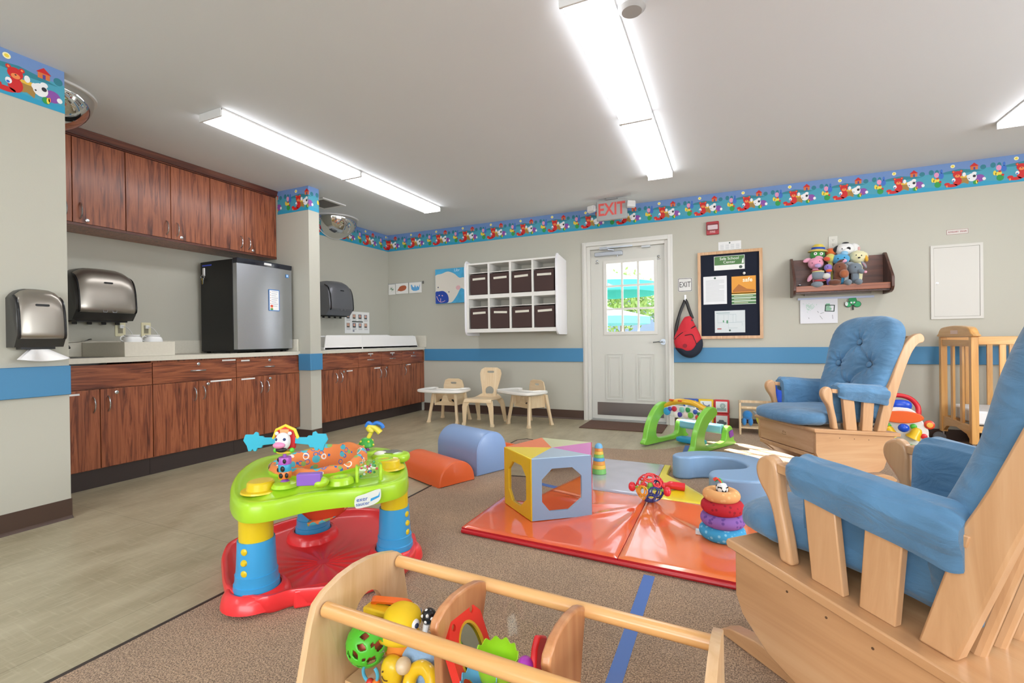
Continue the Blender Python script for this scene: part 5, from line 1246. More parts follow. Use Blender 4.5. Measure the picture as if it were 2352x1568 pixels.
for i in range(8):
    for j in range(2):
        if (i + j) % 2: continue
        a = 2 * PI * i / 8; q = .0265; mb.add([(q * math.cos(a + d), q * math.sin(a + d), z - .004 + j * .012 + e) for d, e in ((0, 0), (PI / 4, 0), (PI / 4, .011), (0, .011))], [(0, 1, 2, 3)])
mb.build('checker_print', M('#18181a', .7), t)
MB().tube(spath([(0, 0, z + .03), (-.02, 0, z + .05), (-.035, 0, z + .042)]), [.004] * 7 + [.007] * 6, 8).build('tag_ribbon', M('#d9442e', .7), t); MB().tube(spath([(0, 0, z + .03), (-.01, .01, z + .046), (-.03, .01, z + .035)]), .005, 8).build('tag_ribbon', M('#4fae5a', .7), t)
MB().box((-.115, -.02, .005), (-.085, .01, .022)).build('care_tag', M('#dfe2e2', .7), t)
# rattle ball
t = thing('rattle_ball', 'open lattice toy ball in red, yellow and navy with red pods, centre of the mat', 'toy ball', (-.41, 2.74, CZ + .036 + .078))
def lattice(R0, r_, hemi, mb, m=0, k=1):
    gr = (1 + 5 ** .5) / 2
    ico = [Vector(p).normalized() for p in ((0, 1, gr), (0, -1, gr), (0, 1, -gr), (0, -1, -gr), (1, gr, 0), (-1, gr, 0), (1, -gr, 0), (-1, -gr, 0), (gr, 0, 1), (-gr, 0, 1), (gr, 0, -1), (-gr, 0, -1))]
    dod = [Vector(p).normalized() for p in [(a, b, c) for a in (-1, 1) for b in (-1, 1) for c in (-1, 1)] + [(0, a / gr, b * gr) for a in (-1, 1) for b in (-1, 1)] + [(a / gr, b * gr, 0) for a in (-1, 1) for b in (-1, 1)] + [(a * gr, 0, b / gr) for a in (-1, 1) for b in (-1, 1)]]
    for p in ico + dod:
        if not hemi(p): continue
        mb.torus(tuple(p * R0 * .93), R0 * .3, r_, n=20, k=6, R=p.to_track_quat('Z', 'Y').to_matrix().to_4x4(), mat=m)
    return mb
lattice(.078, .0042, lambda p: p.z > .25, MB()).build('upper_lattice', M('#d8333a', .3), t)
lattice(.078, .0042, lambda p: p.z <= .25 and p.x > -.3, MB()).build('lower_lattice', M('#2d3a78', .3), t)
lattice(.078, .0042, lambda p: p.z <= .25 and p.x <= -.3, MB()).build('yellow_lattice', M('#e8a63a', .3), t)
for a, b in ((-.098, -.01), (.095, -.03)): MB().sup((a, b, -.002), (.02, .02, .026), .9, .9).build('red_pod', M('#d8303a', .3), t)
MB().tube([(-.09, -.01, 0), (.09, -.03, 0)], .006).build('axle', M('#7fc24a', .4), t); 
for a in (-.035, 0, .035): MB().ball((a, 0, .01), .017).build('rattle_bead', M('#d8303a' if a else '#8fc84a', .35), t)
t = thing('toy_hammer', 'red plastic toy lying behind the lattice ball', 'toy', (-.33, 2.99, CZ + .036))
MB().tube(spath([(-.1, -.03, .024), (-.02, 0, .03), (.08, .02, .022)]), [.014] * 7 + [.024] * 6, 12).build('toy_body', M('#d9262f', .3), t)
# crescent
t = thing('foam_crescent', 'light blue C-shaped vinyl foam seat on the floor behind the ring stack', 'foam shape', (0, 0, CZ))
cr = smoothpoly([(-.36, 3.42), (-.335, 3.50), (-.215, 3.6), (-.07, 3.635), (.09, 3.6), (.19, 3.51), (.25, 3.38), (.27, 3.18), (.22, 3.02), (.1, 2.94), (-.04, 2.93), (-.1, 2.97), (-.115, 3.04), (-.09, 3.12), (0, 3.17), (.08, 3.23), (.09, 3.33), (.01, 3.45), (-.12, 3.465), (-.21, 3.425), (-.25, 3.385), (-.32, 3.375)], 4)
MB().prism(cr, 0, .152).build('foam_body', m_fb2, t, bevel=.014, seg=4, ang=40)
# baby gym
gm = thing('activity_gym', 'green plastic baby gym with a yellow toy arch, near the door', 'baby gym', (-.34, 4.49, CZ), 0)
GX = Vector((.88, -.47, 0)).normalized(); GT = math.atan2(GX.y, GX.x)
gm.rotation_euler.z = GT
m_gr = M('#86d04a', .28, coat=.2); m_gy = M('#eab52a', .3, coat=.2)
fp = smoothpoly([(-.30, 0), (-.305, .07), (-.275, .17), (-.21, .27), (-.13, .335), (-.05, .365), (.02, .35), (.035, .30), (-.01, .27), (-.08, .24), (-.14, .18), (-.165, .11), (-.15, .06), (-.08, .042), (.1, .042), (.17, .06), (.19, .12), (.215, .165), (.26, .17), (.29, .13), (.305, .05), (.305, 0)], 4)
fp = [(a, max(b, 0.001)) for a, b in fp]
for sx in (-1, 1): MB().prism(fp, sx * .235 - .026, sx * .235 + .026, 'yz').build('side_frame', m_gr, gm, bevel=.01, seg=3)
# top arch bar with hanging toys
P = spath([(-.205, -.02, .325), (-.1, -.035, .375), (0, -.04, .385), (.1, -.035, .375), (.205, -.02, .325)])
MB().tube(P, .032, 12, flat=.8).build('toy_arch', m_gy, gm)
for i, x in enumerate((-.12, -.03)): MB().box((x - .02, -.075, .385), (x + .02, -.05, .40)).build('orange_key', M('#e0682a', .4), gm, bevel=.003)
MB().prism([(-.19, .315), (-.1, .35), (.1, .35), (.19, .315), (.18, .25), (.0, .235), (-.15, .26)], -.085, -.07, 'xz').build('toy_board', M('#e6e6e0', .4), gm, bevel=.004)
tc_ = [('#3f9fd8', -.15, .29, .035), ('#5f4fa8', -.12, .315, .02), ('#c9304a', -.075, .32, .024), ('#efe9e0', -.06, .27, .026), ('#4a3fa0', -.02, .275, .022), ('#8fd0b8', .0, .32, .024), ('#3f9f5a', .06, .325, .022), ('#efdcd0', .04, .275, .026), ('#7fc84a', .085, .28, .026), ('#3f5fb8', .13, .315, .02), ('#e0564a', .15, .27, .02), ('#2f8f4a', .165, .3, .016)]
for c, x, z_, r_ in tc_: MB().lathe([(r_, 0), (r_, .008), (r_ * .6, .012), (.001, .013)], n=20).build('spinner', M(c, .3), gm, T=TR(x, -.086, z_, rx=PI / 2))
MB().prism([(.2, .098), (.235, .098), (.25, .115), (.25, .165), (.235, .18), (.2, .18), (.185, .165), (.185, .115)], -.205, .205, 'yz').build('rear_bar', M('#8fd0ea', .25, coat=.3), gm, bevel=.006)
MB().prism(rrect(-.028, -.028, .028, .028, .006), 0, .01, 'yz').build('purple_button', M('#8a4fb0', .3), gm, T=TR(.262, .245, .105, rx=.3))
MB().sup((0, .05, .03), (.14, .05, .026), .5, .5).build('kick_pad', M('#2f9fd0', .4), gm)
# picture tiles leaning on the wall
pics = [('blue', '#2f56b0', 'photo of a house cat'), ('yellow', '#e8c02f', 'photo of a hen'), ('red', '#cf2f3a', 'photo of a swirling fountain'), ('blue', '#3f86cf', 'photo of a horse'), ('yellow', '#ecc84a', 'photo of a train'), ('red', '#cf2f3a', 'photo of a car')]
desc = ['dark blue soft picture tile, top left of the tiles by the door', 'yellow soft picture tile with a hen, top middle by the door', 'red soft picture tile with a grey swirl, top right of the six', 'lighter blue soft picture tile in the bottom row by the door', 'yellow soft picture tile in the bottom row, mostly behind the gym', 'red soft picture tile with a white car, bottom right of the six']
for i in range(6):
    c = i % 3; r_ = i // 3; x0 = -.456 + c * .1525; z0 = (.1475 if r_ == 0 else 0) + (CZ if c == 2 or True else 0) - (.0 if r_ else .0)
    t = thing('picture_tile', desc[i], 'picture tile', (x0, 5.452, z0), group='soft picture tiles by the door')
    MB().prism(rrect(.001, 0.001, .150, .146, .012), -.0, .034, 'xz').build('tile_frame', M(pics[i][1], .45), t, bevel=.006)
    MB().prism(rrect(.02, .018, .131, .128, .004), -.0015, .0, 'xz').build('photo_card', M('#e6ebee', .4), t)
    mb = MB()
    if i == 1: mb.prism(smoothpoly([(.045, .06), (.05, .09), (.04, .11), (.05, .112), (.06, .09), (.09, .08), (.11, .095), (.112, .07), (.09, .05), (.06, .045)], 3), -.0025, -.0015, 'xz'); ms_ = M('#6f7f9a', .5)
    elif i == 2: mb.torus((.085, -.002, .085), .022, .004, R=rotm(rx=PI / 2)); mb.torus((.085, -.002, .085), .01, .003, R=rotm(rx=PI / 2)); mb.box((.03, -.002, .03), (.12, -.0015, .06)); ms_ = M('#9fb6b8', .5)
    elif i == 3: mb.prism([(.04, .03), (.05, .03), (.055, .07), (.09, .07), (.095, .03), (.105, .03), (.105, .09), (.12, .105), (.1, .105), (.09, .09), (.05, .09), (.04, .07)], -.0025, -.0015, 'xz'); ms_ = M('#7f8a9a', .5)
    elif i == 5: mb.prism([(.03, .04), (.12, .04), (.122, .06), (.1, .065), (.09, .082), (.05, .082), (.045, .065), (.03, .06)], -.0025, -.0015, 'xz'); mb.cyl((.05, -.003, .04), (.05, -.0015, .04), .01); mb.cyl((.105, -.003, .04), (.105, -.0015, .04), .01); ms_ = M('#5f6f78', .5)
    else: mb.prism(smoothpoly([(.04, .04), (.05, .08), (.07, .1), (.1, .09), (.115, .05), (.08, .035)], 3), -.0025, -.0015, 'xz'); ms_ = M('#8f9fb0', .5)
    mb.build('photo_print', ms_, t)
# door mat
t = MB().box((-1.485, 4.965, .0003), (-.62, 5.44, .010)).build('door_mat', M('#6a4f42', .95, bump=.5, bscale=350, var=.15, vscale=120), bevel=.003); tag(t, 'brown ribbed entrance mat in front of the exit door', 'door mat')
t['category'] = 'door mat'
# small wooden rack with plush
rk = thing('toy_rack', 'small light wood toy rack against the wall holding plush toys', 'toy rack', (.085, 5.13, CZ), 0)
m_rw = wood(['#cdae85', '#dcc09a', '#e6cfae'], 'z', 22, 10, .45)
for x in (0, .50): MB().prism([(0, 0), (.018, 0), (.03, .06), (.22, .06), (.24, 0), (.26, 0), (.25, .31), (.01, .31)], x, x + .018, 'yz').build('side_panel', m_rw, rk, bevel=.003)
MB().box((.0185, .01, .062), (.4995, .25, .074)).build('bottom_shelf', m_rw, rk)
MB().tube([(.0185, .014, .262), (.4995, .014, .262)], .011, 10).build('front_dowel', m_rw, rk); MB().box((.0185, .225, .285), (.4995, .24, .31)).build('rear_rail', m_rw, rk); MB().box((.0185, .225, .22), (.4995, .235, .25)).build('rear_rail', m_rw, rk)
t = thing('plush_toy', 'blue plush legs dangling low in the small wooden rack', 'plush toy', (.16, 5.235, CZ + .0745))
mb = MB().sup((0, 0, .105), (.045, .035, .045), wob=.05); mb.build('body', fz('#2f86d0'), t)
for x in (-.025, .025): MB().sup((x * 1.15, -.005, .042), (.0215, .026, .041)).build('leg', fz('#2f86d0'), t)
t = thing('plush_toy', 'yellow plush toy right of the blue one in the wooden rack', 'plush toy', (.28, 5.235, CZ + .0745)); MB().sup((0, 0, .07), (.045, .035, .07), R=rotm(ry=-.2), wob=.08).build('body', fz('#dcd53a'), t); MB().sup((-.045, -.01, .125), (.035, .02, .012), R=rotm(ry=.8)).build('ear', fz('#9aa3a8'), t)
t = thing('plush_toy', 'brown plush toy lying at the back of the wooden rack', 'plush toy', (.40, 5.235, CZ + .0745)); MB().sup((0, 0, .06), (.06, .04, .06), wob=.1).build('body', fz('#8a5a3c'), t)
t = thing('toy_phone', 'bright blue plastic toy standing on the rack behind the far glider arm', 'toy', (.455, 5.25, CZ + .3105)); MB().sup((0, 0, .11), (.05, .04, .11), .5, .6).build('toy_body', M('#2456d8', .3), t); MB().ball((-.0, -.042, .15), .016).build('dial', M('#4f9fe8', .3), t)
# activity walker
wk = thing('activity_walker', 'white baby walker with yellow bells, orange tray and red handle behind the far glider', 'baby walker', (1.30, 4.90, CZ), -.1)
m_ww = M('#e9e9e6', .3)
bp = smoothpoly([(-.2, .03), (-.19, .12), (-.16, .2), (-.12, .29), (-.08, .345), (-.02, .36), (.05, .345), (.1, .3), (.125, .25), (.16, .18), (.165, .12), (.2, .07), (.21, .03), (.1, .02), (-.1, .02)], 4)
MB().prism(bp, -.02, .03, 'xz').build('front_board', m_ww, wk, bevel=.008, seg=3)
hp = spath([(-.14, .02, .28), (-.12, .05, .40), (-.04, .07, .445), (.05, .06, .43), (.1, .03, .37), (.105, .02, .3)])
MB().tube(hp, .019, 12).build('push_handle', M('#d9262f', .3), wk)
MB().sup((-.01, .02, .37), (.075, .04, .045), .8, .8).build('blue_bowl', M('#1f50d0', .25), wk)
MB().prism(smoothpoly([(-.15, .27), (-.13, .31), (.0, .33), (.1, .31), (.125, .27), (.05, .235), (-.08, .235)], 4), -.055, -.02, 'xz').build('shape_tray', M('#ee6420', .3), wk, bevel=.006)
for s in (-1, 1): MB().lathe([(.052, 0), (.05, .01), (.038, .03), (.034, .07), (.02, .09), (.001, .094)]).build('bell', M('#ecc01f', .28), wk, T=TR(-.01 + s * .062, -.06, .115, ry=s * .45))
MB().ball((-.01, -.1, .2), (.038, .028, .034)).build('blue_knob', M('#1a52cc', .25), wk)
for x, z_, c, nm in ((-.1, .2, '#4fbf3a', 'green_button'), (.065, .205, '#4fbf3a', 'green_button'), (-.155, .14, '#7a3fae', 'purple_button'), (.13, .13, '#d8262f', 'red_flower')): MB().lathe([(.022, 0), (.022, .01), (.014, .016), (.001, .017)], n=16).build(nm, M(c, .3), wk, T=TR(x, -.0205, z_, rx=PI / 2))
MB().lathe([(.036, 0), (.034, .014), (.02, .02), (.001, .021)]).build('sun_dial', M('#e0472a', .3), wk, T=TR(.165, -.01, .225, rx=PI / 2)); MB().lathe([(.022, 0), (.02, .01), (.001, .012)]).build('sun_face', M('#eeb04a', .3), wk, T=TR(.165, -.03, .225, rx=PI / 2))
MB().sup((.0, -.04, .045), (.09, .02, .016), .6, .6).build('green_lever', M('#4fbf1f', .3), wk)
for sx in (-1, 1):
    for y in (-.05, .2): MB().cyl((sx * .2, y, .035), (sx * .225, y, .035), .035).build('wheel', M('#dd2f35', .35), wk)
    MB().box((sx * .2 - .012, -.05, .03), (sx * .2 + .006, .21, .06)).build('side_rail', m_ww, wk)
# crib
m_cr = wood(['#c98f4c', '#d9a35e', '#e4b474'], 'z', 18, 12, .28, .4); m_crx = wood(['#c98f4c', '#d9a35e', '#e4b474'], 'x', 18, 12, .28, .4); m_cry = wood(['#c98f4c', '#d9a35e', '#e4b474'], 'y', 18, 12, .28, .4)
cr_ = thing('crib', 'honey coloured wooden evacuation crib with slatted sides, right edge of the room', 'crib', (1.70, 4.80, CZ))
Lc, Wc = 1.05, .62
for y in (0, Wc - .045):
    for x in (0, Lc): MB().box((x, y, .10), (x + .045, y + .045, .93)).build('post', m_cr, cr_, bevel=.003)
for x in (0, Lc):
    hb = smoothpoly([(0, .93), (0, .96), (.03, .992), (.09, 1.012), (.31, 1.024), (Wc - .09, 1.012), (Wc - .03, .992), (Wc, .96), (Wc, .93)], 3)
    MB().prism([(a, max(b, .925)) for a, b in hb], x - .004, x + .05, 'yz').build('headboard', m_cry, cr_, bevel=.006)
    MB().box((x + .008, .0455, .855), (x + .036, Wc - .0455, .905)).build('end_rail', m_cry, cr_)
    ap = [(.0455, .11), (.0455, .235), (Wc - .0455, .235), (Wc - .0455, .11), (Wc - .12, .16), (.31, .185), (.12, .16)]
    MB().prism(ap, x + .01, x + .034, 'yz').build('apron', m_cry, cr_, bevel=.002)
    for i in range(2): y = .045 + (Wc - .09) * (i + 1) / 3; MB().box((x + .014, y - .022, .2355), (x + .03, y + .022, .8545)).build('slat', m_cr, cr_)
MB().box((-.005, .22, .955), (-.0045, .36, .985)).build('warning_label', M('#e3c4b4', .5), cr_)
for y in (.008, Wc - .033):
    MB().box((.0455, y, .87), (Lc - .0005, y + .025, .93)).build('side_rail', m_crx, cr_, bevel=.003); MB().box((.0455, y, .19), (Lc - .0005, y + .025, .24)).build('side_rail', m_crx, cr_, bevel=.003)
    for i in range(6): x = .045 + (Lc - .045) * (i + 1) / 7; MB().box((x - .018, y + .005, .2405), (x + .018, y + .02, .8695)).build('slat', m_cr, cr_)
for x in (.022, Lc + .022):
    for y in (.022, Wc - .022):
        c_ = MB().cyl((x, y, .0995), (x, y, .07), .012).build('caster', m_chrome, cr_); MB().cyl((x - .03, y - .011, .045), (x - .03, y + .011, .045), .044, n=28).build('caster_wheel', M('#6f6f72', .4), c_)
mt = thing('crib_mattress', 'white mattress with a printed label inside the crib', 'mattress', (1.755, 4.87, CZ + .2405)); MB().box((0, 0, 0), (.97, .48, .11)).build('mattress_body', M('#e9e9ea', .5), mt, bevel=.015, seg=3)
MB().box((-.001, .28, .015), (-.0002, .42, .095)).build('care_label', M('#dcdcda', .5), mt)
t = thing('black_object', 'black rounded object on the floor under the crib', 'bag', (2.12, 5.15, CZ)); MB().sup((0, 0, .06), (.26, .16, .06), .4, .5).build('main_body', M('#0d0c0c', .8), t)  # plain black lump for a near-black shape under the crib, not identified
# ================= GLIDER CHAIRS =================
m_gw = wood(['#b98a5f', '#c89a6e', '#d3a97e'], 'x', 9, 9, .34, .25, 1.0)
m_gwz = wood(['#bb8d62', '#ca9d72', '#d5ac83'], 'z', 12, 9, .34, .25, 1.0)
def cloth():
    m, nt, b = nmat('blue_cotton'); N = nt.nodes.new; L = nt.links.new
    tc = N('ShaderNodeTexCoord'); n = N('ShaderNodeTexNoise'); n.inputs['Scale'].default_value = 7; n.inputs['Detail'].default_value = 3; L(tc.outputs['Object'], n.inputs[0])
    r = N('ShaderNodeValToRGB'); r.color_ramp.elements[0].color = lin('#476f8f'); r.color_ramp.elements[1].color = lin('#598ab2'); r.color_ramp.elements[0].position = .3; r.color_ramp.elements[1].position = .7
    L(n.outputs[0], r.inputs[0]); L(r.outputs[0], b.inputs['Base Color']); b.inputs['Roughness'].default_value = .75; b.inputs['Sheen Weight'].default_value = .25
    mp = N('ShaderNodeMapping'); mp.inputs['Scale'].default_value = (5, 5, 9); L(tc.outputs['Object'], mp.inputs[0])
    n2 = N('ShaderNodeTexNoise'); n2.inputs['Scale'].default_value = 2.2; n2.inputs['Detail'].default_value = 4; n2.inputs['Distortion'].default_value = 1.4; L(mp.outputs[0], n2.inputs[0])
    b1 = N('ShaderNodeBump'); b1.inputs['Strength'].default_value = .38; b1.inputs['Distance'].default_value = .02; L(n2.outputs[0], b1.inputs['Height'])
    n3 = N('ShaderNodeTexNoise'); n3.inputs['Scale'].default_value = 700; L(tc.outputs['Object'], n3.inputs[0])
    b2 = N('ShaderNodeBump'); b2.inputs['Strength'].default_value = .15; b2.inputs['Distance'].default_value = .002; L(n3.outputs[0], b2.inputs['Height']); L(b1.outputs[0], b2.inputs['Normal']); L(b2.outputs[0], b.inputs['Normal'])
    return m
m_cl = cloth()
def seg_d(p, a, b):
    ab = b - a; t_ = max(0, min(1, (p - a).dot(ab) / ab.dot(ab))); return (p - (a + ab * t_)).length
def glider(x, y, deg, w, lab, zf, rs=0):
    t = thing('glider_chair', lab, 'glider chair', (x, y, zf), math.radians(deg), group='blue cushioned wooden gliders')
    zo = -zf
    Z = lambda P: [(a, b + zo) for a, b in P]
    side = Z([(.262, .37), (.262, .245), (.24, .2), (.16, .14), (.06, .108), (-.17, .105), (-.205, .125), (-.285, .33), (-.285, .345)])
    for s in (-1, 1): MB().prism(side, s * w - .010, s * w + .010, 'yz' if False else 'xz').build('base_side', m_gw, t, bevel=.003) if False else None
    # box sides (prism in the x-z plane, extruded along y)
    for s in (-1, 1):
        pl = MB(); pl.prism([(a, b) for a, b in side], min(s * (w - .022), s * w), max(s * (w - .022), s * w), 'xz'); o = pl.build('base_side', m_gw, t, bevel=.002)
        for k in range(3): MB().cyl((.1 - k * .1, s * w, .33 + zo - .01 * k), (.1 - k * .1, s * (w + .001), .33 + zo - .01 * k), .003, n=8).build('screw', M('#5f4630', .5), o)
    def yz(P0, P1, y0_, y1_, nm, mat=m_gwz):
        """board standing across the chair between two x-z edge points"""
        pass
    wy = w - .0225
    fp_ = MB().box((.244, -wy, .235 + zo), (.26, wy, .372 + zo)).build('front_panel', wood(['#c09265', '#cea27a', '#d8b08a'], 'y', 9, 9, .34, .25, 1.0), t, bevel=.002)
    mb = MB()
    for k in range(3): mb.tube([(.2608, -.02 + .012 * k, .315 + zo), (.2608, -.016 + .012 * k, .33 + zo - .003 * k)], .0012, 5)
    mb.tube(spath([(.2608, -.03, .308 + zo), (.2608, -.012, .304 + zo), (.2608, .012, .308 + zo)]), .0012, 5); mb.build('maker_mark', M('#8f6c48', .6), fp_)
    MB().box((.236, -wy, .205 + zo), (.268, wy, .232 + zo)).build('front_rail', m_gw, t, bevel=.003)
    mb = MB(); mb.loft([[(.235, yy, .2 + zo), (.155, yy, .14 + zo), (.06, yy, .112 + zo), (-.17, yy, .109 + zo), (-.2, yy, .129 + zo), (-.28, yy, .33 + zo), (-.268, yy, .33 + zo), (-.19, yy, .135 + zo), (-.165, yy, .12 + zo), (.06, yy, .124 + zo), (.15, yy, .152 + zo), (.225, yy, .208 + zo)] for yy in (-wy, wy)])
    mb.build('base_underside', m_gw, t)
    # deck, sloping down to the rear
    sl = (.345 - .395) / .58
    dz = lambda xx: .395 + sl * (.27 - xx) * 1.0 * (-1) * -1
    T = TR(.0, 0, 0)
    d_ = MB().loft([[(xx, yy * (w + .014), zz + zo) for xx, zz in ((.278, .371), (.284, .384), (.278, .396), (-.31, .347), (-.316, .335), (-.31, .322))] for yy in (-1, 1)])
    d_.build('seat_deck', m_gw, t, bevel=.004)
    # runners on the floor and pedestal
    for s in (-1, 1):
        yy = s * .165
        MB().prism([(a_ + rs, b_) for a_, b_ in [(.435, 0.0), (.44, .012), (.40, .035), (.30, .052), (-.17, .052), (-.23, .035), (-.26, .012), (-.255, 0.0)]], yy - .024, yy + .024, 'xz').build('floor_runner', m_gw, t, bevel=.004)
    for xx in (.12, -.14): MB().box((xx - .03, -.135, .005), (xx + .03, .135, .045)).build('cross_member', m_gw, t, bevel=.003)
    for s in (-1, 1): MB().box((-.13, s * .1 - .012, .0455), (.13, s * .1 + .012, .104 + zo)).build('glide_bracket', m_steel, t)
    wa = .277
    dk = lambda xx: .396 - .049 * (.278 - xx) / .588
    post = [(.143, dk(.143)), (.15, .44), (.170, .52), (.203, .570), (.214, .603), (.207, .63), (.187, .645), (.170, .647), (.152, .634), (.143, .60), (.138, .54), (.118, .45), (.106, dk(.106))]
    bp_ = smoothpoly(post[1:-1], 3)
    for s in (-1, 1):
        ya, yb = sorted((s * (wa - .034), s * (wa - .002)))
        P = [post[0]] + [tuple(p) for p in spath([(a, b, 0) for a, b in post[1:-1]], 4) for p in [(p.x, p.y)]] + [post[-1]]
        MB().prism(Z(P), ya - .002, yb + .002, 'xz').build('front_post', m_gwz, t, bevel=.010, seg=4)
        mb = MB(); mb.loft([[(.148, ya, .634 + zo), (.148, yb, .634 + zo), (.148, yb, .609 + zo), (.148, ya, .609 + zo)], [(-.252, ya, .597 + zo), (-.252, yb, .597 + zo), (-.246, yb, .573 + zo), (-.246, ya, .573 + zo)]])
        mb.build('arm_rail', m_gw, t, bevel=.003)
        for (a0, a1, b0, b1) in ((.077, .0, .055, -.022), (-.073, -.147, -.055, -.127)):
            y0_, y1_ = sorted((s * (wa - .024), s * (wa - .002)))
            MB().prism(Z([(a0, .601), (a1, .595), (b1, dk(b1)), (b0, dk(b0))]), y0_, y1_, 'xz').build('arm_slat', m_gwz, t, bevel=.003)
        bpst = [(-.165, dk(-.165)), (-.237, .61), (-.275, .69), (-.345, .86), (-.40, .935), (-.465, .968), (-.495, .96), (-.507, .935), (-.495, .912), (-.465, .905), (-.43, .87), (-.40, .82), (-.355, .72), (-.31, .6), (-.227, dk(-.227))]
        P = [bpst[0]] + [(p.x, p.y) for p in spath([(a, b, 0) for a, b in bpst[1:-1]], 3)] + [bpst[-1]]
        y0_, y1_ = sorted((s * .236, s * .272)); 
        if s: MB().prism(Z([(a, b) for a, b in P]), y0_ - (.0 if s > 0 else 0), y1_, 'xz').build('back_post', m_gwz, t, bevel=.005)
    # spindles and top rail of the back
    for i in range(7):
        yy = -.198 + .066 * i; MB().tube([(-.225, yy, dk(-.225) + zo), (-.30, yy, .62 + zo), (-.39, yy, .83 + zo), (-.455, yy, .925 + zo)], .0135, 10).build('back_spindle', m_gwz, t)
    MB().box((-.485, -.2355, .905 + zo), (-.44, .2355, .955 + zo)).build('top_rail', m_gw, t, bevel=.008)
    # cushions
    def wrinkle(p, sc, amp, sd=0): return amp * noise.noise(Vector((p[0] * sc[0] + sd, p[1] * sc[1], p[2] * sc[2])))
    def sgn(x_, e): return math.copysign(abs(x_) ** e, x_)
    # seat cushion
    mb = MB()
    def seatp(u, v):
        a = 2 * PI * u; b = -PI / 2 + PI * v; cb = math.cos(b)
        cx, cyy = sgn(math.cos(a), .42) * sgn(cb, .45), sgn(math.sin(a), .42) * sgn(cb, .45)
        xx = .062 + .28 * cx; yy = (.228 + .032 * min(1, max(0, (xx - .13) / .06))) * cyy; zz = .445 + .052 * sgn(math.sin(b), .7)
        if cx > .7: xx += .012 * (1 - cyy * cyy); zz -= .012 * (cx - .7) / .3
        zz += -.07 * (xx - .1) * 0 + wrinkle((xx, yy, 0), (7, 7, 1), .006)
        e = max(abs(cx), abs(cyy))
        if e > .8: k = wrinkle((a * 9, zz * 5, 0), (1, 1, 1), .006); xx += k * cx; yy += k * cyy; 
        return (xx, yy, max(zz, dk(xx) + .002) + zo)
    mb.grid(seatp, 72, 28); mb.build('seat_cushion', m_cl, t, ang=80)
    # back cushion
    O = Vector((-.196, 0, .425 + zo)); up = Vector((-.225, 0, .655)).normalized(); nr = Vector((up.z, 0, -up.x)).normalized(); H = .70
    btn = [Vector((0, .50)), Vector((-.125, .345)), Vector((.125, .345)), Vector((0, .19))]
    lines = [(0, 1), (0, 2), (1, 3), (2, 3)]
    def hw(tt):
        q = tt / H
        return (.24 + .026 * min(1, q * 1.5)) * (1 if q < .72 else max(0.0, 1 - ((q - .72) / .28) ** 2.6) ** .36)
    def backp(side):
        def f(u, v):
            tt = H * v; s_ = (u * 2 - 1); yy = s_ * hw(tt)
            q = 2 * v - 1
            pf = max(0, (1 - abs(s_) ** 8)) ** .5 * max(0, (1 - abs(q) ** 7)) ** .5
            n_ = .088 * pf if side > 0 else -.02 * pf
            p2 = Vector((yy, tt))
            if side > 0:
                for bb in btn:
                    d = (p2 - bb).length; n_ -= .026 * math.exp(-(d / .026) ** 2) + .024 * math.exp(-(d / .07) ** 2)
                    an = math.atan2(p2.y - bb.y, p2.x - bb.x); n_ += .006 * math.cos(an * 9 + bb.x * 30) * math.exp(-((d - .05) / .03) ** 2)
                for i, j in lines:
                    d = seg_d(p2, btn[i], btn[j]); n_ -= .011 * math.exp(-(d / .013) ** 2)
                n_ += wrinkle((yy, tt, 0), (9, 5, 1), .006, 3)
                e = abs(s_)
                if e > .86: n_ += .006 * math.sin(tt * 190 + 3 * math.sin(tt * 31)) * (e - .86) / .14 * pf
                # lower part bulges out in folds
                n_ += .012 * math.exp(-((tt - .1) / .07) ** 2) * pf + .005 * math.sin(yy * 60 + 2) * math.exp(-((tt - .12) / .08) ** 2)
            r_ = O + up * tt + nr * n_; return (r_.x, yy, r_.z)
        return f
    mb = MB(); mb.grid(backp(1), 96, 96); mb.grid(backp(-1), 24, 48); bc = mb.build('back_cushion', m_cl, t, ang=80)
    for bb in btn:
        p = O + up * bb.y + nr * .058; R = Matrix.Translation((p.x, bb.x, p.z)) @ nr.to_track_quat('Z', 'Y').to_matrix().to_4x4()
        MB().sup((0, 0, 0), (.02, .02, .009), nu=16, nv=8).build('button', m_cl, bc, T=R)
    # arm cushions: roll over the rail plus a panel hanging inside
    for s in (-1, 1):
        mb = MB()
        def armp(u, v):
            xx = .110 - .352 * u; e = math.sin(min(1, max(0, min(u, 1 - u)) / .09) * PI / 2) ** .8
            zr = .617 - .105 * (.128 - xx) * .92
            # closed profile (y outward, z): outer flap, roll, inner side, hanging panel
            prf = [(.026, -.045), (.036, -.02), (.046, .008), (.042, .036), (.020, .056), (-.014, .060), (-.044, .044), (-.062, .01), (-.066, -.05), (-.068, -.11), (-.062, -.165), (-.05, -.185), (-.034, -.165), (-.032, -.1), (-.030, -.05), (-.025, -.022), (.0, -.021), (.018, -.023)]
            k = v * len(prf); i = int(k) % len(prf); fr_ = k - int(k); a = Vector(prf[i]); b = Vector(prf[(i + 1) % len(prf)]); p = a.lerp(b, fr_)
            sc = .72 + .28 * e
            pz = p.y * (sc if p.y > -.06 else 1) + (.02 * (1 - e) if p.y < -.06 else 0); py = (p.x + .01) * (.8 + .2 * e) - .01
            g_ = math.exp(-(min(u, 1 - u) / .1) ** 2)
            g2 = g_ * (1 - (1 - e) * .7); pz += .0028 * math.sin(v * 2 * PI * 15) * g2; py += .0028 * math.cos(v * 2 * PI * 13) * g2
            if p.y < -.03 and p.x > 0: pz -= .02 * u ** 2
            q = wrinkle((xx, math.sin(v * 2 * PI), s + math.cos(v * 2 * PI)), (8, 1.6, 1.6), .007, s * 5)
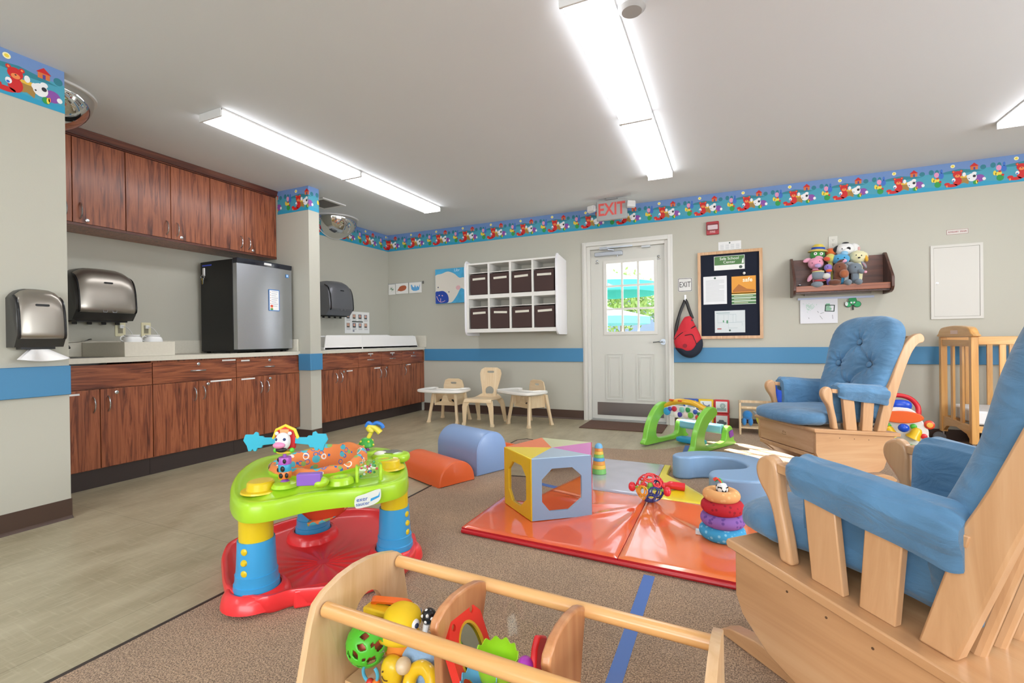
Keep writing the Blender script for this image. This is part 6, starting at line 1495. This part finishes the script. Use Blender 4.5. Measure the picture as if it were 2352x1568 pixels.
            return (xx, s * (.256 + py + q * .5), zr + pz + q + zo)
        mb.grid(armp, 60, 144)
        # end caps
        for u in (0, 1):
            ring = [armp(u, j / 144) for j in range(144)]; mb.add(ring, [tuple(range(144))])
        mb.build('arm_cushion', m_cl, t, ang=80)
    return t
glider(.557, 3.787, -148.142, .275, 'far wooden glider with blue buttoned cushions, facing the play mat', CZ, rs=-.13)
glider(.408, 1.488, 134.952, .300, 'near wooden glider with blue cushions, cut off by the lower right corner', CZ)
# ================= ACTIVITY SAUCER =================
EX = Vector((-1.572, 1.487, CZ))
sa = thing('activity_saucer', 'lime green and red baby activity saucer on three blue and yellow legs, carpet edge', 'activity saucer', EX)
def lc(P): return [(a - EX.x, b - EX.y) for a, b in P]
m_red = M('#f0363a', .3, coat=.2); m_lime = M('#a8d62a', .3, coat=.15); m_yel = M('#e3c41c', .3, coat=.15); m_lb = M('#3b9fd8', .3, coat=.15)
LEG = [(-1.581, 1.185), (-1.322, 1.648), (-1.811, 1.655)]
LG = lc(LEG)
base = lc([(-2.045, 1.42), (-1.96, 1.31), (-1.80, 1.20), (-1.69, 1.135), (-1.587, 1.105), (-1.475, 1.13), (-1.43, 1.20), (-1.337, 1.265), (-1.25, 1.35), (-1.20, 1.45), (-1.187, 1.55), (-1.22, 1.66), (-1.324, 1.784), (-1.474, 1.90), (-1.682, 1.985), (-1.856, 1.93), (-1.97, 1.80), (-2.03, 1.63)])
bs = smoothpoly(base, 5)
cen = Vector((0, 0))
sc = lambda P, k: [tuple(Vector(p) * k) for p in P]
# rocking dish: outer wall, rim, inner slope with radial flutes, raised rings for the legs
def dishz(x, y):
    return 0
mb = MB()
R = [[(a, b, z) for a, b in sc(bs, k)] for k, z in ((.93, .004), (.985, .02), (1, .06), (.985, .072), (.955, .073), (.93, .066), (.90, .045))]
nb = len(bs)
for j in range(1, 15):
    k = .90 * (1 - j / 15.0)
    ring = []
    for i, (a, b) in enumerate(bs):
        an = math.atan2(b, a); r_ = math.hypot(a, b) * k
        fl = .009 * (abs(math.sin(an * 9)) ** .7) * min(1, r_ / .08) * max(0, 1 - r_ / .34)
        ring.append((a * k, b * k, .022 + .018 * (r_ / .4) ** 2 + fl))
    R.append(ring)
mb.loft(R, caps=False); mb.add(R[0], [tuple(range(nb))]); mb.add(R[-1], [tuple(range(nb))])
dish = mb.build('rocking_base', m_red, sa, ang=60)
for i, (lx, ly) in enumerate(LG):
    an = math.atan2(ly, lx)
    MB().lathe([(.118, 0), (.112, .03), (.098, .048), (.088, .052), (.082, .05), (.078, .03)]).build('leg_collar', m_red, sa, T=TR(lx, ly, .02))
    MB().lathe([(.082, 0), (.076, .05), (.0765, .053), (.0725, .055), (.071, .085), (.0715, .088), (.068, .09), (.066, .12), (.0625, .205), (.062, .208), (.055, .208)]).build('lower_leg', m_lb, sa, T=TR(lx, ly, .035))
    MB().lathe([(.0575, .0), (.0575, .12)], n=28).build('upper_leg', m_yel, sa, T=TR(lx, ly, .20))
    for k in range(3):
        d = Vector((.28, -1, 0)).normalized() if i == 0 else (Vector((1, .05, 0)).normalized() if i == 1 else Vector((-.5, .8, 0)).normalized())
        o = Vector((lx, ly, .14 + .038 * k)) + d * (.064 + .001 * (1 - k)); Rm = Matrix.Translation(o) @ d.to_track_quat('Z', 'Y').to_matrix().to_4x4()
        MB().lathe([(.012, -.004), (.012, .002), (.009, .004 + (.003 if k == 1 else 0)), (.001, .005 + (.004 if k == 1 else 0))], n=18).build('height_button', m_yel, sa, T=Rm)
# raised rectangles on the red rim
for a, b, rz_ in ((-1.385, 1.255, .75), (-1.30, 1.75, 2.3)): MB().box((-.06, -.012, .003), (.06, .02, .07)).build('rocker_stop', m_red, sa, bevel=.008, T=TR(a - EX.x, b - EX.y, 0.0, rz=rz_))
# tray
tr = lc([(-1.56, 1.099), (-1.681, 1.155), (-1.83, 1.265), (-1.965, 1.40), (-2.06, 1.54), (-2.07, 1.64), (-2.03, 1.72), (-1.95, 1.80), (-1.85, 1.86), (-1.76, 1.93), (-1.64, 1.98), (-1.48, 1.90), (-1.33, 1.75), (-1.225, 1.62), (-1.19, 1.53), (-1.21, 1.455), (-1.25, 1.395), (-1.335, 1.33), (-1.41, 1.245), (-1.45, 1.15), (-1.495, 1.103)])
tp = smoothpoly(tr, 5); nt_ = len(tp)
SC_ = Vector((-1.570 - EX.x, 1.475 - EX.y)); SR = .182
mb = MB(); R = []
for k, z in ((.965, .335), (.995, .335), (1.0, .342), (.992, .388), (.978, .399), (.945, .403), (.90, .400)): R.append([(a, b, z) for a, b in sc(tp, k)])
for j in range(1, 7):
    q = j / 6; ring = []
    for a, b in tp:
        p = Vector((a, b)) * .90; d = (Vector((a, b)) - SC_); s_ = SC_ + d.normalized() * (SR + .012); pt = p.lerp(s_, q)
        ring.append((pt.x, pt.y, .400 + .036 * (q * q * (3 - 2 * q))))
    R.append(ring)
R.append([(x, y, .446) for x, y, z in R[-1]]); R.append([(SC_.x + (x - SC_.x) * .93, SC_.y + (y - SC_.y) * .93, .448) for x, y, z in R[-1]]); R.append([(x, y, .34) for x, y, z in R[-1]])
mb.loft(R, caps=False); mb.build('toy_tray', m_lime, sa, ang=50)
# fabric seat
def fabric():
    m, nt, b = nmat('seat_fabric'); N = nt.nodes.new; L = nt.links.new
    tc = N('ShaderNodeTexCoord'); prev = None
    cols_ = [('#2f6fc0', 26, .30, 1.7), ('#4fb8c8', 19, .32, 5.3), ('#8fb860', 23, .26, 9.1), ('#efe6da', 15, .24, 2.2)]
    base_ = lin('#e8884a')
    for c, s_, th, off in cols_:
        mp = N('ShaderNodeMapping'); mp.inputs['Location'].default_value = (off, off * .7, off * .3); L(tc.outputs['Object'], mp.inputs[0])
        v = N('ShaderNodeTexVoronoi'); v.inputs['Scale'].default_value = s_; L(mp.outputs[0], v.inputs[0])
        cr = N('ShaderNodeValToRGB'); cr.color_ramp.interpolation = 'CONSTANT'; e = cr.color_ramp.elements
        e[0].position = 0; e[0].color = (0, 0, 0, 1); e[1].position = th * .72; e[1].color = (1, 1, 1, 1); e2 = e.new(th); e2.color = (0, 0, 0, 1)
        if c == '#4fb8c8' or c == '#8fb860': e[0].color = (1, 1, 1, 1)
        L(v.outputs['Distance'], cr.inputs[0])
        mx = N('ShaderNodeMix'); mx.data_type = 'RGBA'; L(cr.outputs[0], mx.inputs[0]); mx.inputs[7].default_value = lin(c)
        if prev is None: mx.inputs[6].default_value = base_
        else: L(prev, mx.inputs[6])
        prev = mx.outputs[2]
    L(prev, b.inputs['Base Color']); b.inputs['Roughness'].default_value = .85
    return m
m_fab = fabric()
mb = MB(); R = []
N_ = 56
for r_, z in ((.186, .405), (.192, .43), (.192, .452), (.182, .466), (.168, .468), (.155, .455), (.146, .42), (.135, .36), (.12, .31), (.08, .275), (.02, .265)):
    ring = []
    for i in range(N_):
        a = 2 * PI * i / N_; q = r_ * .985 * (1 + .014 * math.sin(a * 11 + z * 30) + .012 * math.sin(a * 23)); back = .03 * max(0, math.sin(a + .2)) if z > .44 else 0
        ring.append((SC_.x + q * math.cos(a), SC_.y + q * math.sin(a), z + back + .004 * math.sin(a * 9)))
    R.append(ring)
mb.loft(R, caps=False); mb.add(R[-1], [tuple(range(N_))]); mb.build('fabric_seat', m_fab, sa, ang=80)
mb = MB(); mb.loft([[(SC_.x + a * k - .0, SC_.y + b * k, z) for a, b in ell(.02, .0, .13, .10, 24)] for k, z in ((1, .345), (.95, .30), (.8, .255), (.5, .222), (.1, .208))]); mb.build('seat_pouch', M('#e04a22', .8), sa, ang=80)
MB().tube(spath([(SC_.x + .0, SC_.y - .06, .215), (SC_.x + .07, SC_.y - .02, .235), (SC_.x + .13, SC_.y + .04, .29), (SC_.x + .15, SC_.y + .06, .33)]), .022, 10, flat=.5).build('leg_opening_trim', m_fab, sa)
mb = MB()
mb.grid(lambda u, v: (SC_.x + .1935 * math.cos(-2.75 + .55 * u), SC_.y + .1935 * math.sin(-2.75 + .55 * u), .408 + .05 * v), 10, 3); mb.build('care_label', M('#d9dcc8', .7), sa)
# caps above the legs
for i, (lx, ly) in enumerate(LG):
    MB().lathe([(.068, 0), (.066, .006), (.049, .008), (.046, .032), (.041, .037), (.001, .039)], n=32).build('leg_cap', m_yel, sa, T=TR(lx * .93, ly * .93, .409))
def wl(x, y): return (x - EX.x, y - EX.y)
# spinning cow tower
tx, ty = wl(-1.500, 1.245); Tz = .424
tw = MB().lathe([(.048, 0), (.04, .012), (.022, .018), (.001, .02)]).build('tower_base', m_lime, sa, T=TR(tx, ty, Tz))
MB().lathe([(.02, .016), (.012, .022), (.006, .03), (.006, .032)]).build('swivel', M('#9a5fc0', .3), tw)
for c, z0 in (('#e57a32', .030), ('#3aa5c8', .056), ('#b45fc0', .082)):
    o = MB().lathe([(.0215, z0), (.0225, z0 + .002), (.0225, z0 + .024), (.0215, z0 + .0258)], n=24); o.build('spinning_drum', M(c, .35), tw)
mb = MB()
for a, z, s_ in ((-1.1, .068, .011), (-2.2, .062, .009), (-1.4, .043, .01), (-.8, .096, .009), (-2.0, .1, .008), (-.5, .043, .01)): mb.sup((.0215 * math.cos(a), .0215 * math.sin(a), z), (s_ * .9, s_ * .5, s_), R=None, nu=12, nv=8)
mb.build('black_patches', M('#1a1a1c', .4), tw)
MB().cyl((0, 0, .107), (0, 0, .132), .006).build('neck_rod', M('#9a5fc0', .3), tw)
FR = TR(tx, ty, Tz + .128, rz=.42)
hd = MB().prism([(-.034, .008), (.034, .008), (.038, .05), (.03, .075), (0, .09), (-.03, .075), (-.038, .05)], .004, .02, 'xz').build('barn_board', M('#cf2b30', .35), sa, T=FR, bevel=.003)
MB().tube([(-.046, .01, .046), (-.034, .01, .078), (0, .01, .094), (.034, .01, .078), (.046, .01, .046)], .006, 8).build('barn_roof', M('#e8d23a', .35), hd)
MB().box((-.016, -.002, .058), (.016, .004, .082)).build('barn_window', M('#e8a06a', .4), hd)
MB().sup((0, -.012, .04), (.026, .024, .032), .9, .9).build('cow_head', M('#ecebea', .35), hd); MB().sup((-.004, -.034, .03), (.022, .014, .012)).build('cow_muzzle', M('#e88fb8', .35), hd)
MB().sup((.0, -.026, .012), (.02, .014, .010)).build('open_mouth', M('#2a2420', .4), hd)
for s_ in (-1, 1): MB().ball((s_ * .014, -.03, .05), .0055).build('eye', M('#23386a', .3), hd); MB().ball((s_ * .024, -.008, .068), .007).build('ear', M('#e6e6e4', .4), hd); MB().ball((s_ * .03, -.006, .006), .009).build('green_bell', M('#5fd03a', .3), hd)
MB().sup((0, -.004, -.002), (.03, .014, .006)).build('yellow_frill', M('#e8d23a', .35), hd)
for s_ in (-1, 1):
    P = [(.03, .028), (.085, .022), (.09, .012), (.105, .012), (.11, .0), (.12, .0), (.123, .008), (.13, .0), (.14, .0), (.145, .02), (.158, .04), (.15, .062), (.12, .062), (.112, .072), (.102, .068), (.1, .056), (.085, .056), (.08, .05), (.03, .05)]
    MB().prism([(s_ * a, b + .008 * (s_ < 0) * 0) for a, b in P], .006, .014, 'xz').build('pig_wing', M('#35b3cf', .35), hd, bevel=.0015)
# purple box, holes, roller, mushroom, mirror
px_, py_ = wl(-1.392, 1.300)
o = MB().box((-.042, -.016, 0), (.042, .016, .042)).build('purple_block', M('#8a5fc0', .35), sa, T=TR(px_, py_ - .04, .437, rz=.55), bevel=.003); MB().sup((.035, .01, .004), (.03, .03, .02)).build('block_mount', m_lime, o)
for x_, y_, z_ in ((-1.345, 1.362, .425), (-1.365, 1.635, .43)):
    a, b = wl(x_, y_)
    MB().lathe([(.05, -.004), (.046, .012), (.036, .02), (.026, .02), (.022, .014), (.02, .0)], n=28).build('toy_socket', m_lime, sa, T=TR(a, b, z_))
rx_, ry_ = wl(-1.285, 1.450)
T = TR(rx_, ry_, .445, rz=.75)
for s_ in (-1, 1): MB().prism([(-.035, -.03), (.035, -.03), (.033, .01), (.018, .03), (-.018, .03), (-.033, .01)], s_ * .044 - .006, s_ * .044 + .006, 'yz').build('roller_bracket', m_lime, sa, T=T, bevel=.004)
dr_ = MB().at(rotm(ry=PI / 2)).lathe([(.001, -.037), (.034, -.036), (.036, -.03), (.036, .03), (.034, .036), (.001, .037)]).build('clear_drum', thin_glass((.93, .96, .97), .12), sa, T=T @ TR(0, 0, .012))
rnd = random.Random(4)
for i in range(26):
    a = rnd.uniform(0, 6.28); q = rnd.uniform(.008, .026); x_ = rnd.uniform(-.03, .03); MB().ball((x_, q * math.cos(a), q * math.sin(a)), .0052, nu=8, nv=6).build('drum_bead', M(rnd.choice(['#e8a040', '#d8404a', '#4fae5a', '#4a78c8', '#ececec', '#ececec']), .3), dr_)
mx_, my_ = wl(-1.59, 1.78)
mu = MB().lathe([(.07, -.02), (.058, .03), (.042, .044), (.001, .046)]).build('mushroom_mount', m_lime, sa, T=TR(mx_, my_, .388))
MB().lathe([(.024, .04), (.012, .05), (.009, .066)]).build('purple_stem', M('#a04fae', .35), mu)
MB().lathe([(.001, .062), (.034, .062), (.037, .066), (.033, .085), (.02, .102), (.001, .108)]).build('mushroom_cap', M('#3fae3f', .35), mu)
for i in range(9):
    a = i * .7 - 2.6; z_ = .072 + .018 * (i % 2); q = .0365 if i % 2 == 0 else .0285; MB().ball((q * math.cos(a), q * math.sin(a), z_), .0055).build('yellow_spot', M('#e8dc4a', .4), mu)
bf = MB().tube(spath([(.01, 0, .104), (.024, .0, .135), (.012, 0, .155), (.03, 0, .158), (.055, 0, .142), (.068, 0, .128)]), [.01] * 6 + [.016] * 6 + [.012] * 6 + [.013] * 6 + [.014] * 7, 12).build('yellow_caterpillar', M('#e8d84a', .35), mu, T=rotm(rz=.42))
MB().tube(spath([(.0, 0, .158), (.012, 0, .176), (.03, 0, .166), (.05, 0, .176), (.075, 0, .165), (.082, 0, .15)]), .009, 10).build('blue_wings', M('#2074d0', .35), bf)
ax_, ay_ = wl(-1.40, 1.725)
mm = MB().sup((0, 0, .0), (.085, .06, .024), .6, .8).build('mirror_mount', m_lime, sa, T=TR(ax_, ay_, .43, rz=.4)); MB().prism([(-.05, -.03), (.02, -.038), (.055, .0), (.02, .03), (-.035, .026)], .0235, .0265).build('toy_mirror', M('#c9ced2', .05, metal=1), mm); MB().sup((-.04, -.02, .02), (.03, .022, .012)).build('white_knob', M('#e6e4d8', .3), mm)
# brand style oval label on the front rim
a, b = wl(-1.262, 1.398)
lab_ = MB().prism(smoothpoly([(-.048, -.022), (-.045, .012), (-.01, .02), (.04, .03), (.048, .02), (.045, -.01), (.02, -.025), (-.03, -.03)], 3), -.0015, .0, 'xz').build('logo_plate', M('#dfe4dc', .35), sa, T=TR(a + .028, b - .012, .367, rz=.95))
MB().text('exer', .022, TR(-.022, -.0022, .002, rx=PI / 2), depth=.0004).text('saucer', .019, TR(-.02, -.0022, -.015, rx=PI / 2), depth=.0004).build('logo_lettering', M('#3a5fb0', .4), lab_)
MB().prism([(.008, -.012), (.042, .0), (.044, .02), (.038, .006), (.01, -.001)], -.0022, -.0015, 'xz').build('logo_swoosh', M('#3a9fd8', .4), lab_)
# ================= NEAR TOY TROUGH =================
m_tr = wood(['#caa06e', '#d8b285', '#e3c49b'], 'z', 12, 8, .35, .2, 1.0); m_dw = wood(['#cc9552', '#dba667', '#e6b67c'], 'x', 14, 14, .3, .35)
m_red3 = wood(['#b5764a', '#c58a5c', '#d09a6d'], 'z', 14, 8, .35, .2)
TX, TY = -.84, .92
tg = thing('toy_trough', 'open wooden toy trough with clear sides, dowels and dividers, in the foreground', 'toy storage', (TX, TY, CZ), -.035)
z0 = -CZ
def T_(P): return [(a - TY, b + z0) for a, b in P]
endp = [(.68, CZ + .0005), (.705, .12), (.735, .23), (.762, .34), (.775, .375), (.80, .392)] + [(.85, .408), (.90, .414), (.95, .412), (1.0, .402), (1.045, .388), (1.063, .375), (1.07, .35), (1.09, .23), (1.12, CZ + .0005)]
for x, lab in ((-.014, None), (.802, None)):
    P = T_(endp); hole = [ell(.935 - TY, .27 + z0, .052, .062, 28)]
    MB().panel(P, hole, x, x + .018, 'yz').build('end_panel', m_tr, tg, bevel=.006, seg=3)
midp = [(.87, .165), (.845, .2), (.838, .33), (.826, .365), (.833, .382), (.86, .396), (.90, .402), (.95, .399), (1.0, .388), (1.03, .375), (1.038, .355), (1.02, .30), (.985, .165)]
for x in (.272, .522): MB().prism(T_(midp), x, x + .020, 'yz').build('divider', m_red3, tg, bevel=.005, seg=3)
MB().cyl((.0085, .812 - TY - .014, .358 + z0), (.8015, .812 - TY - .014, .358 + z0), .0165, n=20).build('front_dowel', m_dw, tg)
MB().cyl((.0085, 1.035 - TY + .012, .362 + z0), (.8015, 1.035 - TY + .006, .358 + z0), .0155, n=20).build('rear_dowel', m_dw, tg)
m_acr = thin_glass((.985, .985, .985), .025)
for (ya, za), (yb, zb), nm in (((.802, .338), (.848, .166), 'front_window'), ((1.05, .345), (.998, .166), 'rear_window')):
    mb = MB(); mb.loft([[(.009, ya - TY, za + z0), (.801, ya - TY, za + z0), (.801, ya - TY + .003, za + z0), (.009, ya - TY + .003, za + z0)], [(.009, yb - TY, zb + z0), (.801, yb - TY, zb + z0), (.801, yb - TY + .003, zb + z0), (.009, yb - TY + .003, zb + z0)]]); mb.build(nm, m_acr, tg)
MB().box((.0085, .85 - TY, .15 + z0), (.8015, .995 - TY, .163 + z0)).build('shelf_board', wood(['#caa06e', '#d8b285', '#e3c49b'], 'x', 12, 8, .35, .2, 1.0), tg)
ZT = .165
def toy(nm, lab, cat, x, y, z): return thing(nm, lab, cat, (x, y, z))
# green lattice ball with red core
t = toy('rattle_ball', 'green plastic ball with petal shaped holes and a red core, left end of the trough', 'toy ball', -.782, .872, .252)
R0 = .051; Rt = rotm(rx=.9, ry=-.5)
import bmesh
def petal_ball(R0, th):
    """sphere shell with leaf shaped holes, done as a mesh by skipping cells"""
    nu, nv = 96, 60; V = []; F = []
    def hole(u, v):
        for row, cnt, off, hv, hu in ((.22, 9, 0, .075, .042), (.47, 9, .5, .085, .044), (.72, 9, 0, .085, .042), (.36, 8, .5, .028, .022), (.64, 8, .0, .028, .022)):
            k = (u * cnt - off) % 1; k = min(k, 1 - k) / cnt; dv = abs(v - row)
            if dv < hv and k < hu * (1 - (dv / hv) ** 1.6) * (1.0 if row == .5 else .9): return True
        return False
    for j in range(nv + 1):
        for i in range(nu):
            a = 2 * PI * i / nu; b = PI * j / nv; V.append((R0 * math.sin(b) * math.cos(a), R0 * math.sin(b) * math.sin(a), R0 * math.cos(b)))
    for j in range(nv):
        for i in range(nu):
            if not hole((i + .5) / nu, (j + .5) / nv): F.append((j * nu + i, j * nu + (i + 1) % nu, (j + 1) * nu + (i + 1) % nu, (j + 1) * nu + i))
    return V, F
V, F = petal_ball(R0, .003); mb = MB(); mb.at(Rt); mb.add(V, F); o = mb.build('ball_shell', M('#4fc42f', .3, coat=.1), t, ang=80); sm = o.modifiers.new('solid', 'SOLIDIFY'); sm.thickness = .0035
s2 = o.modifiers.new('smooth', 'SMOOTH'); s2.iterations = 2
MB().ball((0, 0, 0), .037, nu=24, nv=16).build('inner_ball', M('#c4523a', .4), t)
# duck
t = toy('toy_duck', 'yellow and orange soft toy duck with a blue wing, lying in the trough', 'toy', -.735, .93, .243)
MB().sup((.006, -.01, -.006), (.05, .042, .042), .9, .9).build('body', M('#ea8a22', .7), t); MB().sup((-.005, .018, .036), (.047, .042, .034), .9, .9).build('head', M('#f2cc16', .7), t)
MB().torus((.0, -.008, .012), .044, .012, R=rotm(rx=-.3), flat=1.2).build('yellow_band', M('#f0c814', .7), t)
MB().sup((-.022, -.046, .0), (.014, .008, .026), R=rotm(ry=-.2)).build('wing', M('#2f7fc0', .6), t); MB().sup((-.022, -.044, .0), (.0165, .006, .029), R=rotm(ry=-.2)).build('wing_trim', M('#8fd04a', .6), t)
MB().ball((.038, .01, .036), (.010, .012, .012)).build('eye_white', M('#eeeeee', .4), t); MB().ball((.046, .006, .036), (.005, .006, .006)).build('pupil', M('#1d2a4a', .3), t)
# orange framed mirror
t = toy('toy_mirror', 'orange framed toy mirror sticking up behind the yellow duck', 'toy', -.80, .985, .280)
T = rotm(rx=-.9, rz=.25) @ Matrix.Scale(1.2, 4)
MB().panel(rrect(-.045, -.024, .045, .03, .014), [rrect(-.034, -.014, .034, .02, .008)], -.006, .006).build('mirror_frame', M('#f0702a', .35), t, T=T, bevel=.003); MB().prism(rrect(-.035, -.015, .035, .021, .008), -.001, .001).build('mirror_glass', M('#8f9aa8', .05, metal=1), t, T=T)
MB().box((-.06, -.045, -.012), (.02, -.01, .004)).build('yellow_tab', M('#f0c41c', .6), t, bevel=.004)
# wooden rattle
t = toy('wooden_rattle', 'small round wooden rattle with a blue band behind the duck', 'rattle', -.735, .985, .278); T = rotm(ry=.4, rx=.9)
MB().lathe([(.001, -.008), (.017, -.008), (.018, 0), (.017, .006), (.001, .007)]).build('rattle_disc', m_birch, t, T=T); MB().lathe([(.014, -.03), (.016, -.0085)], n=20).build('blue_band', M('#3f6fb8', .5), t, T=T)
# dotted maraca
t = toy('dotted_rattle', 'black toy ball with white dots on a white handle, beside the first divider', 'rattle', -.672, .962, .292)
MB().ball((0, 0, 0), .0185).build('black_ball', M('#17181c', .25), t); 
for d in ((-.5, -.8, .3), (.3, -.8, .5), (.1, -.9, -.3), (-.2, -.3, .95), (.8, -.5, .1), (-.9, -.2, -.1)):
    d = Vector(d).normalized(); MB().ball(tuple(d * .0165), .0042, nu=10, nv=8).build('white_dot', M('#f0f0ee', .4), t)
MB().tube([(-.004, -.004, -.017), (-.01, -.008, -.05)], [.008, .006], 10).build('handle', M('#e6e6e4', .4), t)
# blue cloth toy
t = toy('cloth_toy', 'pale blue cloth toy wedged against the first divider', 'toy', -.655, .92, .205); MB().sup((0, 0, .008), (.05, .04, .045), .7, .7, wob=.12, wsc=25).build('cloth_body', M('#8fb0d0', .8, bump=.3, bscale=60), t); MB().sup((-.035, .0, .035), (.02, .02, .02), wob=.2, wsc=30).build('blue_corner', M('#4a6fc0', .8), t)
# yellow hoop rattle
t = toy('teething_ring', 'thick glossy yellow teething hoop at the bottom of the trough', 'toy', -.628, .864, .200)
MB().torus((0, 0, 0), .034, .0155, n=36, k=14, R=rotm(rx=1.15, rz=-.2)).build('hoop', M('#efc21a', .2, coat=.4), t)
t = toy('smiling_toy', 'yellow toy with a drawn smile and a wooden ball, left of the yellow hoop', 'toy', -.708, .868, .208)
MB().sup((0, 0, .0), (.026, .022, .034), .8, .8).build('toy_body', M('#eac21e', .3, coat=.2), t); MB().ball((.034, -.004, .024), .018).build('wooden_ball', m_birch, t)
mb = MB(); mb.tube(spath([(-.012, -.0235, .0), (-.006, -.024, -.007), (.004, -.024, -.006)]), .0012, 5); mb.build('smile', M('#4a3210', .5), t); MB().ball((-.01, -.0225, .010), .002).build('eye', M('#4a3210', .5), t)
t = toy('bead_ring', 'light blue open ring with a red and an orange bead under the green ball', 'toy', -.757, .850, .200)
MB().tube([(.021 * math.cos(a), 0, .021 * math.sin(a) + .0) for a in [PI * (.72 + 1.56 * i / 20) for i in range(21)]], .004, 8).build('ring', M('#4fb0d0', .3), t)
MB().ball((-.001, 0, -.021), .0095).build('red_bead', M('#d8382a', .3), t); MB().ball((.0165, 0, -.0175), .0095).build('orange_bead', M('#ee7a22', .3), t)
t = toy('chain_rattle', 'clear plastic chain of links hanging between the green ball and the duck', 'toy', -.735, .862, .235)
for i in range(6): MB().torus((.003 * i, 0, -.011 * i + .02), .008, .0018, n=16, k=6, R=rotm(rx=PI / 2 if i % 2 else .5, ry=.2)).build('clear_link', thin_glass((.9, .93, .95), .2), t)
# red hexagonal mirror
t = toy('hexagon_mirror', 'red hexagonal framed toy mirror leaning on the first divider', 'toy', -.528, .910, .272)
T = rotm(ry=1.05, rz=.1) 
T = Matrix(((.35, .0, .93, 0), (.0, 1, 0, 0), (-.93, 0, .35, 0), (0, 0, 0, 1))) @ Matrix.Scale(1.12, 4)
hexo = [(-.088, -.03), (-.088, .03), (-.05, .062), (.05, .062), (.088, .03), (.088, -.03), (.05, -.062), (-.05, -.062)]
fr_ = MB().panel(hexo, [ell(0, 0, .058, .042, 32)] + [ell(a, b, .0065, .0065, 12) for a, b in ((-.066, .034), (-.066, -.034), (.066, .034), (.066, -.034))], -.009, .009).build('mirror_frame', M('#e8352a', .35), t, T=T, bevel=.004)
MB().prism(ell(0, 0, .0585, .0425, 32), -.003, .004).build('mirror_glass', M('#9fb0a8', .06, metal=1), t, T=T)
MB().panel(ell(0, 0, .059, .043, 32), [ell(0, 0, .054, .038, 32)], .0045, .0095).build('yellow_bezel', M('#d8a82a', .4), t, T=T)
def cup(nm, lab, x, y, z, c, r_):
    t = toy('scalloped_cup', lab, 'cup', x, y, z); mb = MB(); R = []
    for k, zz in ((.72, 0), (.8, .01), (.95, .04), (1, .062), (.955, .062), (.9, .04), (.74, .012), (.1, .008)):
        ring = []
        for i in range(72):
            a = 2 * PI * i / 72; top_ = zz >= .06; q = r_ * k * (1 + (.012 * math.cos(12 * a) if zz > .03 else 0)); ring.append((q * math.cos(a), q * math.sin(a), zz + (.0045 * math.cos(12 * a) if top_ else 0)))
        R.append(ring)
    mb.loft(R); mb.build('cup_body', M(c, .3, coat=.1), t, ang=60, T=rotm(rx=.25)); return t
t = cup('c', 'lime green cup with a scalloped rim in the middle bay of the trough', -.465, .915, .228, '#a4dc2c', .046); t.rotation_euler = (-.1, .1, 0)
t = cup('c', 'light blue cup with a scalloped rim in front of the green one', -.475, .868, .205, '#6fb4e0', .038)
t = toy('stacking_bowl', 'green bowl under the lime cup in the trough', 'bowl', -.455, .93, .168); MB().lathe([(.02, 0), (.036, .02), (.042, .05), (.039, .05), (.032, .022), (.001, .006)]).build('bowl_body', M('#4f9a3a', .35), t)
t = toy('toy_block', 'red and purple toy leaning on the second divider of the trough', 'toy', -.366, .925, .272)
MB().prism([(-.05, -.07), (-.02, .05), (.0, .068), (.04, .045), (.05, .02), (.05, -.07)], -.014, .0, 'yz').build('red_plate', M('#e0262c', .35), t, bevel=.004); MB().ball((-.022, -.03, .02), .017).build('purple_knob', M('#b03ab8', .35), t); MB().ball((-.022, -.04, -.02), .016).build('orange_knob', M('#ee7a1e', .35), t)
